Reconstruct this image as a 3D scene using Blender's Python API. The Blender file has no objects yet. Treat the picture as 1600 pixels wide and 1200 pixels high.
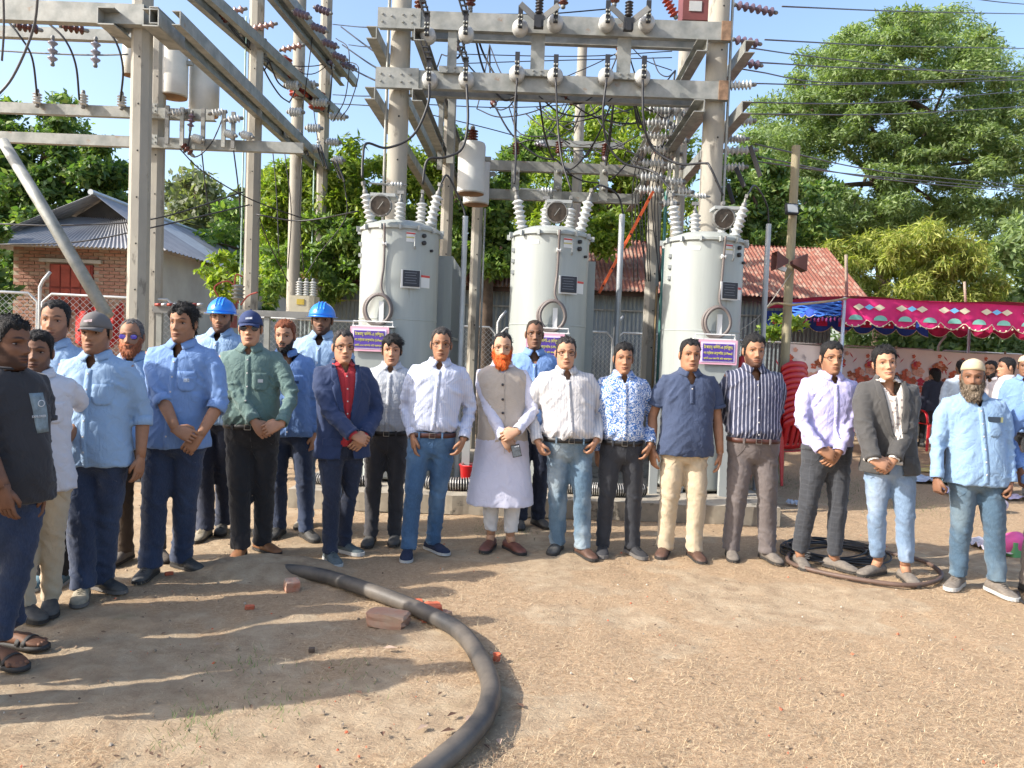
import bpy, bmesh, math, random, time
import numpy as np
from mathutils import Vector, Matrix, noise
from mathutils.bvhtree import BVHTree
rnd = random.Random(7)
nrs = np.random.RandomState(11)
S = bpy.context.scene
COL = S.collection
PI = math.pi

# ---------------------------------------------------------------- camera, sky, sun, exposure
CAM_H = 1.5; PITCH = math.radians(2.4); ROLL = 0.038; FPX = 1200.0
Fv = Vector((0, math.cos(PITCH), -math.sin(PITCH)))
R0 = Vector((1, 0, 0)); U0 = R0.cross(Fv)
Rv = R0*math.cos(ROLL) + U0*math.sin(ROLL)
Uv = U0*math.cos(ROLL) - R0*math.sin(ROLL)
cam_d = bpy.data.cameras.new('camera'); cam = bpy.data.objects.new('camera', cam_d); COL.objects.link(cam)
cam_d.sensor_width = 36; cam_d.lens = 27.0; cam_d.clip_end = 2000; cam_d.clip_start = 0.05
cam.matrix_world = Matrix(((Rv.x, Uv.x, -Fv.x, 0), (Rv.y, Uv.y, -Fv.y, 0), (Rv.z, Uv.z, -Fv.z, CAM_H), (0, 0, 0, 1)))
S.camera = cam
SUN_EL = math.radians(34); SUN_AZ = math.radians(252)      # azimuth clockwise from +Y
W = bpy.data.worlds.new('World'); S.world = W; W.use_nodes = True
nt = W.node_tree; nt.nodes.clear()
o_ = nt.nodes.new('ShaderNodeOutputWorld'); b_ = nt.nodes.new('ShaderNodeBackground'); s_ = nt.nodes.new('ShaderNodeTexSky')
s_.sky_type = 'NISHITA'; s_.sun_disc = False; s_.sun_elevation = SUN_EL; s_.sun_rotation = SUN_AZ
s_.air_density = 1.0; s_.dust_density = 2.6; s_.ozone_density = 1.6; s_.altitude = 0
b_.inputs['Strength'].default_value = 0.15
nt.links.new(s_.outputs[0], b_.inputs[0]); nt.links.new(b_.outputs[0], o_.inputs[0])
sl = bpy.data.lights.new('sun', 'SUN'); sl.energy = 3.5; sl.angle = math.radians(0.6); sl.color = (1.0, 0.94, 0.86)
so = bpy.data.objects.new('sun', sl); COL.objects.link(so)
sdir = Vector((math.sin(SUN_AZ)*math.cos(SUN_EL), math.cos(SUN_AZ)*math.cos(SUN_EL), math.sin(SUN_EL)))
so.rotation_euler = sdir.to_track_quat('Z', 'Y').to_euler(); so.location = sdir*30
S.view_settings.view_transform = 'Standard'; S.view_settings.look = 'None'
S.view_settings.gamma = 1; S.view_settings.use_curve_mapping = False
S.view_settings.exposure = 1.2

# ---------------------------------------------------------------- photo geometry helpers
CAMP = Vector((0, 0, CAM_H))
def pdir(x, y):
    return Fv + Rv*((x-800)/FPX) - Uv*((y-600)/FPX)
def P(x, y, Y):                       # world point seen at (x,y) of the 1600x1200 photograph, Y metres away
    d = pdir(x, y); return CAMP + d*(Y/d.y)
def G(x, y, z=0.0):                   # ground point seen there
    d = pdir(x, y); return CAMP + d*((z-CAM_H)/d.z)

# ---------------------------------------------------------------- materials
MATS = {}
def _n(nt, t, **kw):
    n = nt.nodes.new(t)
    for k, v in kw.items(): setattr(n, k, v)
    return n
def ramp(nt, fac, stops, interp='LINEAR'):
    r = _n(nt, 'ShaderNodeValToRGB'); r.color_ramp.interpolation = interp
    e = r.color_ramp.elements
    while len(e) < len(stops): e.new(0.5)
    for i, (p, c) in enumerate(stops):
        e[i].position = p; e[i].color = (c[0], c[1], c[2], 1) if not isinstance(c, (int, float)) else (c, c, c, 1)
    nt.links.new(fac, r.inputs[0]); return r.outputs[0]
def mixc(nt, fac, a, b, mode='MIX'):
    m = _n(nt, 'ShaderNodeMix', data_type='RGBA', blend_type=mode)
    for s, v in ((0, fac), (6, a), (7, b)):
        if isinstance(v, (int, float)): m.inputs[s].default_value = v
        elif isinstance(v, (tuple, list)): m.inputs[s].default_value = (v[0], v[1], v[2], 1)
        else: nt.links.new(v, m.inputs[s])
    return m.outputs[2]
def noise_n(nt, vec, scale, detail=4, rough=0.55, dist=0.0):
    n = _n(nt, 'ShaderNodeTexNoise'); n.inputs['Scale'].default_value = scale; n.inputs['Detail'].default_value = detail
    n.inputs['Roughness'].default_value = rough; n.inputs['Distortion'].default_value = dist
    if vec is not None: nt.links.new(vec, n.inputs['Vector'])
    return n.outputs['Fac']
def coords(nt, scale=(1, 1, 1), kind='Object'):
    t = _n(nt, 'ShaderNodeTexCoord'); m = _n(nt, 'ShaderNodeMapping'); m.inputs['Scale'].default_value = scale
    nt.links.new(t.outputs[kind], m.inputs['Vector']); return m.outputs[0]
def newmat(name):
    m = bpy.data.materials.new(name); m.use_nodes = True
    return m, m.node_tree, m.node_tree.nodes['Principled BSDF']
def bump(nt, bs, h, strength=0.3, dist=0.01):
    b = _n(nt, 'ShaderNodeBump'); b.inputs['Strength'].default_value = strength; b.inputs['Distance'].default_value = dist
    nt.links.new(h, b.inputs['Height']); nt.links.new(b.outputs[0], bs.inputs['Normal'])
def mat(name, col, rough=0.7, metal=0.0, var=0.15, vscale=4.0, col2=None, bstr=0.0, bscale=60.0, bdist=0.003, spots=None, stretch=(1, 1, 1), spec=None, rvar=0.0):
    if name in MATS: return MATS[name]
    m, nt, bs = newmat(name)
    v = coords(nt, stretch)
    c2 = col2 or tuple(c*(1-var*1.6) for c in col); c1 = tuple(min(1, c*(1+var*0.6)) for c in col) if not col2 else col
    f = noise_n(nt, v, vscale, 5, 0.6)
    out = ramp(nt, f, [(0.32, c1), (0.68, c2)])
    if spots:                         # (colour, scale, threshold)
        f2 = noise_n(nt, v, spots[1], 6, 0.65)
        msk = ramp(nt, f2, [(spots[2], 0.0), (min(1, spots[2]+0.08), 1.0)])
        out = mixc(nt, msk, out, spots[0])
    nt.links.new(out, bs.inputs['Base Color'])
    bs.inputs['Roughness'].default_value = rough; bs.inputs['Metallic'].default_value = metal
    if spec is not None: bs.inputs['Specular IOR Level'].default_value = spec
    if rvar:
        rr = ramp(nt, noise_n(nt, v, vscale*2.3, 4), [(0.3, max(0, rough-rvar)), (0.7, min(1, rough+rvar))]); nt.links.new(rr, bs.inputs['Roughness'])
    if bstr: bump(nt, bs, noise_n(nt, v, bscale, 5, 0.6), bstr, bdist)
    MATS[name] = m; return m

# ---------------------------------------------------------------- mesh helpers
class MB:
    def __init__(s): s.v = []; s.f = []; s.m = []
    def add(s, vs, fs, mi=0):
        o = len(s.v); s.v += [tuple(p) for p in vs]; s.f += [tuple(i+o for i in f) for f in fs]; s.m += [mi]*len(fs); return o
    def box(s, c, size, mi=0, rot=None):
        hx, hy, hz = size[0]/2, size[1]/2, size[2]/2
        vs = [Vector((x*hx, y*hy, z*hz)) for z in (-1, 1) for y in (-1, 1) for x in (-1, 1)]
        if rot is not None: vs = [rot @ p for p in vs]
        c = Vector(c)
        s.add([p+c for p in vs], [(0, 2, 3, 1), (4, 5, 7, 6), (0, 1, 5, 4), (2, 6, 7, 3), (0, 4, 6, 2), (1, 3, 7, 5)], mi)
    def bar(s, a, b, w, h, up=(0, 0, 1), mi=0):
        a = Vector(a); b = Vector(b); z = (b-a); L = z.length; z.normalize()
        u = Vector(up); x = z.cross(u)
        if x.length < 1e-4: x = z.cross(Vector((1, 0, 0)))
        x.normalize(); y = x.cross(z)
        s.box((a+b)/2, (w, L, h), mi, Matrix((x, z, y)).transposed())
    def tube(s, pts, rad, seg=8, mi=0, ref=None, cap=True, expo=1.0):
        pts = [Vector(p) for p in pts]; n = len(pts)
        if not isinstance(rad, list): rad = [rad]*n
        o = len(s.v); prev = None; vs = []
        for i in range(n):
            t = pts[min(i+1, n-1)] - pts[max(i-1, 0)]
            if t.length < 1e-9: t = Vector((0, 0, 1))
            t.normalize()
            if ref is not None and prev is None: x = Vector(ref) - t*t.dot(Vector(ref))
            elif ref is not None: x = Vector(ref) - t*t.dot(Vector(ref)); x = x if x.length > 0.1 else prev - t*t.dot(prev)
            elif prev is None:
                a = Vector((0, 0, 1)) if abs(t.z) < 0.9 else Vector((1, 0, 0)); x = a - t*t.dot(a)
            else: x = prev - t*t.dot(prev)
            if x.length < 1e-6: x = t.orthogonal()
            x.normalize(); prev = x; y = t.cross(x)
            r = rad[i]; ra, rb = (r, r) if isinstance(r, (int, float)) else r
            for k in range(seg):
                a = 2*PI*k/seg; ca, sa = math.cos(a), math.sin(a)
                if expo != 1.0: ca = math.copysign(abs(ca)**expo, ca); sa = math.copysign(abs(sa)**expo, sa)
                vs.append(pts[i] + x*(ra*ca) + y*(rb*sa))
        fs = []
        for i in range(n-1):
            for k in range(seg):
                a = i*seg+k; b = i*seg+(k+1) % seg
                fs.append((a, b, b+seg, a+seg))
        if cap:
            fs.append(tuple(range(seg-1, -1, -1))); fs.append(tuple((n-1)*seg+k for k in range(seg)))
        s.add(vs, fs, mi)
    def lathe(s, prof, o=(0, 0, 0), ax=(0, 0, 1), seg=16, mi=0, cap=True):
        o = Vector(o); ax = Vector(ax).normalized()
        pts = [o+ax*z for r, z in prof]
        x = ax.orthogonal().normalized(); y = ax.cross(x); vs = []
        for (r, z) in prof:
            for k in range(seg):
                a = 2*PI*k/seg; vs.append(o+ax*z+x*(r*math.cos(a))+y*(r*math.sin(a)))
        fs = []
        n = len(prof)
        for i in range(n-1):
            for k in range(seg):
                a = i*seg+k; b = i*seg+(k+1) % seg; fs.append((a, b, b+seg, a+seg))
        if cap:
            fs.append(tuple(range(seg-1, -1, -1))); fs.append(tuple((n-1)*seg+k for k in range(seg)))
        s.add(vs, fs, mi)
    def ell(s, c, r, seg=12, rings=8, mi=0, rot=None):
        c = Vector(c); vs = []; fs = []
        for i in range(rings+1):
            ph = -PI/2+PI*i/rings
            for k in range(seg):
                a = 2*PI*k/seg; p = Vector((r[0]*math.cos(ph)*math.cos(a), r[1]*math.cos(ph)*math.sin(a), r[2]*math.sin(ph)))
                if rot is not None: p = rot @ p
                vs.append(p+c)
        for i in range(rings):
            for k in range(seg):
                a = i*seg+k; b = i*seg+(k+1) % seg; fs.append((a, b, b+seg, a+seg))
        s.add(vs, fs, mi)
    def rings(s, R, seg=24, mi=0, cap=True):     # R: list of lists of points
        vs = [p for r in R for p in r]; seg = len(R[0]); fs = []
        for i in range(len(R)-1):
            for k in range(seg):
                a = i*seg+k; b = i*seg+(k+1) % seg; fs.append((a, b, b+seg, a+seg))
        if cap:
            fs.append(tuple(range(seg-1, -1, -1))); fs.append(tuple((len(R)-1)*seg+k for k in range(seg)))
        s.add(vs, fs, mi)
    def mesh(s, name, mats, smooth=False):
        me = bpy.data.meshes.new(name); me.from_pydata(s.v, [], s.f)
        for m in (mats if isinstance(mats, (list, tuple)) else [mats]): me.materials.append(m)
        if any(s.m): me.polygons.foreach_set('material_index', s.m)
        if smooth: me.polygons.foreach_set('use_smooth', [True]*len(me.polygons))
        me.update(); return me
    def build(s, name, mats, parent=None, smooth=False, **kw):
        return link(name, s.mesh(name, mats, smooth), parent, **kw)
def link(name, data, parent=None, loc=None, rotz=None, label=None, cat=None, group=None, kind=None):
    o = bpy.data.objects.new(name, data); COL.objects.link(o)
    if parent is not None: o.parent = parent
    if loc is not None: o.location = loc
    if rotz is not None: o.rotation_euler = (0, 0, rotz)
    tag(o, label, cat, group, kind); return o
def tag(o, label=None, cat=None, group=None, kind=None):
    if label: o['label'] = label
    if cat: o['category'] = cat
    if group: o['group'] = group
    if kind: o['kind'] = kind
    return o
def empty(name, label, cat, loc=(0, 0, 0), rotz=0.0, group=None):
    return link(name, None, None, loc, rotz, label, cat, group)
def centre(mb):                        # move a mesh builder's points to their own base point, return it
    a = np.array(mb.v); c = Vector((float(a[:, 0].mean()), float(a[:, 1].mean()), float(a[:, 2].min())))
    mb.v = [(p[0]-c.x, p[1]-c.y, p[2]-c.z) for p in mb.v]; return c
def thing(name, mb, mats, label, cat, group=None, smooth=False):
    c = centre(mb); return mb.build(name, mats, None, smooth, loc=c, label=label, cat=cat, group=group)
def set_smooth_angle(o, ang=40):
    me = o.data
    me.polygons.foreach_set('use_smooth', [True]*len(me.polygons))
    try: me.set_sharp_from_angle(angle=math.radians(ang))
    except Exception: pass
def bez(pts, n=6):                     # catmull-rom through points
    pts = [Vector(p) for p in pts]; out = []
    Q = [pts[0]*2-pts[1]] + pts + [pts[-1]*2-pts[-2]]
    for i in range(1, len(Q)-2):
        for k in range(n):
            t = k/n; a, b, c, d = Q[i-1], Q[i], Q[i+1], Q[i+2]
            out.append(0.5*((2*b)+(c-a)*t+(2*a-5*b+4*c-d)*t*t+(3*b-a-3*c+d)*t*t*t))
    out.append(pts[-1]); return out
def lerp(a, b, t): return a+(b-a)*t
def sstep(a, b, x):
    t = min(1, max(0, (x-a)/(b-a))) if a != b else float(x > a); return t*t*(3-2*t)

def text_mesh(name, body, size, m, parent=None, loc=(0, 0, 0), rot=(PI/2, 0, 0), extrude=.001, align='CENTER', font=None):
    f = bpy.data.curves.new(name, 'FONT'); f.body = body; f.size = size; f.align_x = align; f.extrude = extrude; f.resolution_u = 3
    o = bpy.data.objects.new(name, f); COL.objects.link(o); bpy.context.view_layer.update()
    me = bpy.data.meshes.new_from_object(o.evaluated_get(bpy.context.evaluated_depsgraph_get())); bpy.data.objects.remove(o); bpy.data.curves.remove(f)
    me.materials.clear(); me.materials.append(m); t = link(name, me, parent, loc); t.rotation_euler = rot; return t
# ================================================================ ground
def gh(x, y):
    z = 0.0
    z += .07*math.exp(-((x+1.75)/.55)**2-((y-4.95)/.28)**2)*0.0
    z += .20*sstep(10.5, 12.5, y)*sstep(2.0, 5.0, x)
    return z
def thatch(x, y):
    n = noise.noise(Vector((x*.55, y*.75, 2)))+.6*noise.noise(Vector((x*1.7, y*2.1, 5)))+.35*noise.noise(Vector((x*4.5, y*5.5, 8)))
    n += .30*sstep(-.8, 1.6, x)-.25*sstep(-.2, -2.5, x)*sstep(5.4, 3.2, y)-.18*math.exp(-((y-5.6)/1.0)**2)
    return sstep(-.28, .30, n)
def build_ground():
    xs = np.concatenate([-np.geomspace(200, 5.2, 30), np.linspace(-5, 5, 230), np.geomspace(5.2, 200, 30)])
    ys = np.concatenate([[-30, -8, -2, 1], np.linspace(2.2, 8, 165), np.geomspace(8.1, 260, 60)])
    vs = []; 
    for y in ys:
        for x in xs:
            near = 1/(1+max(0, y-7)*.4+max(0, abs(x)-5)*.4)
            z = gh(x, y)+near*(.016*noise.noise(Vector((x*1.3, y*1.3, 3)))+.010*noise.noise(Vector((x*5, y*5, 7)))+.006*noise.noise(Vector((x*15, y*15, 1))))-.006
            vs.append((x, y, z))
    nx = len(xs); fs = [(i*nx+j, i*nx+j+1, (i+1)*nx+j+1, (i+1)*nx+j) for i in range(len(ys)-1) for j in range(nx-1)]
    me = bpy.data.meshes.new('ground'); me.from_pydata(vs, [], fs); at = me.attributes.new('thatch', 'FLOAT', 'POINT'); at.data.foreach_set('value', [thatch(v[0], v[1]) if abs(v[0]) < 30 and v[1] < 60 else .5 for v in vs]); me.polygons.foreach_set('use_smooth', [True]*len(fs))
    m, nt, bs = newmat('dry_earth')
    v = coords(nt)
    big = noise_n(nt, v, .9, 5, .6, .4); mid = noise_n(nt, v, 7, 6, .7, .3); fine = noise_n(nt, coords(nt, (1, 1.6, 1)), 38, 6, .72, .8)
    earth = ramp(nt, mid, [(.30, (.46, .365, .250)), (.5, (.385, .290, .190)), (.70, (.28, .20, .130))])
    thatchc = ramp(nt, fine, [(.26, (.23, .145, .080)), (.44, (.35, .245, .150)), (.60, (.445, .325, .210)), (.76, (.54, .42, .285))])
    ta = _n(nt, 'ShaderNodeAttribute', attribute_name='thatch'); tm = _n(nt, 'ShaderNodeMath', operation='ADD'); nt.links.new(ta.outputs['Fac'], tm.inputs[0]); nt.links.new(mid, tm.inputs[1]); msk = ramp(nt, tm.outputs[0], [(.72, 0.0), (1.15, 1.0)])
    out = mixc(nt, msk, earth, thatchc)
    leafl = noise_n(nt, v, 130, 3, .8); out = mixc(nt, ramp(nt, leafl, [(.66, 0.0), (.72, .6)]), out, (.13, .07, .035))
    pale = noise_n(nt, v, 210, 3, .8); out = mixc(nt, ramp(nt, pale, [(.68, 0.0), (.74, .7)]), out, (.60, .50, .34))
    g = noise_n(nt, v, 2.1, 4, .6); out = mixc(nt, ramp(nt, g, [(.66, 0.0), (.78, .35)]), out, (.12, .14, .05))
    nt.links.new(out, bs.inputs['Base Color']); bs.inputs['Roughness'].default_value = .97; bs.inputs['Specular IOR Level'].default_value = .1
    mm = _n(nt, 'ShaderNodeMath', operation='MULTIPLY_ADD'); nt.links.new(mid, mm.inputs[0]); mm.inputs[1].default_value = .8; nt.links.new(fine, mm.inputs[2])
    bump(nt, bs, mm.outputs[0], .7, .02)
    me.materials.append(m); link('ground', me, kind='structure')
build_ground()
def build_grass():
    r = nrs; N = 125000
    # dry blades lying in the thatch, denser where the thatch is
    u = r.rand(N*2); Y = 2.5+u**1.5*8.0; X = (r.rand(N*2)*2-1)*(.78*Y+.3)
    keep = []
    for i in range(N*2):
        if r.rand() < .10+.9*thatch(X[i], Y[i]): keep.append(i)
        if len(keep) >= N: break
    X, Y = X[keep], Y[keep]; n = len(X)
    a = r.rand(n)*2*PI; L = .014+.040*r.rand(n)**1.8; el = r.rand(n)**2.5*.7; w = .0005+.0007*r.rand(n)
    dx, dy, dz = np.cos(a)*np.cos(el)*L, np.sin(a)*np.cos(el)*L, np.sin(el)*L
    px, py = -np.sin(a)*w, np.cos(a)*w; z0 = .002+.006*r.rand(n)
    V = np.empty((n, 3, 3)); V[:, 0] = np.stack([X-px, Y-py, z0], 1); V[:, 1] = np.stack([X+px, Y+py, z0], 1); V[:, 2] = np.stack([X+dx, Y+dy, z0+dz+.003], 1)
    me = bpy.data.meshes.new('dry_grass'); me.from_pydata(V.reshape(-1, 3).tolist(), [], np.arange(n*3).reshape(-1, 3).tolist())
    ms = [mat('straw_pale', (.58, .46, .29), .9, var=.1), mat('straw_brown', (.30, .19, .11), .9, var=.1), mat('straw_tan', (.44, .32, .19), .9, var=.1)]
    for m in ms: me.materials.append(m)
    me.polygons.foreach_set('material_index', r.randint(0, 3, n).tolist()); link('dry_grass', me, kind='stuff')
    # a few green tufts
    V = []; 
    for (cx, cy, rad, k) in [tuple(G(430, 1095)[:2])+(.22, 70), tuple(G(370, 1040)[:2])+(.2, 60), tuple(G(560, 1050)[:2])+(.25, 50), tuple(G(305, 1120)[:2])+(.12, 60), tuple(G(1400, 790)[:2])+(.9, 500), tuple(G(590, 790)[:2])+(.3, 160), tuple(G(1260, 760)[:2])+(1.0, 900), tuple(G(300, 1150)[:2])+(.15, 60), tuple(G(790, 830)[:2])+(.3, 120)]:
        for _ in range(k):
            x, y = cx+r.randn()*rad*.5, cy+r.randn()*rad*.5; a = r.rand()*6.28; L = .012+.03*r.rand(); w = .0018
            V.append([(x-w, y, 0), (x+w, y, 0), (x+math.cos(a)*L*.7, y+math.sin(a)*L*.7, L*.8+.004)])
    V = np.array(V); n = len(V); me = bpy.data.meshes.new('green_grass'); me.from_pydata(V.reshape(-1, 3).tolist(), [], np.arange(n*3).reshape(-1, 3).tolist())
    me.materials.append(mat('grass_green', (.14, .19, .06), .8, var=.2)); link('green_grass', me, kind='stuff')
build_grass()
# ================================================================ large structure
concrete = mat('concrete_pole', (.37, .345, .285), .9, col2=(.26, .245, .21), vscale=3.5, spots=((.17, .155, .13), 8, .58), bstr=.45, bscale=40, stretch=(1, 1, .35))
concrete_old = mat('concrete_plinth', (.36, .32, .25), .95, col2=(.22, .19, .15), vscale=4, spots=((.09, .08, .06), 5, .58), bstr=.6, bscale=30)
galv = mat('galvanised_steel', (.34, .34, .31), .6, .3, col2=(.19, .20, .185), vscale=6, spots=((.24, .15, .09), 4.5, .66), rvar=.12)
galv_d = mat('galvanised_dark', (.20, .20, .19), .6, .3, var=.2)
dark_m = mat('dark_hardware', (.022, .022, .024), .5, var=.2)
hole_m = mat('hole_dark', (.02, .02, .02), .9, var=0)
porc_w = mat('porcelain_grey', (.44, .45, .44), .3, var=.06)
porc_b = mat('porcelain_brown', (.10, .025, .015), .22, var=.15)
poly_r = mat('polymer_red', (.30, .035, .02), .45, var=.1)
cable_b = mat('cable_black', (.020, .020, .022), .5, var=.15)
cable_g = mat('conductor_grey', (.10, .10, .105), .5, .4, var=.1)
brick_m = mat('brick_red', (.27, .12, .085), .95, col2=(.36, .21, .15), vscale=6, bstr=.4, bscale=60)
mortar_m = mat('mortar', (.42, .35, .27), .95, var=.2, bstr=.4, bscale=30)
plaster_m = mat('plaster_grey', (.42, .40, .35), .95, col2=(.33, .31, .27), vscale=1.2, bstr=.2, bscale=20)
tin_m = mat('tin_weathered', (.33, .33, .33), .5, .35, col2=(.22, .22, .23), vscale=1.5)
tin_new = mat('tin_bright', (.50, .52, .52), .42, .4, var=.1)
tin_blue = mat('tin_wall_blue_grey', (.22, .26, .28), .6, .2, col2=(.15, .18, .19), vscale=2)
tin_red = mat('tin_rust_red', (.25, .090, .058), .8, .0, col2=(.16, .060, .042), vscale=2.2, spots=((.28, .18, .13), 5, .50))
shutter_m = mat('shutter_red', (.33, .060, .035), .75, var=.2)

def pole(px, py, Y, r0, r1, ztop, label, seg=8, holes=True, name='concrete_pole', m=None, cat='pole', yaw=.39, group=None, lean=(0, 0)):
    q = P(px, py, Y); mb = MB(); n = 10
    root = Vector((q.x, Y, 0))
    mb.tube([Vector((lean[0]*i/n, lean[1]*i/n, ztop*i/n)) for i in range(n+1)], [lerp(r0, r1, i/n) for i in range(n+1)], seg, ref=Vector((math.cos(yaw), math.sin(yaw), 0)))
    o = mb.build(name, m or concrete, None, seg > 8, loc=root, label=label, cat=cat, group=group)
    if seg > 8: set_smooth_angle(o, 50)
    if holes:
        z = .9+(px % 7)*.05; h = MB(); h.lathe([(.010, 0), (.011, .002), (.001, .003)], (0, 0, 0), (0, -1, 0), 6); hm = h.mesh('bolt_hole', hole_m)
        while z < ztop-.3:
            r = lerp(r0, r1, z/ztop); link('bolt_hole', hm, o, (lean[0]*z/ztop+.2*r, lean[1]*z/ztop-r*.985, z)); z += .47
    return o, root
def conduit(root, dx, dy, z0, z1, r, m, label, cat='pipe', name='conduit_pipe'):
    mb = MB(); mb.tube([(0, 0, z0), (0, 0, z1)], r, 8); return mb.build(name, m, None, True, loc=(root.x+dx, root.y+dy, 0), label=label, cat=cat)

A_o, A_r = pole(622, 200, 8.6, .120, .105, 7.2, 'thick round concrete pole behind the left grey transformer', 16)
B_o, B_r = pole(1117, 150, 8.6, .128, .112, 7.2, 'thick round concrete pole behind the right grey transformer', 16)
C_o, C_r = pole(220, 200, 8.0, .110, .100, 5.2, 'square concrete pole nearest the red shuttered window, with a row of bolt holes')
C2_o, C2_r = pole(245, 300, 9.5, .092, .084, 5.4, 'narrower concrete pole right behind the nearest left pole')
D_o, D_r = pole(395, 300, 10.9, .108, .098, 7.6, 'square concrete pole above the navy capped man')
E_o, E_r = pole(463, 250, 13.0, .108, .095, 8.6, 'round concrete pole between the two furthest posts of the left frame', 12, False)
F_o, F_r = pole(504, 250, 13.8, .108, .098, 9.0, 'square concrete pole above the right hard hat, blades hanging beside it')
M_o, M_r = pole(742, 450, 10.4, .082, .078, 3.9, 'slim concrete pole between left and middle transformers carrying the hanging cans')
N_o, N_r = pole(701, 250, 10.9, .092, .085, 5.2, 'weathered concrete pole just right of the left transformer')
Q_o, Q_r = pole(905, 200, 14.0, .100, .085, 7.0, 'distant round concrete pole above the middle transformer', 12, False)
K_o, K_r = pole(1020, 400, 9.9, .095, .085, 4.3, 'concrete pole with green pipe between middle and right transformers')
L_o, L_r = pole(1064, 220, 11.4, .100, .090, 7.4, 'concrete pole hidden behind the stacked grey insulators', 12, False)
pole(1236, 380, 9.5, .058, .050, P(1240, 228, 9.5).z, 'yellowish wooden pole with floodlight and loudspeaker horn', 10, False, 'wooden_pole', mat('wood_pole', (.36, .32, .20), .9, col2=(.26, .22, .14), vscale=5, stretch=(3, 3, .3)))
steel_post = mat('steel_post_pale', (.40, .42, .43), .5, .4, var=.12)
pole(724, 430, 8.0, .030, .030, P(727, 338, 8.0).z, 'pale steel conduit post right of the left transformer', 10, False, 'steel_post', steel_post)
pole(968, 430, 8.6, .032, .032, P(974, 335, 8.6).z, 'pale steel conduit post right of the middle transformer', 10, False, 'steel_post', steel_post)
pole(1197, 430, 8.9, .030, .030, P(1201, 350, 8.9).z, 'pale steel conduit post right of the right transformer', 10, False, 'steel_post', steel_post)
conduit(A_r, -.135, -.02, 0, 6.8, .016, galv, 'thin grey conduit strapped to the left side of the left round pole')
conduit(B_r, .14, -.03, 0, 6.9, .016, galv, 'thin grey conduit strapped to the right side of the right round pole')
conduit(K_r, .12, -.06, 0, 3.6, .020, mat('pipe_green', (.07, .21, .18), .5, var=.15), 'blue-green plastic pipe standing beside the pole between transformers')
conduit(K_r, .05, -.12, 0, 2.4, .012, mat('pipe_brown', (.20, .13, .05), .6, var=.15), 'thin brown pipe beside the blue-green pipe')
conduit(D_r, -.125, -.06, 0, 6.0, .012, mat('strip_pale_green', (.35, .48, .42), .6, var=.1), 'pale green earthing strip running up the pole above the navy cap')
conduit(F_r, -.13, -.06, 0, 5.0, .013, mat('strip_pale_green', (.35, .48, .42), .6, var=.1), 'pale green earthing strip running up the furthest left frame pole')
conduit(M_r, .10, -.03, 0, 3.4, .014, galv, 'thin grey conduit beside the slim pole between transformers')
mb = MB(); mb.tube([P(5, 222, 8.6), P(60, 312, 8.3), P(168, 494, 7.9)], [.060, .062, .066], 12); thing('pole_strut', mb, galv, 'slanting grey pipe strut in front of the brick house', 'strut', smooth=True)

# ---- channels
def channel(a, b, h, w, label, m=None, face=(0, -1, 0), name='crossarm', t=.010, ends=None):
    """U-profile: web on the side of `face`, flanges pointing away from it"""
    a = Vector(a); b = Vector(b); d = (b-a).normalized(); f = Vector(face); f = (f-d*f.dot(d)).normalized(); u = f.cross(d).normalized()
    if u.z < 0: u = -u
    mb = MB(); mb.bar(a+f*0, b+f*0, t, h, up=u) if False else None
    def slab_(c0, c1, su, sf):
        L = (c1-c0).length; mb.box((c0+c1)/2, (L, su, sf), 0, Matrix((d, u, f)).transposed())
    slab_(a, b, h, t); 
    for s in (-1, 1): slab_(a+u*s*(h/2-t/2)-f*(w/2+t/2), b+u*s*(h/2-t/2)-f*(w/2+t/2), t, w)
    return thing(name, mb, m or galv, label, 'crossarm')
z1, z2 = 5.03, 4.40
XL1, XR1 = P(592, 38, 8.42).x, P(1143, 50, 8.42).x
for k, (z, w1, w2) in enumerate(((z1, 'upper', 'upper'), (z2, 'lower', 'lower'))):
    channel((XL1-.02*k, 8.42, z), (XR1, 8.42, z), .19, .07, f'front steel channel of the {w1} crossarm over the transformers')
    channel((XL1+.30, 8.80, z), (XR1-.25, 8.80, z), .15, .07, f'rear steel channel of the {w2} crossarm over the transformers', face=(0, 1, 0))
    mb = MB(); mb.box((0, 0, 0), (.46, .012, .215))
    for bx, bz in ((-.18, .04), (-.18, -.04), (-.08, .02), (.04, .04), (.04, -.04), (.14, .04), (.14, -.04)): mb.lathe([(.012, 0), (.012, .012), (.001, .013)], (bx, -.006, bz), (0, -1, 0), 6)
    mb.build('splice_plate', galv, None, loc=(XL1+.22, 8.40, z), label=f'bolted steel plate on the left end of the {w1} crossarm', cat='steel plate')
    mb = MB(); mb.box((0, 0, 0), (.10, .016, .205)); mb.build('splice_plate', mat('rust_plate', (.25, .155, .095), .85, var=.35, vscale=12), None, loc=(XR1-.06, 8.405, z), label=f'rusty end plate on the right end of the {w1} crossarm', cat='steel plate')
for side, X, nm in (('left of', A_r.x-.20, 'left round pole'), ('right of', A_r.x+.20, 'left round pole'), ('left of', B_r.x-.20, 'right round pole'), ('right of', B_r.x+.20, 'right round pole')):
    fx = -1 if side[0] == 'l' else 1
    for z, hh in ((4.80, 'upper'), (4.17, 'lower')):
        channel((X, 8.22, z), (X+.12, 14.0, z), .13, .10, f'{hh} receding steel beam fixed {side} the {nm}', face=(-fx, 0, 0), name='steel_beam')
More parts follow.
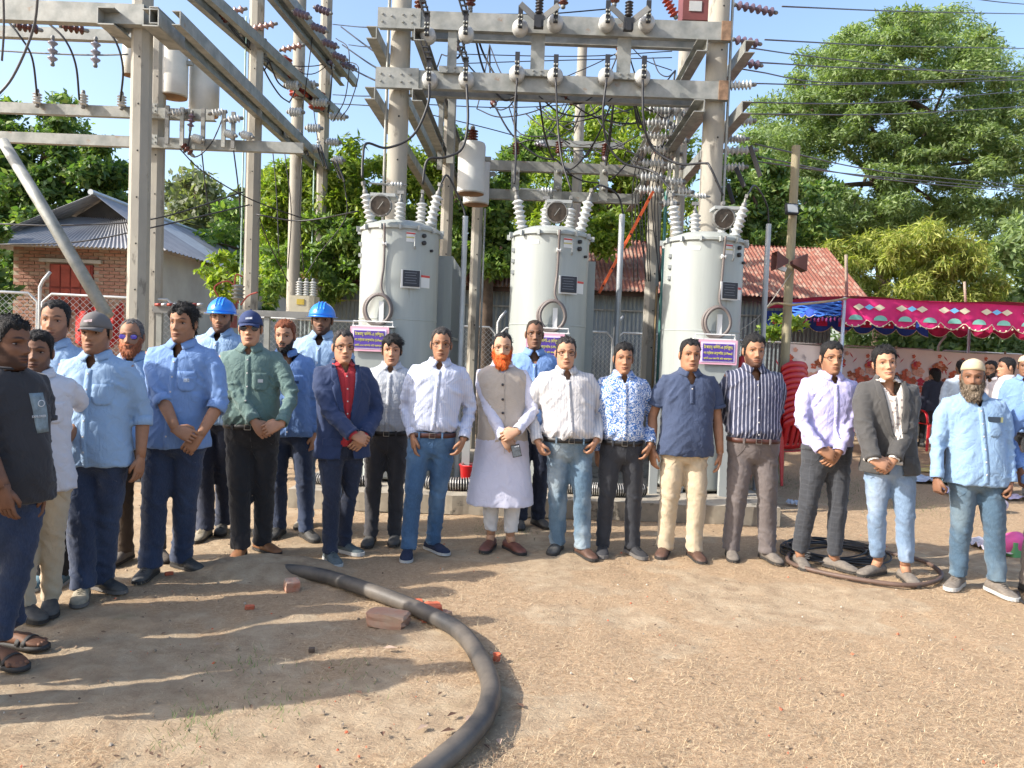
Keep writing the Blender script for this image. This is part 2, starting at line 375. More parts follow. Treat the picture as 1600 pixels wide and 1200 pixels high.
# inner props
for (x, y0, y1, Y, w, lb) in ((706, 150, 255, 9.6, .085, 'upright angle bracket hanging behind the left lower crossarm'), (690, 150, 265, 10.2, .06, 'narrow upright angle behind the left round pole'), (1062, 170, 300, 9.8, .05, 'upright angle left of the right round pole'), (1050, 175, 320, 10.1, .05, 'second upright angle left of the right round pole')):
    a, b = P(x, y0, Y), P(x, y1, Y); b.x = a.x; mb = MB(); mb.box((0, 0, 0), (w, .008, a.z-b.z)); mb.box((w/2, .03, 0), (.008, .05, a.z-b.z)); mb.build('angle_bracket', galv, None, loc=(a.x, Y, (a.z+b.z)/2), label=lb, cat='bracket')
for (x, w, lb) in ((706, .10, 'left'), (840, .15, 'middle'), (975, .15, 'right')):
    q = P(x, 90, 8.44); mb = MB(); mb.box((0, 0, 0), (w, .012, z1-z2+.02)); 
    mb.build('hanger_plate', galv, None, loc=(q.x, 8.455, (z1+z2)/2), label=f'{lb} vertical plate joining the upper and lower crossarms', cat='steel plate')
    mb = MB(); mb.box((0, 0, 0), (.36 if w > .12 else .26, .03, .07));
    for bx, bz in ((-.04, .02), (.04, .02), (-.04, -.02), (.04, -.02)): mb.lathe([(.011, 0), (.011, .012), (.001, .013)], (bx, -.015, bz), (0, -1, 0), 6)
    mb.build('clamp_plate', galv, None, loc=(q.x, 8.385, z2+.10), label=f'bolted clamp plate at the foot of the {lb} vertical plate', cat='steel plate')
# middle crossarms
for (y, xa, xb, hh) in ((262, 765, 1010, 'upper'), (306, 722, 1000, 'lower')):
    a = P((xa+xb)/2, y, 10.5); channel((P(xa, y, 10.5).x, 10.5, a.z), (P(xb, y, 10.5).x, 10.5, a.z), .13, .08, f'{hh} one of the two crossarms behind the middle transformer bushings')
a = P(905, 225, 13.4); channel((P(838, 225, 13.4).x, 13.4, a.z), (P(975, 225, 13.4).x, 13.4, a.z), .10, .06, 'short pale crossarm on the distant pole above the middle transformer')
for s in (-1, 1):
    mb = MB(); mb.bar((0, 0, 0), (s*.36, 0, .40), .05, .012); mb.build('arm_brace', galv, None, loc=(a.x, 13.5, a.z-.42), label=f'{"left" if s < 0 else "right"} diagonal brace under the distant pale crossarm', cat='brace')
# left frame
a = P(100, 18, 7.82); channel((-7.5, 7.82, a.z), (C_r.x+.10, 7.82, a.z), .20, .09, 'big steel channel crossing the top left corner of the picture')
a = P(100, 52, 9.3); channel((-8.5, 9.3, a.z), (P(205, 52, 9.3).x, 9.3, a.z), .13, .08, 'second steel channel below the top left corner, bolted to the pole')
a = P(100, 171, 9.35); channel((-8.5, 9.35, a.z), (P(335, 180, 9.35).x, 9.35, a.z), .125, .07, 'pale rust-spotted crossarm with three small insulators, upper of two at the left')
a = P(100, 217, 9.35); channel((-8.5, 9.35, a.z), (P(474, 232, 9.35).x, 9.35, a.z), .125, .07, 'pale rust-spotted crossarm at the left, lower of the two')
for x in (240, 240):
    pass
for i, (xx, y) in enumerate(((240, 170), (240, 219))):
    q = P(xx, y, 9.30); mb = MB(); mb.box((0, 0, 0), (.11, .014, .12));
    for bx, bz in ((-.03, .03), (.03, .03), (-.03, -.03), (.03, -.03)): mb.lathe([(.010, 0), (.010, .012), (.001, .013)], (bx, -.007, bz), (0, -1, 0), 6)
    mb.build('splice_plate', galv, None, loc=(q.x, 9.28, q.z), label=f'four-bolt plate on the {"upper" if i == 0 else "lower"} pale crossarm beside the left poles', cat='steel plate')
for (x0, y0, Y0, x1, y1, Y1, lb) in ((233, 60, 7.7, 492, 240, 13.9, 'lowest'), (255, -40, 8.9, 505, 172, 13.9, 'middle'), (405, -18, 10.3, 532, 122, 13.9, 'topmost')):
    a, b = P(x0, y0, Y0), P(x1, y1, Y1); zz = (a.z+b.z)/2
    channel((a.x, Y0, zz), (b.x, Y1, zz), .165, .075, f'{lb} sunlit receding channel of the left frame', face=(-.35, -1, 0) if False else (-1, 0, 0), name='steel_beam')
    channel((a.x+.30, Y0, zz-.02), (b.x+.30, Y1, zz-.02), .14, .075, f'{lb} receding channel of the left frame, inner side', face=(1, 0, 0), name='steel_beam', m=galv)
q = P(189, 28, 7.9)
for dx, lb in ((-.22, 'left'), (.22, 'right')):
    mb = MB(); t = .012
    for (c, s) in (((0, 0, .08), (.16, .6, t)), ((0, 0, -.08), (.16, .6, t)), ((-.08 if dx < 0 else .08, 0, 0), (t, .6, .16))): mb.box(c, s)
    mb.build('channel_stub', galv, None, loc=(C_r.x+dx, 8.0, a.z-.0 if False else P(210, 45, 8.0).z), label=f'short open channel end on the {lb} of the nearest left pole', cat='steel channel')

# ---------------------------------------------------------------- corrugated sheets
def corr_mesh(w, h, m, period=.076, amp=.011, name='sheet', rows=1):
    n = max(2, int(w/period*6)); vs = []
    for j in range(rows+1):
        for i in range(n+1):
            x = w*i/n; vs.append((x, -amp*math.sin(2*PI*x/period), h*j/rows))
    me = bpy.data.meshes.new(name); me.from_pydata(vs, [], [(j*(n+1)+i, j*(n+1)+i+1, (j+1)*(n+1)+i+1, (j+1)*(n+1)+i) for j in range(rows) for i in range(n)]); me.materials.append(m)
    me.polygons.foreach_set('use_smooth', [True]*len(me.polygons)); return me
shed = empty('tin_shed', 'long grey corrugated shed with rusty red tin roof behind the transformers', 'shed', (-4.2, 14.3, 0))
wm = corr_mesh(.80, 2.75, tin_blue); nS = 13; SW = 10.05/nS
for i in range(nS):
    o = link('wall_sheet', wm, shed, (i*SW, .0+.004*(i % 2), 0))
rm = corr_mesh(.82, 2.42, tin_red, amp=.014); sl_ = math.atan2(1.20, 2.05)
for i in range(nS+1):
    o = link('roof_sheet', rm, shed, (-.25+i*SW, -.42+.006*(i % 2), 2.66+.005*(i % 3))); o.rotation_euler = (-(PI/2-sl_), 0, 0)
mb = MB(); mb.box((5.0, -.28, 2.63), (10.4, .05, .08)); mb.build('eave_beam', mat('eave_timber', (.05, .03, .022), .9, var=.2), shed)
mb = MB(); mb.box((5.0, -.03, 2.34), (10.0, .03, .03)); mb.build('wall_rail', galv, shed)
mb = MB(); mb.add([(10.05, 0, 0), (10.05, 4, 0), (10.05, 4, 2.7), (10.05, 1.9, 3.8), (10.05, 0, 2.7)], [(0, 1, 2, 3, 4)]); mb.add([(0, 0, 0), (0, 4, 0), (0, 4, 2.7), (0, 1.9, 3.8), (0, 0, 2.7)], [(0, 4, 3, 2, 1)]); mb.build('gable_wall', tin_blue, shed)
mb = MB(); mb.add([(-.3, 1.62, 3.88), (10.3, 1.62, 3.88), (10.3, 4.3, 2.6), (-.3, 4.3, 2.6)], [(0, 1, 2, 3)]); mb.build('rear_roof', tin_red, shed)

# ---------------------------------------------------------------- brick house at the left
hx0, hx1, hy = P(20, 400, 18).x, P(247, 400, 18).x, 18.0
ze = P(110, 388, 18).z
house = empty('brick_house', 'red brick house with tin roof, plastered side and red shuttered window', 'house', ((hx0+hx1)/2, hy, 0))
ox = -(hx1-hx0)/2; wd = hx1-hx0
wx0, wx1, wz0, wz1 = P(80, 480, 18).x-house.location.x, P(143, 480, 18).x-house.location.x, P(110, 487, 18).z, P(110, 413, 18).z
mb = MB(); mb.box((0, .13, ze/2), (wd, .2, ze)); mb.build('wall', mortar_m, house)
bm_ = MB(); bm_.box((0, 0, 0), (.235, .03, .064)); bmesh_ = bm_.mesh('brick', brick_m)
brick_b = mat('brick_pale', (.37, .27, .20), .95, col2=(.30, .17, .12), vscale=8); bm2 = MB(); bm2.box((0, 0, 0), (.235, .03, .064)); bmesh2_ = bm2.mesh('brick', brick_b)
zt = ze-.04; rows_ = 0; nb = 0
z = zt
while z > 2.05 and nb < 298:
    x = ox+.13+(rows_ % 2)*.125
    while x < ox+wd-.1 and nb < 298:
        if not (wx0-.14 < x < wx1+.14 and wz0 < z < wz1+.12) and x < ox+wd*.80:
            b = link('brick', bmesh_ if rnd.random() < .62 else bmesh2_, house, (x, .016-rnd.random()*.006, z)); nb += 1
        x += .25
    z -= .082; rows_ += 1
mb = MB()
z = z
while z > .1:
    x = ox+.13+(rows_ % 2)*.125
    while x < ox+wd*.8:
        mb.box((x, .016, z), (.235, .03, .064)); x += .25
    z -= .082; rows_ += 1
o = mb.build('lower_brickwork', brick_m, house); o['kind'] = 'stuff'
mb = MB(); mb.box(((wx0+wx1)/2, -.02, wz1+.07), (wx1-wx0+.5, .14, .08)); mb.build('lintel', plaster_m, house)
win = MB(); cxw = (wx0+wx1)/2; win.box((cxw, .0, (wz0+wz1)/2), (wx1-wx0+.06, .07, wz1-wz0)); wo = win.build('window', mat('shutter_frame', (.20, .035, .025), .8, var=.2), house)
for i in range(4):
    for j in range(2):
        a = MB(); ww = (wx1-wx0)/4; hh = (wz1-wz0)/2.0; a.box((wx0+ww*(i+.5), -.045, wz0+hh*(j+.5)), (ww-.035, .02, hh-.05)); a.build('shutter_panel', shutter_m, wo)
mb = MB(); mb.box((ox+wd-.09, 6.1, ze/2), (.18, 12, ze)); mb.build('side_wall', plaster_m, house)
mb = MB(); mb.box((ox+wd+.01, 4.6, 2.4), (.03, 1.1, 1.0)); mb.build('side_window', shutter_m, house)
# roof in the house frame: front hip sheet, small front gable, long ridge
hxm = house.location.x; pk = P(165, 310, 19.6); rx_ = pk.x-hxm; rz = pk.z
def rp(x, y, z): return Vector((x, y, z))
mb = MB(); eL, eR, eY = ox-.55, ox+wd+.45, -.6
q1, q2 = rp(rx_-.95, 1.3, ze+.92), rp(rx_+.95, 1.3, ze+.92)
def corr_quad(mb, a, b, c, d, n=40, amp=.02, mi=0):       # a-b eave, d-c ridge side ; corrugation runs along a->d
    nrm = (b-a).cross(d-a).normalized(); vs = []; fs = []
    for j in range(2):
        for i in range(n*4+1):
            u = i/(n*4); p0 = (a.lerp(b, u) if j == 0 else d.lerp(c, u)); vs.append(p0+nrm*(amp*math.sin(2*PI*n*u)))
    m_ = n*4+1
    mb.add(vs, [(i, i+1, m_+i+1, m_+i) for i in range(n*4)], mi)
corr_quad(mb, rp(eL, eY, ze-.02), rp(eR, eY, ze-.02), q2, q1, 44); mb.build('front_roof', tin_m, house, True)
mb = MB(); mb.add([q1+Vector((.1, .12, -.1)), q2+Vector((-.1, .12, -.1)), rp(rx_, 1.45, rz-.08)], [(0, 1, 2)]); mb.build('roof_gable', mat('gable_dark', (.06, .055, .05), .9, var=.2), house)
for i in range(6):
    t0, t1 = i/6, (i+1)/6
    mb = MB(); yy0, yy1 = 1.05+t0*11, 1.05+t1*11
    ey0, ey1 = (eY if i == 0 else yy0), yy1
    corr_quad(mb, rp(eR, ey0, ze-.02), rp(eR, ey1, ze-.02), rp(rx_, yy1, rz), rp(rx_, yy0, rz), 16, .02)
    mb.build('roof_sheet', tin_new if i in (1,) else tin_m, house, True)
    mb = MB(); corr_quad(mb, rp(rx_, yy0, rz), rp(rx_, yy1, rz), rp(eL, ey1, ze-.02), rp(eL, ey0, ze-.02), 16, .02); mb.build('roof_sheet', tin_m, house, True)
mb = MB(); mb.tube([rp(rx_, .9, rz+.02), rp(rx_, 12.2, rz+.02)], .07, 8); mb.build('ridge_cap', tin_new, house)
# red cloth hung on the fence in front of the house
mb = MB(); rr = []
for j in range(9):
    rr.append([P(118+75*i/16, 482+6*math.sin(i*.7)+j*7-3*math.cos(i/16*PI*2), 9.8+.05*math.sin(i*1.3+j*.4)) for i in range(17)])
mb.add([q for r in rr for q in r], [(j*17+i, j*17+i+1, (j+1)*17+i+1, (j+1)*17+i) for j in range(8) for i in range(16)]); o = thing('hanging_cloth', mb, mat('cloth_red', (.42, .025, .02), .9, var=.2), 'red cloth hung below the shuttered window of the brick house', 'cloth', smooth=True)

# ---------------------------------------------------------------- plinth
mb = MB(); x0p, x1p = -2.0, P(1222, 700, 7).x
def rough_box(mb, c, s, nx, nz_, amp):
    xs = np.linspace(-s[0]/2, s[0]/2, nx+1); top = []; bot = []
    for x in xs:
        d = amp*noise.noise(Vector((x*6, 1, 4))); e = amp*noise.noise(Vector((x*7, 5, 2)))
        bot.append(Vector((c[0]+x, c[1]-s[1]/2+d, c[2]-s[2]/2))); top.append(Vector((c[0]+x, c[1]-s[1]/2+d*.7+.004, c[2]+s[2]/2+e*.6)))
    bk = [Vector((q.x, c[1]+s[1]/2, c[2]+s[2]/2)) for q in top]
    n = len(xs); mb.add(bot+top+bk, [(i, i+1, n+i+1, n+i) for i in range(n-1)]+[(n+i, n+i+1, 2*n+i+1, 2*n+i) for i in range(n-1)])
    mb.add([bot[-1], Vector((bot[-1].x, c[1]+s[1]/2, bot[-1].z)), bk[-1], top[-1]], [(0, 1, 2, 3)]); mb.add([bot[0], Vector((bot[0].x, c[1]+s[1]/2, bot[0].z)), bk[0], top[0]], [(0, 3, 2, 1)])
rough_box(mb, ((x0p+x1p)/2, 8.8, .085), (x1p-x0p, 3.7, .17), 90, 1, .02); thing('concrete_plinth', mb, concrete_old, 'low weathered concrete plinth the three transformers stand on', 'plinth')

# ---------------------------------------------------------------- chain-link fence, panel by panel
fence_m = mat('fence_pipe', (.50, .51, .50), .5, .3, var=.1); wire_m = mat('fence_wire', (.40, .41, .40), .5, .3, var=.1)
def fence_panel(a, b, z0, z1, label, gap=.075):
    a = Vector(a); b = Vector(b); L = (b-a).length; ang = math.atan2(b.y-a.y, b.x-a.x)
    o = empty('chain_link_fence', label, 'fence', (a.x, a.y, 0), ang)
    r = .016; fr = MB(); c = .10; cor = [(c, z0), (L-c, z0), (L, z0+c), (L, z1-c), (L-c, z1), (c, z1), (0, z1-c), (0, z0+c), (c, z0)]
    fr.tube([(x, 0, z) for x, z in cor], r, 6, cap=False); fr.build('panel_frame', fence_m, o, True)
    ws = MB(); H = z1-z0; w = .0022
    for s in (1, -1):
        k = -H
        while k < L:
            x_a, z_a, x_b, z_b = k, 0.0, k+H, H
            if x_a < 0: z_a = -x_a; x_a = 0
            if x_b > L: z_b = H-(x_b-L); x_b = L
            if z_b > z_a:
                if s < 0: x_a, x_b = L-x_a, L-x_b
                p_, q_ = Vector((x_a, .002*s, z0+z_a)), Vector((x_b, .002*s, z0+z_b)); d = (q_-p_).normalized(); u = Vector((-d.z, 0, d.x))*w
                ws.add([p_-u, p_+u, q_+u, q_-u], [(0, 1, 2, 3)])
            k += gap
    mo = ws.build('wire_mesh', wire_m, o); mo['kind'] = 'stuff'
    return o
def fence_run(pts, z1, words, n):
    (x0, y0), (x1, y1) = pts
    for i in range(n):
        a = (lerp(x0, x1, i/n)+.03, lerp(y0, y1, i/n)); b = (lerp(x0, x1, (i+1)/n)-.03, lerp(y0, y1, (i+1)/n))
        fence_panel(a, b, .12, z1, words[i])
        mb = MB(); mb.tube([(0, 0, 0), (0, 0, z1+.08), (.04, 0, z1+.16), (.12, 0, z1+.26)], .020, 8); mb.build('fence_post', fence_m, None, True, loc=(a[0]-.03, a[1], 0), label='bent-topped pipe post at the left end of ' + ('the '+words[i].replace('chain-link fence panel', 'fence panel').replace(' the ', ' ').replace('left and middle transformers', 'left and middle transformers')), cat='fence post')
fence_run(((-7.2, 8.9), (-4.15, 9.5)), 1.98, ['leftmost chain-link fence panel before the brick house', 'chain-link fence panel by the nearest left pole'], 2)
fence_run(((-3.9, 11.2), (3.4, 12.3)), 1.86, ['chain-link fence panel under the navy capped man\'s pole', 'chain-link fence panel left of the left transformer', 'chain-link fence panel between left and middle transformers', 'chain-link fence panel between middle and right transformers'], 4)
fence_run(((3.4, 12.3), (12.0, 15.6)), 1.82, ['chain-link fence panel left of the floral banner', 'chain-link fence panel above the banner behind the lilac shirt', 'chain-link fence panel above the banner behind the skullcap man', 'chain-link fence panel at the right edge'], 4)
# ================================================================ trees
def leaf_mat(name, cols, rough=.55):
    if name in MATS: return MATS[name]
    m, nt, bs = newmat(name)
    g = _n(nt, 'ShaderNodeNewGeometry')
    c = ramp(nt, g.outputs['Random Per Island'], [(i/max(1, len(cols)-1), c_) for i, c_ in enumerate(cols)])
    nt.links.new(c, bs.inputs['Base Color']); bs.inputs['Roughness'].default_value = rough
    tr = _n(nt, 'ShaderNodeBsdfTranslucent'); tc = mixc(nt, 1.0, c, (1.35, 1.5, .6), 'MULTIPLY'); nt.links.new(tc, tr.inputs['Color'])
    mx = _n(nt, 'ShaderNodeMixShader'); mx.inputs[0].default_value = .42
    out = [n for n in nt.nodes if n.type == 'OUTPUT_MATERIAL'][0]
    nt.links.new(bs.outputs[0], mx.inputs[1]); nt.links.new(tr.outputs[0], mx.inputs[2]); nt.links.new(mx.outputs[0], out.inputs[0])
    MATS[name] = m; return m
bark = mat('bark_brown', (.12, .085, .06), .95, var=.3, vscale=6, bstr=.6, bscale=25)
def in_poly(x, y, poly):
    c = False; n = len(poly)
    for i in range(n):
        x1, y1 = poly[i]; x2, y2 = poly[(i+1) % n]
        if (y1 > y) != (y2 > y) and x < (x2-x1)*(y-y1)/(y2-y1)+x1: c = not c
    return c
def leaves(C, R, per, size, aspect, flat, rs, up=.5, droop=0.0):
    """C,R pad centres (n,3), radii (n,3). returns verts, faces of leaf quads"""
    n = len(C); N = n*per
    d = rs.randn(N, 3); d /= np.linalg.norm(d, axis=1)[:, None]; rad = rs.rand(N)**.45
    idx = np.repeat(np.arange(n), per)
    pos = C[idx]+d*rad[:, None]*R[idx]
    pos[:, 2] += .0
    nrm = rs.randn(N, 3)*.7+d*.6; nrm[:, 2] += up; nrm /= np.linalg.norm(nrm, axis=1)[:, None]
    t = rs.randn(N, 3); t[:, 2] -= droop; t -= nrm*(t*nrm).sum(1)[:, None]; t /= np.linalg.norm(t, axis=1)[:, None]
    b = np.cross(nrm, t); s = size*(.6+.8*rs.rand(N)); L = t*s[:, None]; Wd = b*(s*aspect)[:, None]
    V = np.empty((N, 4, 3)); V[:, 0] = pos; V[:, 1] = pos+L*.5+Wd*.5+nrm*(s*.06)[:, None]; V[:, 2] = pos+L; V[:, 3] = pos+L*.5-Wd*.5+nrm*(s*.06)[:, None]
    return V.reshape(-1, 3), N
def crown_mesh(name, V, N, m, parent, origin):
    me = bpy.data.meshes.new(name); V = V-np.array(origin)
    me.vertices.add(len(V)); me.vertices.foreach_set('co', V.ravel())
    me.loops.add(N*4); me.loops.foreach_set('vertex_index', np.arange(N*4)); me.polygons.add(N)
    me.polygons.foreach_set('loop_start', np.arange(N)*4); me.polygons.foreach_set('loop_total', np.full(N, 4)); me.materials.append(m); me.update(calc_edges=True); me.validate()
    return link(name, me, parent)
def tree(name, label, cat, poly, Y, dY, npads, rpx, per, size, m, trunk=None, gaps=(), aspect=.45, flat=.6, up=.5, droop=0, seed=1, limbs=10, base=None, bark_m=None, r0=.18):
    rs = np.random.RandomState(seed); rr = random.Random(seed)
    per = int(per*.70); size *= 1.16
    xs = [p[0] for p in poly]; ys = [p[1] for p in poly]; C = []; R = []
    while len(C) < npads:
        x, y = rr.uniform(min(xs), max(xs)), rr.uniform(min(ys), max(ys))
        if not in_poly(x, y, poly): continue
        if any(((x-g[0])/g[2])**2+((y-g[1])/g[3])**2 < 1 and rr.random() < g[4] for g in gaps): continue
        Yc = Y+rr.uniform(-dY, dY); q = P(x, y, Yc); r = rr.uniform(*rpx)/1200*Yc
        C.append(q); R.append((r, r, r*flat))
    o = empty(name, label, cat, (P(sum(xs)/len(xs), 500, Y).x if base is None else P(base, 500, Y).x, Y, 0))
    V, N = leaves(np.array([tuple(c) for c in C]), np.array(R), per, size, aspect, flat, rs, up, droop)
    V[:, 2] = np.maximum(V[:, 2], .02)
    crown_mesh('crown', V, N, m, o, o.location)
    if trunk is not None:
        tp = [P(x, y, Y) for x, y in trunk]; b0 = Vector((tp[0].x, Y, -.1)); tb = MB(); pts = bez([b0]+tp, 5)
        tb.tube([p-o.location for p in pts], [lerp(r0, r0*.35, i/(len(pts)-1)) for i in range(len(pts))], 8)
        to = tb.build('trunk', bark_m or bark, o, True)
        for k in range(limbs):
            c = C[rr.randrange(len(C))]; s = pts[rr.randrange(len(pts)//3, len(pts))]
            mid = s.lerp(c, .5)+Vector((rr.uniform(-.2, .2), 0, rr.uniform(-.1, .35)))
            lb = MB(); pp = bez([s, mid, c], 4); lb.tube([p-o.location for p in pp], [lerp(r0*.36, r0*.06, i/(len(pp)-1)) for i in range(len(pp))], 5); lb.build('limb', bark_m or bark, o, True)
    return o
G_dark = leaf_mat('leaf_dark', [(.040, .090, .026), (.075, .145, .040), (.13, .21, .055), (.23, .30, .08)])
G_mid = leaf_mat('leaf_mid', [(.065, .125, .032), (.12, .205, .05), (.18, .29, .065), (.28, .36, .09)])
G_lime = leaf_mat('leaf_lime', [(.10, .17, .025), (.19, .28, .04), (.27, .36, .05), (.38, .43, .07)])
G_big = leaf_mat('leaf_big', [(.10, .155, .065), (.165, .235, .095), (.23, .31, .13), (.32, .39, .18)])
G_grey = leaf_mat('leaf_grey', [(.09, .11, .06), (.14, .17, .09), (.20, .22, .13)])
G_yel = leaf_mat('leaf_yellow', [(.20, .26, .05), (.34, .38, .08), (.44, .46, .12), (.30, .30, .08), (.14, .22, .05)])
tree('broadleaf_tree', 'dark glossy broadleaf tree behind the brick house at the left', 'tree', [(-60, 175), (0, 145), (50, 150), (95, 155), (120, 200), (155, 195), (165, 235), (195, 265), (198, 300), (180, 345), (120, 350), (110, 380), (60, 385), (0, 480), (-60, 480)], 24.0, 1.2, 120, (14, 30), 420, .20, G_dark, [(40, 420), (70, 330), (70, 240)], aspect=.45, flat=.75, up=.7, seed=3, r0=.3)
tree('broadleaf_tree', 'second dark tree trailing over the left edge below the roof', 'tree', [(-70, 330), (-5, 340), (20, 380), (18, 470), (-70, 480)], 16.5, .8, 22, (10, 22), 260, .17, G_dark, [(-30, 420), (-10, 380)], aspect=.5, seed=4, limbs=4)
tree('hazy_tree', 'pale feathery tree far behind the brick house roof', 'tree', [(245, 300), (280, 255), (300, 262), (330, 300), (390, 280), (400, 420), (330, 400), (250, 360)], 34, 3, 60, (14, 30), 150, .30, G_grey, [(310, 420), (305, 320)], gaps=[(345, 290, 25, 20, .8)], seed=5, limbs=8)
tree('leafy_tree', 'bushy green tree behind the side wall of the brick house', 'tree', [(300, 350), (340, 330), (400, 320), (430, 350), (450, 470), (400, 500), (330, 440)], 26, 2, 50, (12, 26), 160, .22, G_mid, [(380, 450), (380, 380)], seed=6, limbs=5)
tree('bamboo_clump', 'bright yellow-green bamboo-like tree between the left frame and left transformer', 'tree', [(405, 300), (420, 265), (470, 250), (520, 235), (560, 222), (600, 235), (640, 225), (690, 235), (700, 300), (690, 400), (560, 420), (520, 470), (420, 480)], 14.3, .45, 190, (12, 26), 300, .125, G_lime, [(500, 450), (520, 330)], aspect=.28, flat=.9, up=.3, droop=.6, seed=7, limbs=12)
tree('leafy_tree', 'shaded green tree just left of the left transformer, above the dark shed', 'tree', [(480, 330), (560, 320), (640, 300), (650, 380), (640, 460), (560, 440), (500, 470)], 13.75, .25, 60, (10, 20), 240, .11, G_mid, None, aspect=.35, seed=8)
tree('leafy_tree', 'sunlit green tree between the left and middle transformers', 'tree', [(690, 210), (730, 200), (800, 240), (850, 200), (800, 420), (760, 440), (700, 400)], 13.9, .4, 90, (12, 26), 260, .12, G_mid, [(760, 440), (765, 330)], gaps=[(760, 215, 40, 40, .95)], aspect=.35, seed=9, limbs=6)
tree('leafy_tree', 'tall bright green tree behind the middle transformer and distant pole', 'tree', [(800, 235), (830, 195), (870, 180), (905, 160), (950, 150), (1010, 160), (1060, 180), (1090, 250), (1090, 380), (930, 400), (900, 380), (800, 360)], 17.5, 1.2, 160, (13, 28), 280, .14, G_lime, [(960, 440), (960, 300)], aspect=.32, flat=.85, seed=10, limbs=10)
tree('creeper', 'creeper hanging over the shed between left and middle transformers', 'creeper', [(745, 330), (800, 325), (800, 430), (770, 445), (748, 400)], 13.6, .25, 42, (7, 14), 150, .10, G_mid, None, aspect=.5, seed=11)
tree('creeper', 'bright creeper on the shed roof right of the middle transformer', 'creeper', [(915, 340), (985, 340), (980, 385), (950, 400), (920, 380)], 14.6, .3, 26, (7, 14), 150, .10, G_lime, None, aspect=.5, seed=12)
tree('leafy_tree', 'dark shaded tree between right transformer and wooden pole', 'tree', [(1120, 240), (1180, 230), (1230, 260), (1300, 300), (1290, 380), (1220, 385), (1160, 400), (1120, 400)], 18.0, 1.0, 70, (12, 26), 260, .14, G_dark, [(1200, 440), (1200, 330)], aspect=.4, seed=13, limbs=6)
tree('rain_tree', 'huge spreading rain tree filling the upper right, sky showing through gaps', 'tree', [(1165, 200), (1185, 165), (1225, 132), (1255, 92), (1290, 74), (1325, 46), (1365, 45), (1385, 20), (1430, 14), (1450, 28), (1490, 15), (1525, 20), (1550, 65), (1568, 95), (1570, 130), (1610, 100), (1640, 110), (1640, 400), (1560, 420), (1540, 360), (1440, 370), (1330, 395), (1290, 400), (1220, 380), (1165, 340)], 23, 3.0, 760, (12, 32), 400, .125, G_big,
     [(1380, 430), (1375, 340), (1400, 250), (1420, 160)], gaps=[(1322, 262, 30, 38, .9), (1352, 292, 26, 28, .85), (1475, 160, 34, 22, .85), (1560, 290, 40, 18, .8), (1440, 300, 26, 18, .8), (1545, 345, 22, 16, .8)], aspect=.30, flat=.55, up=.9, seed=21, limbs=22, base=1380, r0=.26)
o = tree('leafy_tree', 'grey-green tree at the right edge above the canopy', 'tree', [(1545, 400), (1560, 370), (1600, 330), (1650, 330), (1650, 520), (1540, 520)], 19, 1.5, 60, (12, 26), 170, .2, G_big, None, seed=23, aspect=.3)
tree('dodder_bush', 'large bush smothered in yellow dodder vine above the canopy', 'bush', [(1268, 402), (1300, 385), (1350, 375), (1400, 360), (1450, 355), (1500, 372), (1545, 392), (1562, 440), (1560, 480), (1440, 485), (1330, 480), (1310, 440)], 17, .9, 120, (12, 26), 420, .15, G_yel, None, aspect=.16, flat=.8, up=.2, droop=1.3, seed=24)
tree('hedge', 'dark undergrowth seen under the canopy behind the fence', 'hedge', [(1330, 480), (1640, 480), (1640, 640), (1330, 640)], 18.5, .8, 130, (13, 26), 170, .18, G_big, None, aspect=.4, seed=25)
tree('shrub', 'light green papaya-like shrub beside the wooden pole', 'shrub', [(1170, 512), (1185, 497), (1220, 495), (1250, 500), (1250, 520), (1200, 530)], 10.9, .2, 12, (8, 14), 60, .09, G_lime, None, aspect=.5, flat=.4, up=1.2, seed=26)
tree('shrub', 'small sunlit shrub by the red-wired equipment at the house side', 'shrub', [(310, 405), (350, 395), (380, 400), (385, 470), (340, 470), (315, 425)], 13.5, .3, 22, (7, 13), 90, .10, G_lime, None, aspect=.4, seed=27)
tree('shrub', 'leafy creeper around the switch column left of the right hard hat', 'shrub', [(405, 395), (450, 370), (480, 380), (470, 470), (420, 480)], 13.6, .4, 26, (7, 13), 90, .10, G_mid, None, aspect=.4, seed=28)
# far tree line closing the horizon behind everything
m_ = leaf_mat('leaf_far', [(.05, .09, .035), (.08, .13, .05), (.11, .16, .07)]); rs = np.random.RandomState(5); C = []; R = []
for i in range(320):
    x = rs.uniform(-62, 62); yy = 46+rs.uniform(-4, 4); h = 1.6+3.0*abs(math.sin(x*.23))+1.4*math.sin(x*.61+1); z = rs.uniform(.3, max(1.2, h)); C.append((x, yy, z)); R.append((1.5, 1.2, 1.1))
V, N = leaves(np.array(C), np.array(R), 110, .55, .5, 1, rs); o = crown_mesh('distant_treeline', V, N, m_, None, (0, 46, 0)); o.location = (0, 46, 0); tag(o, kind='stuff')
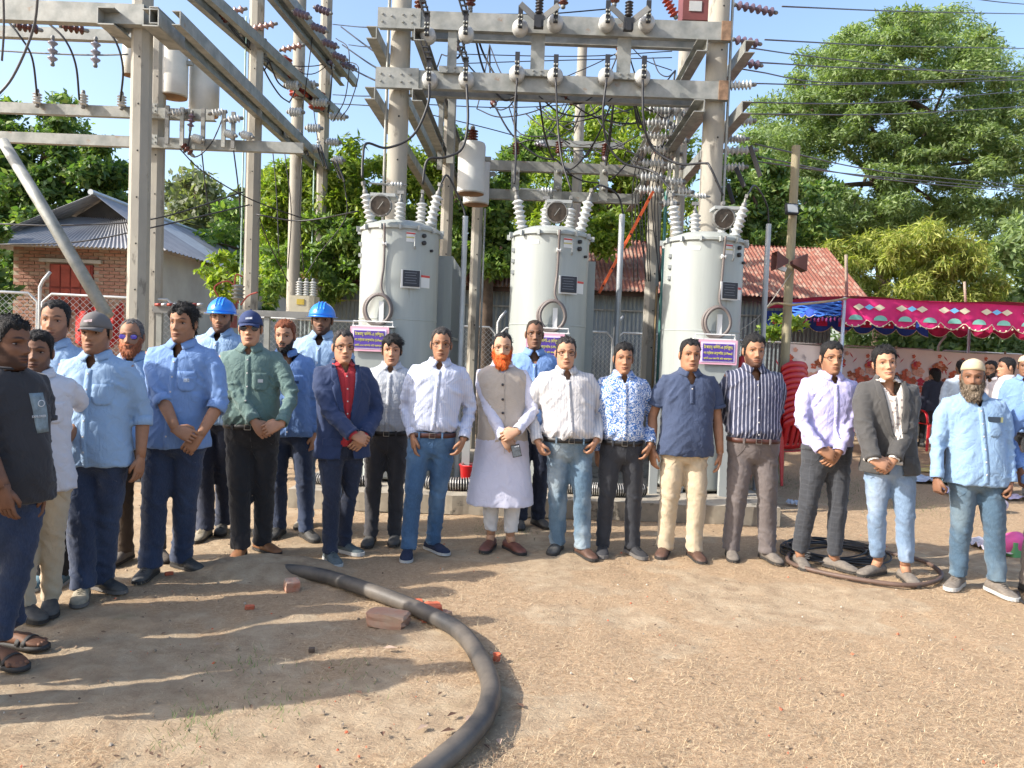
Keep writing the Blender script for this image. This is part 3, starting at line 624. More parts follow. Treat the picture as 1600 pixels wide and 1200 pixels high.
# ================================================================ PEOPLE
def skin_mat(name, col):
    if name in MATS: return MATS[name]
    m, nt, bs = newmat(name)
    a = _n(nt, 'ShaderNodeAttribute', attribute_name='tint')
    f = noise_n(nt, coords(nt), 22, 5, 0.6)
    base = ramp(nt, f, [(0.3, tuple(c*0.86 for c in col)), (0.7, tuple(min(1, c*1.1) for c in col))])
    out = mixc(nt, 1.0, base, a.outputs['Color'], 'MULTIPLY')
    nt.links.new(out, bs.inputs['Base Color']); bs.inputs['Roughness'].default_value = 0.62; bs.inputs['Specular IOR Level'].default_value = .35
    bs.inputs['Subsurface Weight'].default_value = 0.0
    bump(nt, bs, noise_n(nt, coords(nt), 190, 3, 0.6), 0.25, 0.002)
    MATS[name] = m; return m
def hair_mat(name, col, rough=0.5):
    if name in MATS: return MATS[name]
    m, nt, bs = newmat(name)
    v = coords(nt, (1, 1, 0.25)); f = noise_n(nt, v, 170, 3, 0.7)
    nt.links.new(ramp(nt, f, [(0.3, tuple(c*0.45 for c in col)), (0.7, tuple(min(1, c*1.7) for c in col))]), bs.inputs['Base Color'])
    bs.inputs['Roughness'].default_value = rough
    bs.inputs['Specular IOR Level'].default_value = .3; bump(nt, bs, f, 1.0, 0.008); MATS[name] = m; return m
def cloth(name, col, kind='plain', col2=None, rough=0.85, var=0.10, scale=1.0, wr=0.35):
    if name in MATS: return MATS[name]
    m, nt, bs = newmat(name)
    v = coords(nt)
    f = noise_n(nt, v, 3.2, 4, 0.6)
    out = ramp(nt, f, [(0.3, tuple(c*(1-var) for c in col)), (0.7, tuple(min(1, c*(1+var*0.6)) for c in col))])
    sep = _n(nt, 'ShaderNodeSeparateXYZ'); nt.links.new(v, sep.inputs[0])
    def stripe(axis, freq, duty):
        mm = _n(nt, 'ShaderNodeMath', operation='MULTIPLY'); nt.links.new(sep.outputs[axis], mm.inputs[0]); mm.inputs[1].default_value = freq
        fr = _n(nt, 'ShaderNodeMath', operation='FRACT'); nt.links.new(mm.outputs[0], fr.inputs[0])
        return ramp(nt, fr.outputs[0], [(0.0, 0.0), (0.08, 1.0), (duty, 1.0), (min(0.99, duty+0.08), 0.0)])
    if kind == 'stripe':
        out = mixc(nt, stripe(0, 38*scale, 0.26), out, col2)
    elif kind == 'finestripe':
        out = mixc(nt, stripe(0, 62*scale, 0.3), out, col2)
    elif kind == 'check':
        s1 = stripe(0, 26*scale, 0.15); s2 = stripe(2, 26*scale, 0.15)
        out = mixc(nt, s1, out, col2); out = mixc(nt, s2, out, col2)
    elif kind == 'floral':
        w = _n(nt, 'ShaderNodeTexWave'); w.wave_type = 'RINGS'; w.inputs['Scale'].default_value = 5.5*scale; w.inputs['Distortion'].default_value = 26
        w.inputs['Detail'].default_value = 3; w.inputs['Detail Scale'].default_value = 3.2; w.inputs['Detail Roughness'].default_value = 0.6
        nt.links.new(v, w.inputs['Vector'])
        out = mixc(nt, ramp(nt, w.outputs['Fac'], [(0.50, 0.0), (0.60, 1.0)]), out, col2)
    elif kind == 'floral2':
        w = _n(nt, 'ShaderNodeTexVoronoi'); w.inputs['Scale'].default_value = 34*scale; nt.links.new(v, w.inputs['Vector'])
        out = mixc(nt, ramp(nt, w.outputs['Distance'], [(0.25, 1.0), (0.38, 0.0)]), out, col2)
    elif kind == 'denim':                # washed lighter thighs as a dye pattern in big soft patches
        f3 = noise_n(nt, coords(nt, (1, 1, 0.45)), 5.5, 3, 0.5)
        out = mixc(nt, ramp(nt, f3, [(0.45, 0.0), (0.68, 1.0)]), out, col2)
        f4 = noise_n(nt, coords(nt, (1, 1, 0.2)), 260, 2, 0.6); out = mixc(nt, ramp(nt, f4, [(0.4, 0.0), (0.8, 0.35)]), out, tuple(min(1, c*1.8+0.04) for c in col))
    elif kind == 'linen':
        f4 = noise_n(nt, coords(nt, (1, 1, 12)), 60, 2, 0.6); out = mixc(nt, ramp(nt, f4, [(0.35, 0.0), (0.7, 0.5)]), out, tuple(c*0.72 for c in col))
    nt.links.new(out, bs.inputs['Base Color']); bs.inputs['Roughness'].default_value = rough
    try: bs.inputs['Sheen Weight'].default_value = 0.15
    except Exception: pass
    # crumples: stretched noise plus fine weave
    a = noise_n(nt, coords(nt, (1.0, 1.0, 0.75)), 11, 3, 0.5, 1.2)
    b = noise_n(nt, v, 420, 2, 0.5)
    s1 = _n(nt, 'ShaderNodeMath', operation='SUBTRACT'); nt.links.new(a, s1.inputs[0]); s1.inputs[1].default_value = 0.5
    s2 = _n(nt, 'ShaderNodeMath', operation='ABSOLUTE'); nt.links.new(s1.outputs[0], s2.inputs[0])
    s3 = _n(nt, 'ShaderNodeMath', operation='POWER'); nt.links.new(s2.outputs[0], s3.inputs[0]); s3.inputs[1].default_value = 0.6
    mx = _n(nt, 'ShaderNodeMath', operation='MULTIPLY_ADD'); nt.links.new(b, mx.inputs[0]); mx.inputs[1].default_value = 0.04; nt.links.new(s3.outputs[0], mx.inputs[2])
    bump(nt, bs, mx.outputs[0], min(1, wr*.75), 0.025)
    MATS[name] = m; return m
def eye_white(): return mat('eye_white', (0.30, 0.25, 0.22), 0.35, var=0.0)  # shade over the squinting eyes is put into this darkened white
def eye_dark(): return mat('eye_dark', (0.012, 0.008, 0.006), 0.2, var=0.0)

HEAD_T = np.array([  # z, half width, front, back
    (-0.215, .064, .050, .066), (-0.19, .057, .040, .060), (-0.16, .055, .036, .062), (-0.135, .056, .040, .066), (-0.122, .054, .058, .070),
    (-0.114, .048, .083, .072), (-0.100, .052, .094, .074), (-0.085, .0595, .0945, .078), (-0.060, .066, .093, .084), (-0.030, .0705, .092, .090),
    (0.0, .0735, .090, .095), (0.030, .0755, .094, .099), (0.055, .0745, .091, .097), (0.078, .068, .080, .088), (0.096, .056, .062, .070),
    (0.108, .040, .042, .049), (0.1145, .022, .022, .026), (0.116, .004, .004, .005)])
def _smooth_tab():
    zz = np.linspace(-0.215, 0.116, 400); cols = []
    for c in (1, 2, 3):
        y = np.interp(zz, HEAD_T[:, 0], HEAD_T[:, c]); k = np.hanning(21); k /= k.sum()
        yp = np.convolve(np.pad(y, 10, mode='reflect', reflect_type='odd'), k, 'valid'); w = np.clip((0.112-zz)/0.02, 0, 1); cols.append(y*(1-w)+yp*w)
    return zz, cols
HZ, HC = _smooth_tab()
H_ZS = np.concatenate([np.linspace(-0.215, -0.125, 6), np.linspace(-0.119, 0.048, 46), np.array([.055, .063, .071, .079, .086, .092, .098, .103, .1075, .111, .1138, .116])])
H_NT = 64
_t = np.linspace(0, 2*PI, H_NT, endpoint=False); H_TH = _t - 0.42*np.sin(_t)       # 0 = front
def g2(x, z, cx, cz, sx, sz): return np.exp(-((x-cx)/sx)**2-((z-cz)/sz)**2)
def head_grid(F):
    wf = F.get('w', 1.0)*.89; jaw = F.get('jaw', 1.0); smile = F.get('smile', 0)
    TH, Z = np.meshgrid(H_TH, H_ZS)
    w = np.interp(Z, HZ, HC[0])*wf; fr = np.interp(Z, HZ, HC[1]); bk = np.interp(Z, HZ, HC[2])
    w = w*(1+(jaw-1)*np.clip((-Z-0.02)/0.08, 0, 1)*np.clip((Z+0.13)/0.02, 0, 1))
    s, c = np.sin(TH), np.cos(TH)
    low = np.clip((-Z-0.03)/0.05, 0, 1)*np.clip((Z+0.125)/0.01, 0, 1)
    e = 1-0.12*low
    X = w*np.sign(s)*np.abs(s)**e; Y = np.where(c > 0, -fr*np.abs(c)**(0.86), bk*np.abs(c)**0.95)
    face = np.clip(c*3, 0, 1)
    nl = F.get('nose', 1.0)
    D = 0
    D = D + 0.021*nl*g2(X, Z, 0, -0.031, 0.0125, 0.010) + 0.013*nl*g2(X, Z, 0, -0.012, 0.009, 0.017) + 0.006*g2(X, Z, 0, 0.012, 0.008, 0.015)
    D = D + 0.008*nl*(g2(X, Z, 0.014, -0.036, 0.007, 0.007)+g2(X, Z, -0.014, -0.036, 0.007, 0.007))
    D = D - 0.0135*(g2(X, Z, 0.031, 0.004, 0.017, 0.010)+g2(X, Z, -0.031, 0.004, 0.017, 0.010))
    D = D + 0.0075*(g2(X, Z, 0.028, 0.026, 0.022, 0.007)+g2(X, Z, -0.028, 0.026, 0.022, 0.007))
    D = D + 0.006*g2(X, Z, 0, -0.066, 0.022, 0.012) + 0.0035*g2(X, Z, 0, -0.060, 0.016, 0.0042) + 0.0045*g2(X, Z, 0, -0.074, 0.015, 0.0048)
    D = D - 0.0045*g2(X, Z, 0, -0.0668, 0.022, 0.0022) - 0.004*g2(X, Z, 0, -0.083, 0.018, 0.004)
    D = D + 0.007*g2(X, Z, 0, -0.101, 0.020, 0.012)
    ck = 0.005+0.004*smile
    D = D + ck*(g2(X, Z, 0.044, -0.024, 0.018, 0.016)+g2(X, Z, -0.044, -0.024, 0.018, 0.016))
    D = D - 0.003*(g2(X, Z, 0.034, -0.052, 0.008, 0.018)+g2(X, Z, -0.034, -0.052, 0.008, 0.018))*(1+smile)
    Y = Y - D*face
    # colour multipliers
    T = np.ones(Z.shape+(3,))
    def paint(mask, col):
        mk = np.clip(mask, 0, 1)*face
        for k in range(3): T[..., k] = T[..., k]*(1-mk)+T[..., k]*col[k]*mk
    arch = 0.0285+0.004*np.exp(-((np.abs(X)-0.034)/0.012)**2)-0.002*(np.abs(X) < .02)
    br = np.exp(-((Z-arch)/0.0048)**4)*np.exp(-((np.abs(X)-0.032)/0.0180)**6)
    paint(br*0.95, F.get('browc', (0.10, 0.09, 0.09)))
    wl = 0.024+0.006*smile; lipz = -0.0668+0.10*smile*np.abs(X)*0.9
    lips = np.exp(-((Z-lipz+0.001)/0.0082)**4)*np.exp(-(X/wl)**6)
    paint(lips*0.95, F.get('lipc', (0.55, 0.36, 0.36)))
    paint(np.exp(-((Z-lipz)/0.0024)**2)*np.exp(-(X/(wl*1.05))**8), (0.33, 0.26, 0.26))
    for sx in (-1, 1):
        paint(0.55*g2(X, Z, sx*0.031, 0.004, 0.019, 0.010), (0.62, 0.55, 0.54))
        paint(0.95*np.exp(-((Z-0.0105-0.004*np.exp(-((X-sx*0.031)/0.009)**2)+0.003)/0.0022)**2)*np.exp(-((X-sx*0.031)/0.0165)**6), (0.12, 0.10, 0.10))
        paint(0.7*g2(X, Z, sx*0.0095, -0.0415, 0.0045, 0.003), (0.25, 0.18, 0.17))
    zb = np.interp(np.abs(np.degrees(np.where(TH > PI, TH-2*PI, TH))), [0, 18, 32, 55, 72, 92, 100], [-.084, -.076, -.058, -.047, -.018, -.008, -.2])
    bmask = 1/(1+np.exp(np.clip((Z-zb)/0.003, -30, 30)))*(Z > -0.150)
    mous = np.exp(-((Z+0.0525)/0.0058)**4)*np.exp(-(X/0.029)**6)
    gap = 1-0.9*np.exp(-((Z+0.0668)/0.012)**4)*np.exp(-(X/0.027)**6)
    both = np.maximum(bmask*gap, mous*F.get('mous', 1.0))
    st = F.get('stubble', 0.0)
    if st:
        dk = .17 if st > .85 else .40
        for k, cc in enumerate((dk+.02, dk, dk+.02)): T[..., k] *= 1-(1-cc)*st*np.clip(both*face+bmask*(1-face), 0, 1)
    return X, Y, Z, TH, T, bmask, mous, both

def person_sleeve(kind): return kind
PEOPLE = []
def two_bone(S0, T, l1, l2, pole):
    d = T-S0; L = d.length
    mx = (l1+l2)*0.995
    if L > mx: T = S0+d*(mx/L); d = T-S0; L = mx
    a = (l1*l1-l2*l2+L*L)/(2*L); h = math.sqrt(max(0, l1*l1-a*a)); u = d.normalized()
    p = pole-u*pole.dot(u); p.normalize()
    return S0+u*a+p*h, T
def hand_mesh(mb, wrist, fdir, pnorm, side, curl=0.5, mi=0, hs=1.0, spread=0.0):
    # side=+1: thumb on +x' side ; pnorm points out of the back of the hand
    z = fdir.normalized(); y = (pnorm - z*pnorm.dot(z)).normalized(); x = y.cross(z)*side
    def L(a, b, c): return wrist + (x*a+y*b+z*c)*hs
    mb.tube([L(0, 0, -.02), L(0, 0, .0), L(0.002, 0, .028), L(0.001, 0, .06), L(0, 0, .088), L(0, -.002, .096)],
            [(.026*hs, .020*hs), (.028*hs, .0205*hs), (.038*hs, .0185*hs), (.0425*hs, .016*hs), (.041*hs, .0125*hs), (.034*hs, .008*hs)], 14, mi, ref=x, expo=0.85)
    for i, (ox, ln, r) in enumerate(((.031, .068, .0092), (.0105, .076, .0096), (-.0105, .070, .0092), (-.030, .056, .0082))):
        p = L(ox, -.001, .080); pts = [p]; ang = 0; cur = L(ox*1.04, -.001, .092); pts.append(cur)
        for k, fr in enumerate((0.42, 0.32, 0.26)):
            ang += curl*(0.55, 0.9, 0.7)[k]*(1+0.12*i)
            dd = z*math.cos(ang) - y*math.sin(ang) + x*(spread*(1.5-i)*0.08)
            cur = cur + dd.normalized()*(ln*fr*hs)
            pts.append(cur)
        mb.tube(pts, [r*hs, r*1.03*hs, r*1.0*hs, r*.93*hs, r*.6*hs], 8, mi)
    p0 = L(.022, -.004, .018); p1 = L(.044, -.008, .045); p2 = L(.050, -.016-0.012*curl, .072); p3 = L(.045-0.012*curl, -.022-0.02*curl, .094)
    mb.tube([p0, p1, p2, p3], [.015*hs, .0130*hs, .0108*hs, .0065*hs], 8, mi)

TORSO = [(.874, .060, .062, .012), (.860, .064, .064, .012), (.850, .082, .069, .012), (.840, .114, .077, .012), (.828, .152, .087, .010), (.810, .175, .100, .006), (.775, .183, .113, 0),
         (.725, .178, .121, -.004), (.67, .170, .121, -.004), (.62, .163, .117, -.002), (.575, .161, .115, 0), (.535, .163, .115, 0), (.50, .169, .116, .002), (.46, .172, .114, .004), (.42, .172, .114, .004), (.30, .185, .120, .004)]
class Person: pass
def ring_pts(p, zf, grow=0.0, n=36, flare=0.0):
    z0 = np.array([t[0] for t in TORSO])[::-1]
    rx = float(np.interp(zf, z0, np.array([t[1] for t in TORSO])[::-1]))*p.bw; ry = float(np.interp(zf, z0, np.array([t[2] for t in TORSO])[::-1]))
    cy = float(np.interp(zf, z0, np.array([t[3] for t in TORSO])[::-1]))
    if zf > .845: rx /= p.bw
    k = math.exp(-((zf-.575)/.085)**2)*p.belly
    rx += .018*k+flare+grow; rf = ry+.075*k+flare+grow; rb = ry+grow+flare*0.6
    rx *= p.sc; rf *= p.sc; rb *= p.sc
    cx = p.spx(zf*p.h); cy = cy*p.sc + p.spy(zf*p.h); z = zf*p.h; out = []
    for i in range(n):
        a = 2*PI*i/n; s, c = math.sin(a), math.cos(a)
        e = 0.84 if zf < .84 else 1.0
        x = rx*math.copysign(abs(s)**e, s); y = (-rf if c > 0 else rb)*abs(c)**(0.9)
        out.append(Vector((cx+x, cy+y, z)))
    return out
def torso_front(p, zf, x=0.0):
    r = ring_pts(p, zf, 0.0, 72)
    return min((abs(q.x-p.spx(zf*p.h)-x), q.y) for q in r if q.y <= p.spy(zf*p.h)+.02*1)[1]

def person(label, feet, top, yaw=0, hyaw=0, hpitch=0, htilt=0, hands=None, skin=(.30, .16, .10), face=None, hair=None, beard=None,
           shirt=None, jacket=None, trousers=None, shoes=None, head_gear=None, glasses=None, bw=1.0, belly=0.3, root=None, height=None, extras=(), sit=False, group=None, hs=None, z0=0.0):
    p = Person(); p.label = label
    if root is None:
        g = [G(x, y) for x, y, _ in feet]; r = (g[0]+g[1])/2
    else: r = Vector(root); g = None
    tp = P(top[0], top[1], r.y) if top[0] != 0 else Vector((r.x, r.y, height))
    p.h = height or tp.z - z0
    p.root = Vector((r.x, r.y, z0)); p.yaw = math.radians(yaw); Rm = Matrix.Rotation(-p.yaw, 3, 'Z'); p.Rm = Rm
    loc = lambda w: Rm @ (w-p.root)
    p.sc = p.h/1.66; p.bw = bw; p.belly = belly; p.sit = sit
    hx = loc(Vector((tp.x, r.y, z0)))
    hip = hx*0.45; hip.z = 0
    p.spx = lambda z: lerp(hip.x, hx.x, min(1, max(0, (z/p.h-.5)/.4))); p.spy = lambda z: lerp(hip.y, hx.y, min(1, max(0, (z/p.h-.5)/.4)))
    p.hip = hip; p.hx = hx; p.g = [loc(q) for q in g] if g else None; p.feet = feet
    if not feet: p.g = [Vector((-.11, -.03, 0)), Vector((.11, -.03, 0))]; p.toes = [-.2, .2]
    else: p.toes = [math.radians(f[2])-p.yaw for f in feet]
    p.hyaw = math.radians(hyaw)-p.yaw; p.hpitch = math.radians(hpitch); p.htilt = math.radians(htilt)
    p.hands = hands or {}; p.skin = skin; p.face = face or {}; p.hair = hair; p.beard = beard; p.shirt = shirt; p.jacket = jacket; p.tr = trousers; p.shoes = shoes
    p.gear = head_gear; p.glasses = glasses; p.extras = extras; p.group = group; p.loc = loc; p.hs = (hs or .985)
    p.idx = len(PEOPLE)
    PEOPLE.append(p)
    # ---- arms
    p.arm = []
    for i, sgn in enumerate((-1, 1)):
        Sh = Vector((p.spx(.8*p.h)+sgn*.168*p.bw*p.sc, p.spy(.8*p.h)+.006, .803*p.h))
        hd = p.hands[i] if i in p.hands else ('hang', None)
        kind, px = hd[0], hd[1]; off = hd[2] if len(hd) > 2 else None
        l1, l2 = .172*p.h, .150*p.h
        pole = Vector((sgn*0.45, 0.9, 0)); pn = Vector((sgn*1.0, -0.25, 0)); fd = Vector((-sgn*.05, -.10, -1)); curl = .45; back = Vector((sgn, -.35, 0))
        if px is not None:
            depth = r.y + (off if off is not None else -.05)
            c = loc(P(px[0], px[1], depth)); c.z += -0
        else: c = Vector((Sh.x+sgn*.05, p.spy(.5*p.h)-.04, .435*p.h))
        if kind == 'hang': wrist = c-fd*.085
        elif kind == 'fist': wrist = c-fd*.06; curl = 1.5
        elif kind == 'pocket': fd = Vector((-sgn*.45, -.15, -1)).normalized(); wrist = c-fd*.07; curl = 1.1; pole = Vector((sgn*.6, .9, 0))
        elif kind == 'in_pocket': fd = Vector((-sgn*.35, -.1, -1)).normalized(); wrist = c-fd*.03; curl = .6; pole = Vector((sgn*.5, 1, 0))
        elif kind == 'over':   # upper clasping hand
            fd = Vector((-sgn*.92, -.12, -.36)).normalized(); wrist = c-fd*.065; curl = .95; back = Vector((0, -1, .35)); pole = Vector((sgn*.9, .55, -.3))
        elif kind == 'under':
            fd = Vector((-sgn*.66, -.02, -.74)).normalized(); wrist = c-fd*.06; curl = .75; back = Vector((0, -1, .1)); pole = Vector((sgn*.9, .55, -.3))
        elif kind == 'behind':
            wrist = Vector((p.spx(.55*p.h)+sgn*.06, .17*p.sc, .53*p.h)); fd = Vector((-sgn*.8, .1, -.5)).normalized(); pole = Vector((sgn, .1, 0)); l1 *= .97
        elif kind == 'lap': wrist = c; fd = Vector((-sgn*.3, -1, -.1)).normalized(); back = Vector((0, 0, 1))
        El, Wr = two_bone(Sh, wrist, l1, l2, pole)
        p.arm.append((Sh, El, Wr, fd, back, curl, kind))
    # ---- legs
    p.leg = []
    for i, sgn in enumerate((-1, 1)):
        Hp = Vector((p.spx(.5*p.h)+sgn*.084*p.sc*(.9+.1*p.bw), p.spy(.5*p.h)+.005, .485*p.h))
        if sit:
            kn = Vector((Hp.x+sgn*.05, Hp.y-.42, .50)); Hp = Vector((Hp.x, Hp.y, .50)); an = Vector((kn.x, kn.y+.02, .09)); f = Vector((0, -1, 0)); gp = Vector((an.x, an.y-.07, 0))
        else:
            gp = p.g[i]; f = Vector((math.sin(p.toes[i]), -math.cos(p.toes[i]), 0)); an = gp - f*.062*p.sc; an.z = .095
            kn = (Hp+an)/2; kn.z = .275*p.h; kn += Vector((0, -.018, 0)) + f*.012
        p.leg.append((Hp, kn, an, f, gp))
    return p

# ---------------- phase 1 : garment sources (voxel-joined so sleeves and legs run into the body of the garment)
QUEUE = []
def queue(p, key, mb, vox, it=4):
    me = mb.mesh('src', []); o = bpy.data.objects.new('src', me); COL.objects.link(o)
    m = o.modifiers.new('r', 'REMESH'); m.mode = 'VOXEL'; m.voxel_size = vox; m.use_smooth_shade = True
    s = o.modifiers.new('s', 'SMOOTH'); s.iterations = it; s.factor = 0.5
    QUEUE.append((p, key, o))
def sleeve(mb, p, i, a, b, grow, kind):
    Sh, El, Wr, fd, back, curl, hk = p.arm[i]; sgn = (-1, 1)[i]; sc = p.sc
    inn = Vector((p.spx(.8*p.h)+sgn*.07*sc, Sh.y, .809*p.h))
    pts = [inn, lerp(inn, Sh, .8)]; rad = [.050, .058]
    fa = (El-Sh); fb = (Wr-El)
    if kind == 'short': seq = [(0, .3, .064), (0, .66, .068)]
    elif kind == 'half': seq = [(0, .3, .061), (0, .7, .057), (0, 1, .054), (1, .12, .053)]
    elif kind == 'rolled': seq = [(0, .3, .061), (0, .7, .056), (0, .97, .053), (1, .22, .050)]
    else: seq = [(0, .3, .060), (0, .7, .053), (0, .97, .049), (1, .3, .046), (1, .65, .042), (1, .97, .039)]
    for (q, t, r) in seq:
        pts.append((Sh+fa*t) if q == 0 else (El+fb*t)); rad.append(r)
    rad = [(r+grow)*sc*(.5+.5*p.bw) for r in rad]
    mb.tube(pts, rad, 18, 0)
    return pts[-1], (pts[-1]-pts[-2]).normalized(), rad[-1]
def phase1(p):
    sh = p.shirt
    if sh:
        mb = MB(); lo = sh.get('hem', .52); zs = [z for z in (.868, .860, .850, .840, .828, .810, .775, .725, .67, .62, .575, .535, .50, .46, .42, .36, .30, .24) if z > lo+.012]+[lo]
        R = []
        for z in zs:
            fl = max(0, (.55-z))*sh.get('flare', .10)+.016*sstep(.60, .50, z)*(0 if sh.get('tuck') else 1); R.append(ring_pts(p, z, .004, 36, fl))
            if sh.get('tuck') and z < .60: R[-1] = ring_pts(p, z, .014 if z > lo+.001 else -.004, 36)
        mb.rings(R[::-1])
        p.sl = []
        for i in (0, 1):
            p.sl.append(sleeve(mb, p, i, 0, 0, 0, sh.get('sleeve', 'long')))
        queue(p, 'shirt', mb, .0122, 2)
    jk = p.jacket
    if jk:
        mb = MB(); lo = jk.get('hem', .44); zs = [z for z in (.862, .850, .840, .828, .810, .775, .725, .67, .62, .575, .535, .50, .46) if z > lo+.012]+[lo]
        R = [ring_pts(p, z, .018 if z < .83 else .010, 36, max(0, (.55-z))*.16) for z in zs]; mb.rings(R[::-1])
        if jk.get('sleeve', True):
            p.jsl = [sleeve(mb, p, i, 0, 0, .015, 'long') for i in (0, 1)]
        queue(p, 'jacket', mb, .0120, 2)
    t = p.tr
    if t:
        mb = MB(); top = t.get('top', .545 if (p.shirt or {}).get('tuck') else max(.50, (p.shirt or {}).get('hem', .47)+.02))
        if (p.shirt or {}).get('hem', .47) < .4: top = .5
        R = [ring_pts(p, z, g_, 36) for z, g_ in ((.455, -.010), (.48, -.002), (.51, .000), (.535, .002)) if z < top-.01]+[ring_pts(p, top, .004, 36)]
        t['top_used'] = top
        # close the seat: shrink lowest ring
        low = [Vector((p.hip.x+(q.x-p.hip.x)*.72, p.hip.y+(q.y-p.hip.y)*.70, .435*p.h if not p.sit else .42)) for q in R[0]]
        if not p.sit: mb.rings([low]+R)
        else: mb.rings([[Vector((q.x, q.y, .42)) for q in R[0]]]+R)
        lw = t.get('w', 1.0); hem = t.get('hem', .055)
        for i, (Hp, kn, an, f, gp) in enumerate(p.leg):
            hz = Vector((an.x, an.y, hem)); hz += f*.012
            a = lerp(kn, hz, .5)
            pts = [Hp+Vector((0, 0, .03)), lerp(Hp, kn, .3), lerp(Hp, kn, .65), kn, a+Vector((0, .012, 0)), lerp(a, hz, .6), hz]
            rr = [(.086, .104), (.087, .099), (.076*lw, .084*lw), (.066*lw, .070*lw), (.062*lw, .066*lw), (.059*lw, .064*lw), (.061*lw, .070*lw)]
            if t.get('crop'): rr[-1] = (.052*lw, .056*lw); rr[-2] = (.055*lw, .058*lw)
            mb.tube(pts, [(a_*p.sc, b_*p.sc) for a_, b_ in rr], 20, 0, ref=(1, 0, 0))
        queue(p, 'trousers', mb, .0128, 2)

def flush_queue():
    bpy.context.view_layer.update()
    dg = bpy.context.evaluated_depsgraph_get()
    for p, key, o in QUEUE:
        me = bpy.data.meshes.new_from_object(o.evaluated_get(dg)); setattr(p, 'm_'+key, me)
    for p, key, o in QUEUE:
        d = o.data; bpy.data.objects.remove(o); bpy.data.meshes.remove(d)
def get_co(me):
    a = np.empty(len(me.vertices)*3); me.vertices.foreach_get('co', a); return a.reshape(-1, 3)
def get_no(me):
    a = np.empty(len(me.vertices)*3); me.vertices.foreach_get('normal', a); return a.reshape(-1, 3)
def ridged(v): n = 1-min(1, abs(noise.noise(v))*2.6); return n*n*1.25
def wrinkle(p, me, key, amp=1.0):
    co = get_co(me); no = get_no(me); out = co.copy(); o = p.idx*17.3; h = p.h
    arms = [(np.array(a[0]), np.array(a[1]), np.array(a[2])) for a in p.arm]
    belt = (p.shirt or {}).get('hem', .5)*h
    for i in range(len(co)):
        x, y, z = co[i]
        if key == 'trousers':
            zf = z/h
            a = .0028+.0065*math.exp(-((zf-.08)/.05)**2)+.0055*math.exp(-((zf-.27)/.045)**2)+.006*math.exp(-((zf-.43)/.04)**2)
            d = a*(ridged(Vector((x*7+o, y*7, z*14+x*12)))-.6)+.006*noise.noise(Vector((x*13, y*13+o, z*3.4)))+.0025*noise.noise(Vector((x*32, y*32+o, z*40)))
        else:
            dm = 9; t = 0
            for (A, B, C) in arms:
                for (U, V) in ((A, B), (B, C)):
                    ux, uy, uz = V[0]-U[0], V[1]-U[1], V[2]-U[2]; ll = ux*ux+uy*uy+uz*uz+1e-9
                    s = max(0, min(1, ((x-U[0])*ux+(y-U[1])*uy+(z-U[2])*uz)/ll))
                    dd = (x-U[0]-ux*s)**2+(y-U[1]-uy*s)**2+(z-U[2]-uz*s)**2
                    if dd < dm: dm = dd; t = s if U is B else s-1
            onarm = 1 if dm < .0056 else 0
            if onarm:
                a = .0042+.009*math.exp(-(t/.28)**2)+.005*max(0, t)
                d = a*(ridged(Vector((x*13+o, y*13, z*17)))-.55)+.002*noise.noise(Vector((x*40, y*40+o, z*40)))
            else:
                a = .0038+.009*math.exp(-((z-belt-.03)/.07)**2)*(1 if (p.shirt or {}).get('tuck') and key == 'shirt' else .35)
                ax = abs(x-p.spx(z)); pit = math.exp(-((z/h-.74)/.06)**2)*sstep(.07, .16, ax)
                d = (a+.011*pit)*(ridged(Vector((x*7+o, y*6, z*13+ax*13)))-.55)+.0055*noise.noise(Vector((x*12+o, y*10, z*2.4)))*(1.6 if z/h < .55 else .9)+.0018*noise.noise(Vector((x*26+o, y*20, z*30)))
        out[i] += no[i]*(d*amp)
    me.vertices.foreach_set('co', out.ravel()); me.update()
def cut_open(p, me, wfun, zlo, vox=.0115, front=True):
    """snap the front edge to |x|=w(z) and drop faces inside"""
    co = get_co(me)
    cx = np.array([p.spx(z) for z in co[:, 2]]); cy = np.array([p.spy(z) for z in co[:, 2]])
    w = np.array([wfun(z) for z in co[:, 2]]); ax = np.abs(co[:, 0]-cx)
    fr = (co[:, 1] < cy+.03) & (co[:, 2] > zlo-vox) & (ax < .2)
    # not on arms
    fy = np.array([torso_front_cached(p, z) for z in co[:, 2]])
    fr &= co[:, 1] > fy-.07
    near = fr & (np.abs(ax-w) < vox*.62) & (w > 0)
    sg = np.where(co[:, 0] >= cx, 1, -1)
    co[near, 0] = (cx+sg*w)[near]
    me.vertices.foreach_set('co', co.ravel())
    bm = bmesh.new(); bm.from_mesh(me); bm.verts.ensure_lookup_table()
    ax2 = np.abs(co[:, 0]-cx); inside = fr & (ax2 < w-1e-4) & (w > 0)
    dl = [v for v in bm.verts if inside[v.index]]
    bmesh.ops.delete(bm, geom=dl, context='VERTS'); bm.to_mesh(me); bm.free(); me.update()
_tf = {}
def torso_front_cached(p, z):
    k = (p.idx, round(z*50))
    if k not in _tf: _tf[k] = torso_front(p, min(.86, max(.3, z/p.h)))
    return _tf[k]
def bvh_of(me):
    co = get_co(me); return BVHTree.FromPolygons([tuple(c) for c in co], [tuple(q.vertices) for q in me.polygons])
def front_hit(p, bvh, x, z, dflt=None):
    y0 = torso_front_cached(p, z)
    h = bvh.ray_cast(Vector((x, y0-.06, z)), Vector((0, 1, 0)), .3)
    if h[0] is None or abs(h[0].y-y0) > .07: return Vector((x, y0 if dflt is None else dflt, z))
    return h[0]
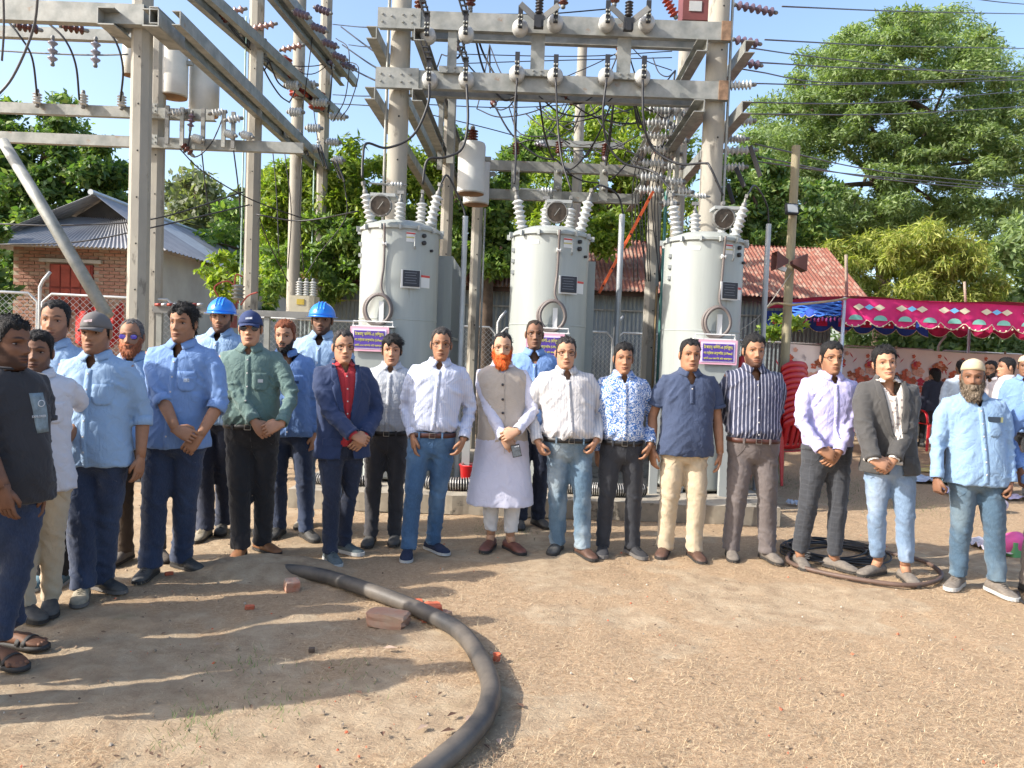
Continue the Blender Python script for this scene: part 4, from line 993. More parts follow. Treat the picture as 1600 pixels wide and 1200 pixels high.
def patch(p, bvh, mb, rows, off=.003, mi=0):
    """rows: lists of (x,z) ; laid on the garment front, with edges"""
    n, m = len(rows), len(rows[0]); vs = []
    for r in rows:
        for (x, z) in r: q = front_hit(p, bvh, x, z); vs.append(Vector((q.x, q.y-off, q.z)))
    for r in rows:
        for (x, z) in r: q = front_hit(p, bvh, x, z); vs.append(Vector((q.x, q.y+.004, q.z)))
    fs = []; N = n*m
    for i in range(n-1):
        for j in range(m-1):
            a = i*m+j; fs.append((a, a+1, a+m+1, a+m))
    edge = [(i*m, (i+1)*m) for i in range(n-1)]+[((i+1)*m-1+m, (i+1)*m-1) for i in range(n-1)]+[(j+1, j) for j in range(m-1)]+[((n-1)*m+j, (n-1)*m+j+1) for j in range(m-1)]
    for a, b in edge: fs.append((a, b, b+N, a+N))
    mb.add(vs, fs, mi)
def me_obj(name, me, mats, parent):
    me.materials.clear()
    for m in mats: me.materials.append(m)
    me.polygons.foreach_set('use_smooth', [True]*len(me.polygons)); me.name = name
    return link(name, me, parent)
def solid(o, t):
    m = o.modifiers.new('thickness', 'SOLIDIFY'); m.thickness = t; m.offset = -1; return o
BUTTON = {}
def button_mesh(m):
    if m.name not in BUTTON:
        mb = MB(); mb.lathe([(.0055, 0), (.006, .001), (.005, .0022), (.001, .0024)], (0, 0, 0), (0, -1, 0), 8); BUTTON[m.name] = mb.mesh('button', m, True)
    return BUTTON[m.name]
def collar_obj(p, bvh, m, parent, wide=1.0, stand=.030, open_=.55, name='collar', ptl=.062):
    """shirt collar: stand + fold-down leaves ending in points"""
    sc = p.sc; cx, cy = p.spx(.85*p.h), p.spy(.85*p.h)+.010*sc; z0 = .853*p.h; mb = MB(); N = 26; rows = [[], [], [], []]
    for k in range(N+1):
        u = -1+2*k/N; a = u*(PI-.22*open_)          # 0 = back of neck
        s, c = math.sin(a), math.cos(a); fr = sstep(.45, 1, abs(u))
        r0 = (.0605*sc, .064*sc); zt = z0+stand*sc*(1-.75*fr)
        xi, yi = cx+s*r0[0], cy+c*r0[1]
        rows[0].append(Vector((cx+s*r0[0]*1.02, cy+c*r0[1]*1.02, z0-.012*sc)))
        rows[1].append(Vector((xi, yi, zt)))
        xo, yo = cx+s*(r0[0]+.012*sc), cy+c*(r0[1]+.012*sc)
        rows[2].append(Vector((xo, yo, zt-.004*sc)))
        drop = lerp(.040, ptl, sstep(.6, 1, abs(u)))*sc*wide
        ex = cx+s*(r0[0]+.030*sc)+math.copysign(.020*sc*sstep(.75, 1, abs(u))*wide, s); ez = z0+stand*.4*sc-drop*.85
        q = Vector((ex, cy+c*(r0[1]+.030*sc), ez))
        if abs(u) > .5:
            hh = front_hit(p, bvh, ex, ez, q.y); q.y = min(q.y, hh.y-.012) if abs(hh.y-q.y) < .05 else q.y-.004
        rows[3].append(q)
    vs = [q for r in rows for q in r]; fs = []; m_ = N+1
    for i in range(3):
        for j in range(N): a = i*m_+j; fs.append((a, a+1, a+m_+1, a+m_))
    mb.add(vs, fs); o = mb.build(name, m, parent, True); solid(o, .003); return o

def locks(mb, rs, base, nrm, flow, n, L, wd, mi=0, lift=.3):
    N = len(base)
    for _ in range(n):
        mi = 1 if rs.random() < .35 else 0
        i = rs.randrange(N); b = base[i]; nn = nrm[i]; f = Vector(flow(b)) if callable(flow) else Vector(flow)
        f = (f+nn*lift+Vector((rs.uniform(-.4, .4), rs.uniform(-.4, .4), rs.uniform(-.3, .3)))).normalized()
        sd = f.cross(nn); sd = sd.normalized()*wd if sd.length > .01 else Vector((wd, 0, 0)); l = L*rs.uniform(.5, 1.15)
        mid = b+f*l*.55+nn*l*.08; tip = b+f*l-nn*l*.12
        mb.add([b-sd, b+sd, mid+sd*.8, mid-sd*.8, tip], [(0, 1, 2, 3), (3, 2, 4)], mi)

def phase2(p):
    h, sc = p.h, p.sc; rs = random.Random(100+p.idx)
    root = empty('person', p.label, 'person', p.root, p.yaw, p.group)
    skn = skin_mat('skin_%d' % (hash(p.skin) % 9973), p.skin)
    hs = p.hs*(.35+.65*sc); F = p.face
    hair_t = (p.hair or {}).get('t', .012)
    topz = h - (.012 if p.gear else hair_t*.8)*1.0
    hc = Vector((p.hx.x, p.hx.y-.004, topz-.116*hs))          # head centre (eye level)
    if p.gear == 'helmet': hc.z -= .028
    Rh = Matrix.Rotation(p.hyaw, 3, 'Z') @ Matrix.Rotation(p.htilt, 3, 'Y') @ Matrix.Rotation(-p.hpitch, 3, 'X')
    pv = Vector((0, .012, -.125))*hs
    def HW(x, y, z, w=1.0):
        q = Vector((x, y, z))*hs
        if w >= 1: r = Rh @ (q-pv)+pv
        else: r = (Rh @ (q-pv)+pv)*w+q*(1-w)
        return hc+r
    X, Y, Z, TH, T, bmask, mous, both = head_grid(F)
    nz, nth = X.shape; mb = MB(); vs = []; tint = []
    for i in range(nz):
        w = sstep(-.195, -.125, H_ZS[i])
        for j in range(nth):
            vs.append(HW(X[i, j], Y[i, j], Z[i, j], w)); tint.append(T[i, j])
    # body below neck: rings inside the clothes
    low = []
    for zf in (.857, .848, .836, .820, .80, .77, .70, .62, .54):
        R = ring_pts(p, zf, (-.022 if zf < .822 else -.016) if zf < .842 else -.006, 72)
        if .765 < zf < .842: R = [Vector((p.spx(zf*h)+(q.x-p.spx(zf*h))*.97, q.y-(.016*sc if q.y < p.spy(zf*h) and abs(q.x-p.spx(zf*h)) < .07 else 0), q.z)) for q in R]
        if zf < .6: R = [Vector((p.spx(zf*h)+(q.x-p.spx(zf*h))*.8, p.spy(zf*h)+(q.y-p.spy(zf*h))*.72, q.z)) for q in R]
        # ring_pts starts at front and goes +x
        low.append(R)
    neck_low = [Vector(v) for v in vs[:nth]]
    low = [r for r in low if r[0].z < min(v.z for v in neck_low)-.004]
    def at_ang(R, th):
        k = (th/(2*PI))*len(R); a = int(k) % len(R); b = (a+1) % len(R); return R[a].lerp(R[b], k-int(k))
    pre = []
    for R in low[::-1]: pre += [at_ang(R, th) for th in H_TH]
    allv = pre+vs; rows = len(low)+nz; fs = []
    for i in range(rows-1):
        for k in range(nth):
            a = i*nth+k; b = i*nth+(k+1) % nth; fs.append((a, b, b+nth, a+nth))
    fs.append(tuple(range(nth-1, -1, -1))); fs.append(tuple((rows-1)*nth+k for k in range(nth)))
    mb.add(allv, fs, 0)
    tints = [np.ones(3)]*len(pre)+tint
    # face surface lookup
    fm = np.cos(TH) > 0
    fx, fy, fz = X[fm], Y[fm], Z[fm]
    def FY(x, z): k = np.argmin((fx-x)**2+(fz-z)**2); return float(fy[k])
    for sx in (-1, 1):
        e = FY(sx*.031, .004)
        mb.ell(HW(sx*.031, e+.0050, .0035), (.0130*hs, .0090*hs, .0040*hs), 12, 8, 1, Rh)
        gz = F.get('gaze', 0)*.004
        mb.ell(HW(sx*.031+gz, e-.0022, .0036), (.0064*hs, .0040*hs, .0056*hs), 10, 6, 2, Rh)
        er = Matrix.Rotation(sx*.42, 3, 'Z')
        ro = Rh @ er
        mb.ell(HW(sx*(.0735*.89*F.get('w', 1)+.004), .014, -.004), (.0075*hs, .019*hs, .033*hs), 10, 8, 0, ro)
        mb.ell(HW(sx*(.0735*.89*F.get('w', 1)+.008), .020, -.001), (.0075*hs, .016*hs, .027*hs), 10, 8, 0, ro)
    if F.get('teeth'):
        e = FY(0, -.0668); mb.ell(HW(0, e+.004, -.0655), (.015*hs, .0062*hs, .0036*hs), 12, 6, 3, Rh)
    # arms + hands
    for i, (Sh, El, Wr, fd, back, curl, kind) in enumerate(p.arm):
        sgn = (-1, 1)[i]; inn = Vector((p.spx(.8*h)+sgn*.09*sc, Sh.y, .785*h))
        mb.tube([inn, Sh, lerp(Sh, El, .5), El, lerp(El, Wr, .3), lerp(El, Wr, .75), Wr], [r*sc for r in ((.030, .034, .034, .031, .030, .027, .0262) if (p.shirt or {}).get('sleeve', 'long') == 'long' else (.034, .038, .039, .036, .038, .030, .0265))], 14, 0)
        side = -sgn if True else sgn
        hand_mesh(mb, Wr, fd, back, _thumb_side(fd, back, sgn, kind), curl, 0, sc*.98)
    for i, (Hp, kn, an, f, gp) in enumerate(p.leg):
        mb.tube([Hp, lerp(Hp, kn, .5), kn, lerp(kn, an, .35), lerp(kn, an, .8), an], [r*sc for r in (.060, .060, .046, .046, .036, .033)], 12, 0)
        if p.shoes and p.shoes.get('kind') == 'sandal':
            foot_loft(mb, gp, f, .0, 0, .94, True, .02)
            s = f.cross(Vector((0, 0, 1)))
            for k in range(4): mb.ell(gp+f*(.118-.006*k*k*.5)+s*((k-1)*.021)*(1 if i else -1)+Vector((0, 0, .03)), (.011, .014, .010), 8, 6, 0)
        elif p.shoes and p.shoes.get('ankle', False):
            mb.tube([an+Vector((0, 0, .03)), an, an+f*.03+Vector((0, 0, -.04))], [.034, .034, .03], 12, 0)
    while len(tints) < len(mb.v): tints.append(np.ones(3))
    body = mb.build('body', [skn, eye_white(), eye_dark(), mat('teeth', (.75, .72, .66), .3, var=0)], root, True)
    at = body.data.attributes.new('tint', 'FLOAT_COLOR', 'POINT'); arr = np.ones((len(mb.v), 4)); arr[:, :3] = np.array(tints); at.data.foreach_set('color', arr.ravel())

    # ---- hair
    def shell(mask, thick, name, m, zmin=-.3, extra=None, rough=.3, nl=0, L=.02, flow=(0, 0, -1), lift=.3, seed=0, wd=.0015):
        hm = MB(); keep = mask > 0.02; vs = []; nr = []
        for i in range(nz):
            for j in range(nth):
                q = Vector((X[i, j], Y[i, j], Z[i, j])); n = Vector((q.x, q.y*.8, max(-.3, q.z-.0)*.9)); n.normalize()
                mk = float(mask[i, j]); t = float(thick[i, j]) if not isinstance(thick, float) else thick
                nn = noise.noise(Vector((q.x*55+seed, q.y*55, q.z*26)))+.6*noise.noise(Vector((q.x*120, q.y*120+seed, q.z*50)))
                d = -.005+(t+.005)*mk*(1+rough*nn)
                q2 = q+n*d
                if extra: q2 = extra(q2, mk)
                vs.append(HW(q2.x, q2.y, q2.z)); nr.append((Rh @ n))
        fs = []
        for i in range(nz-1):
            for k in range(nth):
                a = i*nth+k; b = i*nth+(k+1) % nth; c = b+nth; d = a+nth; i2, k2 = i+1, (k+1) % nth
                if keep[i, k] or keep[i, k2] or keep[i2, k] or keep[i2, k2]: fs.append((a, b, c, d))
        if keep[nz-1].any(): fs.append(tuple((nz-1)*nth+k for k in range(nth)))
        used = sorted(set(x for f in fs for x in f)); mp = {u: n for n, u in enumerate(used)}
        hm.add([vs[u] for u in used], [tuple(mp[x] for x in f) for f in fs])
        strong = [u for u in used if mask.ravel()[u] > .75]
        if nl and strong:
            locks(hm, rs, [vs[u] for u in strong], [nr[u] for u in strong], (lambda b: Rh @ Vector(flow(b))) if callable(flow) else (Rh @ Vector(flow)), nl, L*hs, wd, 0, lift)
        return hm.build(name, [m, hair_mat(m.name+'_pale', HAIRL[m.name.replace('hair_', '')], .6)], root, True)  # second slot: paler hair colour taken by locks at random
    ang = np.abs(np.degrees(np.where(TH > PI, TH-2*PI, TH)))
    if p.hair:
        H = p.hair; ln = H.get('line', .068); ts = H.get('side', .006)*.6; tt = H.get('t', .018)*.72; rec = H.get('rec', 0)
        Hl = np.interp(ang, [0, 20, 34, 50, 62, 72, 80, 90, 101, 112, 126, 140, 180], [ln, ln+rec*.3, ln+rec, ln-.002, ln-.018, .026, -.005, -.034, -.006, .012, -.03, -.075, -.092])
        if H.get('fringe'):
            fx_ = X; par = H.get('part', 0.0)
            fr = H['fringe']*np.exp(-((np.abs(X-par)-.036)/.020)**2)*(ang < 70); Hl = Hl-fr
        if p.gear in ('helmet',): Hl = Hl
        Zw = Z + .006*np.sin(TH*9+p.idx)*(ang < 60)
        msk = np.clip((Zw-Hl+.003)/.012, 0, 1); msk = msk*msk*(3-2*msk)
        if p.gear in ('cap', 'helmet', 'topi'):
            tt = min(tt, .006)
        th = ts+(tt-ts)*np.clip((Z-.02)/.06, 0, 1)
        if H.get('fringe'): th = th+.006*np.exp(-((Z-.055)/.02)**2)*(ang < 75)
        fl = H.get('flow', 'back')
        flow = {'back': (0, .7, .1), 'side': (.8, .3, -.1), 'down': (0, -.3, -1), 'up': (0, -.3, .8)}[fl]
        ff = lambda b: (flow if b.z > hc.z+.045*hs else (0, .15, -1))
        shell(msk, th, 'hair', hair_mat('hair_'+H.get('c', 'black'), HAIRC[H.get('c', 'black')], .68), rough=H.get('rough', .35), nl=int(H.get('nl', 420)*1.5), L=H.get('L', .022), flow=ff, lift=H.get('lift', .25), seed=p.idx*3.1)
    if p.beard and p.beard.get('t', .005) > .0035:
        B = p.beard; L = B.get('len', 0); t = B.get('t', .005)
        msk = np.clip(both, 0, 1)*(Z > -.124)*(ang < 103)
        if B.get('nomous'): msk = np.clip(bmask, 0, 1)*(Z > -.124)*(ang < 103)
        if B.get('goatee'): msk = msk*(np.abs(X) < .036)
        th = np.full(X.shape, t)*(1+.8*np.clip((-Z-.07)/.04, 0, 1))*(1-(.25 if t > .012 else .7)*np.clip((ang-30)/35, 0, 1))
        def ex(q, mk):
            if L: q = q+Vector((q.x*.10, -.010*mk, -L*mk*sstep(-.055, -.115, q.z)))
            return q
        if L: msk = msk*(Z > -.119)
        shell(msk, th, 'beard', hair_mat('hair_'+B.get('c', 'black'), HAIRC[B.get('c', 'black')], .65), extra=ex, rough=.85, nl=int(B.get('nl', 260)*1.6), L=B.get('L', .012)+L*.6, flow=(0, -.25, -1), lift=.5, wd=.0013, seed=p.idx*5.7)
    # ---- head gear
    if p.gear == 'helmet':
        m = mat('helmet_blue', (.02, .20, .66), .28, var=.03, spec=.6); g = MB(); prof = []
        for k in range(10):
            a = (PI/2)*k/9; prof.append((math.cos(a), math.sin(a)))
        R = []
        for (c, s) in prof:
            R.append([HW(.100*c*math.sin(t)*(1), .125*c*-math.cos(t)+.004, .030+.108*s*(1+.0*math.cos(t))) for t in [2*PI*k/36 for k in range(36)]])
        g.rings(R[:-1]+[[HW(.004*math.sin(t), .004*-math.cos(t)+.004, .139) for t in [2*PI*k/36 for k in range(36)]]])
        o = g.build('hard_hat', m, root, True)
        b = MB(); R = []
        for (e, dz) in ((0, .004), (0, -.002), (.016, -.006), (.018, -.001)):
            R.append([HW((.100+e)*math.sin(t), -(.125+e+(.020*max(0, math.cos(t))**2 if e else 0))*math.cos(t)+.004, .030+dz-(.006*max(0, math.cos(t)) if e else 0)) for t in [2*PI*k/36 for k in range(36)]])
        b.rings(R, cap=False); b.build('brim', m, o, True)
        rd = MB()
        for xx in (-.022, 0, .022):
            pts = []
            for k in range(13):
                a = -1.2+2.4*k/12; pts.append(HW(xx, .004-.119*math.sin(-a)*1.0, .030+.1085*math.cos(a)*math.sqrt(max(0, 1-(xx/.11)**2))+.003))
            rd.tube(pts, (.006*hs, .004*hs), 6, ref=Rh @ Vector((1, 0, 0)))
        rd.build('ridge', m, o, True)
    if p.gear == 'cap':
        m = mat('cap_'+p.capc[0], p.capc[1], .85, var=.12, bstr=.2, bscale=300) if hasattr(p, 'capc') else mat('cap_grey', (.13, .12, .115), .9, var=.15, bstr=.2, bscale=300)
        g = MB(); R = []
        for k in range(9):
            a = (PI/2)*k/9; c, s = math.cos(a), math.sin(a)
            R.append([HW(.082*c**.8*math.sin(t), -.104*c**.8*math.cos(t)+.004, .034+.018*(1-math.cos(t))*-.35+.096*s) for t in [2*PI*j/36 for j in range(36)]])
        R.append([HW(.004*math.sin(t), -.004*math.cos(t)+.004, .131) for t in [2*PI*j/36 for j in range(36)]])
        g.rings(R); o = g.build('cap', m, root, True)
        v = MB(); rows = []
        for i in range(5):
            u = i/4; row = []
            for j in range(13):
                a = -1.05+2.1*j/12
                row.append(HW((.077+.0*u)*math.sin(a)*(1-.10*u), -(.102*math.cos(a))+.004-.070*u*math.cos(a*1.35)**.6 if math.cos(a*1.35) > 0 else -.102*math.cos(a)+.004, .036-.012*u-.018*(abs(math.sin(a))**2)*u-.004))
            rows.append(row)
        vs = [q for r in rows for q in r]; v.add(vs, [(i*13+j, i*13+j+1, (i+1)*13+j+1, (i+1)*13+j) for i in range(4) for j in range(12)])
        vo = v.build('visor', m if not getattr(p, 'visorm', None) else p.visorm, o, True); solid(vo, .004)
        b = MB(); b.ell(HW(0, .004, .133), (.007, .007, .004), 8, 5); b.build('top_button', m, o, True)
        lm = mat('cap_logo', (.55, .42, .42), .8, var=.4, vscale=80) if p.capc[0] == 'grey' else mat('cap_logo_white', (.5, .52, .58), .8, var=.4, vscale=80)
        l = MB(); q = [HW(x, -.104*(math.cos(math.asin(min(1, z_*.0+abs(z_-.034)/.1))))**.8+.000-.004, z_) for x, z_ in ((-.022, .062), (.022, .066), (.022, .080), (-.022, .076))]
        l.add(q, [(0, 1, 2, 3)]); l.build('cap_emblem', lm, o)
    if p.gear == 'topi':
        m = mat('topi_cloth', (.52, .43, .28), .9, var=.12, bstr=.5, bscale=220, bdist=.002); g = MB(); R = []
        for k in range(9):
            a = (PI/2)*k/9; c, s = math.cos(a), math.sin(a)
            R.append([HW(.076*c**.55*math.sin(t), -.101*c**.55*math.cos(t)+.004, .048+.012*-math.cos(t)*-1+.078*s) for t in [2*PI*j/36 for j in range(36)]])
        R.append([HW(.004*math.sin(t), -.004*math.cos(t)+.004, .128) for t in [2*PI*j/36 for j in range(36)]])
        g.rings(R); g.build('skullcap', m, root, True)
    # ---- glasses
    if p.glasses:
        gm = mat('specs_frame', (.025, .018, .016), .3, var=0) if p.glasses != 'gold' else mat('specs_gold', (.16, .09, .05), .3, .2, var=0)
        g = MB(); e = min(FY(.031, .004), FY(-.031, .004))-.016; rr = .0019 if p.glasses in ('thin', 'gold') else .0026
        for sx in (-1, 1):
            pts = [HW(sx*.0325+.0245*math.copysign(abs(math.cos(a))**.7, math.cos(a)), e+abs(math.cos(a))*0+.006*max(0, sx*math.cos(a)), .002+.0165*math.copysign(abs(math.sin(a))**.7, math.sin(a))) for a in [2*PI*k/20 for k in range(21)]]
            g.tube(pts, rr*hs, 5, cap=False)
            g.tube([HW(sx*.056, e+.006, .008), HW(sx*.066, e+.02, .010), HW(sx*.071, .01, .006)], rr*hs, 5)
        g.tube([HW(-.009, e, .006), HW(0, e-.002, .008), HW(.009, e, .006)], rr*hs, 5)
        o = g.build('glasses', gm, root)
        if p.glasses in ('sun', 'purple'):
            lm = mat('lens_'+p.glasses, (.02, .015, .03) if p.glasses == 'sun' else (.12, .08, .42), .12, var=0, spec=.8)
            for sx in (-1, 1):
                l = MB(); l.ell(HW(sx*.0325, e, .002), (.0245*hs, .0012*hs, .0165*hs), 16, 6, 0, Rh); l.build('lens', lm, o, True)
    # ---- shirt
    if p.shirt:
        sh = p.shirt; m = sh['m']; me = p.m_shirt; wrinkle(p, me, 'shirt', sh.get('wr', 1.0)*(.35 if p.jacket and not p.jacket.get('closed') else 1))
        bv0 = bvh_of(me)
        vz = (sh.get('v', .785)+.018)*h; kx = sh.get('vk', .46)
        if sh.get('neck', 'collar') == 'collar': cut_open(p, me, lambda z: max(0, (z-vz))*kx if z > vz else 0, vz)
        else: cut_open(p, me, lambda z: (.075*sc*math.sqrt(max(0, 1-((.872*h-z)/(.035*h))**2)) if z > .837*h else 0), .837*h)
        so_ = me_obj('shirt', me, [m], root)
        if sh.get('neck', 'collar') == 'collar':
            collar_obj(p, bv0, sh.get('cm', m), so_, stand=sh.get('stand', .030), wide=.75 if p.jacket else 1.0, ptl=.045 if p.jacket else .062, open_=1.6 if p.jacket else .55)
            zb = sh.get('hem', .5)*h+.004; x0 = lambda z: p.spx(z)
            zend = sh.get('placket_end', 0)*h or zb
            pk = MB(); rows = []
            n = 26
            for i in range(n+1):
                z = lerp(vz+.012, zend, i/n); rows.append([(x0(z)-.016, z), (x0(z), z), (x0(z)+.016, z)])
            if not p.jacket or not p.jacket.get('closed'):
                patch(p, bv0, pk, rows, .0035); pk.build('placket', m, so_, True)
                bmn = sh.get('bm') or mat('button_pale', (.55, .53, .50), .4, var=0)
                z = vz-.012; k = 0
                while z > zend+.03:
                    q = front_hit(p, bv0, x0(z), z); b = link('button', button_mesh(bmn), so_, (q.x, q.y-.0055, q.z)); z -= .088*sc
        else:
            rb = MB(); pts = [HW(0, 0, 0)]*0
            cx, cy = p.spx(.84*h), p.spy(.84*h)+.006
            rb.tube([Vector((cx+.070*sc*math.sin(a), cy+.068*sc*math.cos(a)-.006, .855*h+.010*math.cos(a)-.006)) for a in [2*PI*k/28 for k in range(29)]], (.006, .009), 8, cap=False)
            rb.build('neckband', m, so_, True)
        if sh.get('pocket'):
            for sx in (sh['pocket'] if isinstance(sh['pocket'], tuple) else (1,)):
                pk = MB(); zc = .715*h; w_, h_ = .052*sc, .060*sc; xc = p.spx(zc)+sx*.082*sc; rows = []
                for i in range(8):
                    z = lerp(zc+h_, zc-h_, i/7); ww = w_*(1 if i < 6 else (.9 if i == 6 else .45)); rows.append([(xc+ww*(-1+2*j/6), z) for j in range(7)])
                patch(p, bv0, pk, rows, .0045); po = pk.build('pocket', m, so_, True)
                if sh.get('emblem'):
                    em = MB(); rows = [[(xc-.016, zc+.018), (xc, zc+.018), (xc+.016, zc+.018)], [(xc-.016, zc-.004), (xc, zc-.004), (xc+.016, zc-.004)]]
                    patch(p, bv0, em, rows, .0062); em.build('emblem', sh['emblem'], po)
        for i in (0, 1):
            c, d, r = p.sl[i]; kd = sh.get('sleeve', 'long'); cf = MB(); L = {'long': .052, 'rolled': .05, 'short': .018, 'half': .02}[kd]; r2 = r*(1.06 if kd != 'long' else 1.02)+.002
            if p.jacket and p.jacket.get('sleeve', True): L = .03; c = c+d*.012; r2 = r*.95
            cf.lathe([(r2*.90, -L), (r2, -L*.95), (r2*1.01, -L*.4), (r2*1.0, .003), (r2*.93, .005), (r2*.8, -.004)], c, d, 20, cap=False)
            cf.build('cuff', m, so_, True)
        p.shirt_obj = so_; p.bv_shirt = bv0
    # ---- trousers, belt
    if p.tr:
        t = p.tr; me = p.m_trousers; wrinkle(p, me, 'trousers', t.get('wr', 1.0)); bvt = bvh_of(me)
        to = me_obj('trousers', me, [t['m']], root); top = t['top_used']*h
        if t.get('belt') or t.get('waistband'):
            cx, cy = p.spx(top), p.spy(top); mbt = MB(); R = []
            zc = top-.018
            for dz, e in ((-.017, .002), (-.016, .0055), (.016, .0055), (.017, .002)):
                R.append([])
                for k in range(48):
                    a = 2*PI*k/48; d = Vector((math.sin(a), -math.cos(a), 0))
                    hh = bvt.ray_cast(Vector((cx, cy, zc)), d, .5)
                    r = (hh[0]-Vector((cx, cy, zc))).length if hh[0] is not None else .15
                    R[-1].append(Vector((cx, cy, zc+dz))+d*(r+e))
            mbt.rings(R, cap=False)
            bo = mbt.build('belt' if t.get('belt') else 'waistband', t.get('belt') or t['m'], to, True)
            if t.get('belt'):
                f = R[1][0]; bk = MB(); bk.tube([Vector((cx+.020*sx, f.y-.004, zc+.017*sz)) for sx, sz in ((-1, -1), (1, -1), (1, 1), (-1, 1), (-1, -1))], .0028, 6); bk.build('buckle', mat('buckle_metal', (.35, .33, .30), .35, .9, var=.1), bo)
                for a in (-.62, .62):
                    lp = MB(); k = int(((a % (2*PI))/(2*PI))*48); q = R[1][k]; lp.box((q.x+(q.x-cx)*.02, q.y+(q.y-cy)*.02, zc), (.012, .010, .044)); lp.build('belt_loop', t['m'], to)
        # fly and pocket seams
        fl = MB(); zs = [lerp(top-.04, .45*h, i/8) for i in range(9)]
        for zz in (0,):
            pts = []
            for z in zs:
                hh = bvt.ray_cast(Vector((p.spx(z)+.014, p.spy(z)-.4, z)), Vector((0, 1, 0)), .6)
                if hh[0] is not None: pts.append(hh[0]+Vector((0, -.001, 0)))
            if len(pts) > 3: fl.tube(pts, .0018, 5); fl.build('seam', t['m'], to, True)
        for sx in (-1, 1):
            pts = []; fl = MB()
            for i in range(7):
                z = top-.045-.10*i/6; x = p.spx(z)+sx*(.085+.055*(i/6)**1.6)*sc
                hh = bvt.ray_cast(Vector((x, p.spy(z)-.4, z)), Vector((0, 1, 0)), .6)
                if hh[0] is not None: pts.append(hh[0]+Vector((0, -.0012, 0)))
            if len(pts) > 3: fl.tube(pts, .002, 5); fl.build('seam', t['m'], to, True)
    # ---- jacket or vest
    if p.jacket:
        jk = p.jacket; me = p.m_jacket; wrinkle(p, me, 'jacket', jk.get('wr', .8)); bvj = bvh_of(me)
        lo = jk.get('hem', .44)
        if jk.get('closed'):
            wf = lambda z: (max(0, z/h-.812)*jk.get('k', .9)*h if z > .812*h else 0)
        else:
            bz = .60
            wf = lambda z: (lerp(.016, .072, min(1, (z/h-bz)/.235))*sc if z/h > bz else .016*sc+max(0, bz-z/h)*jk.get('flare', .30)*h*.5)
        cut_open(p, me, wf, .3*h if not jk.get('closed') else .812*h)
        jo = me_obj('jacket' if not jk.get('closed') else 'vest', me, [jk['m']], root); solid(jo, .005)
        if not jk.get('closed'):
            for sx in (-1, 1):
                lp = MB(); rows = []
                for i in range(16):
                    u = i/15; zf = lerp(.848, .605, u); z = zf*h; e = wf(z); wd = (.052*math.sin(PI*min(1, u*.85+.12))**.8+.004)*sc
                    if abs(u-.36) < .04: wd *= .62
                    rows.append([(p.spx(z)+sx*(e+wd*j/4), z+.004*j/4) for j in range(5)])
                patch(p, bvj, lp, rows, .008); lp.build('lapel', jk['m'], jo, True)
            # back collar
            cb = MB(); cx, cy = p.spx(.85*h), p.spy(.85*h)+.012; rows = [[], [], []]
            for k in range(21):
                a = (-1+2*k/20)*2.2; s, c = math.sin(a), math.cos(a)
                rows[0].append(Vector((cx+s*.072*sc, cy+c*.072*sc, .860*h))); rows[1].append(Vector((cx+s*.074*sc, cy+c*.076*sc, .878*h-.008*(1-c)))); rows[2].append(Vector((cx+s*.100*sc, cy+c*.098*sc, .850*h-.010*(1-c))))
            cb.add([q for r in rows for q in r], [(i*21+j, i*21+j+1, (i+1)*21+j+1, (i+1)*21+j) for i in range(2) for j in range(20)]); c_ = cb.build('jacket_collar', jk['m'], jo, True); solid(c_, .004)
            bmn = mat('button_dark', (.03, .03, .035), .4, var=0)
            for zf in (.60, .545):
                z = zf*h; x = p.spx(z)+(wf(z)+.012); q = front_hit(p, bvj, x, z); b = link('button', button_mesh(bmn), jo, (x, q.y-.008, z)); b.scale = (1.5, 1.5, 1.5)
            for sx in (-1, 1):
                z = .52*h; pf = MB(); xc = p.spx(z)+sx*.105*sc; patch(p, bvj, pf, [[(xc-.055, z+.022), (xc, z+.024), (xc+.055, z+.022)], [(xc-.055, z-.022), (xc, z-.022), (xc+.055, z-.022)]], .007); pf.build('pocket_flap', jk['m'], jo)
            for i in (0, 1):
                c, d, r = p.jsl[i]; cf = MB(); cf.lathe([(r*.95, -.02), (r*1.0, -.018), (r*1.02, 0), (r*.9, .003)], c, d, 18, cap=False); cf.build('sleeve_hem', jk['m'], jo, True)
        else:
            bmn = mat('button_dark', (.03, .03, .035), .4, var=0)
            for zf in (.765, .70, .64):
                z = zf*h; q = front_hit(p, bvj, p.spx(z), z); b = link('button', button_mesh(bmn), jo, (p.spx(z), q.y-.008, z)); b.scale = (1.7, 1.7, 1.7)
            ln = MB(); pts = []
            for i in range(24):
                z = lerp(.810, lo+.004, i/23)*h; q = front_hit(p, bvj, p.spx(z)+.013, z); pts.append(q+Vector((0, -.002, 0)))
            ln.tube(pts, (.0016, .003), 6); ln.build('front_edge', jk['m'], jo, True)
            cb = MB(); cx, cy = p.spx(.85*h), p.spy(.85*h)+.010; rows = [[], []]
            for k in range(25):
                a = (-1+2*k/24)*2.7; s, c = math.sin(a), math.cos(a)
                rows[0].append(Vector((cx+s*.082*sc, cy+c*.078*sc, .844*h))); rows[1].append(Vector((cx+s*.072*sc, cy+c*.072*sc, .874*h-.008*(1-c))))
            cb.add([q for r in rows for q in r], [(j, j+1, 25+j+1, 25+j) for j in range(24)]); c_ = cb.build('stand_collar', jk['m'], jo, True); solid(c_, .004)
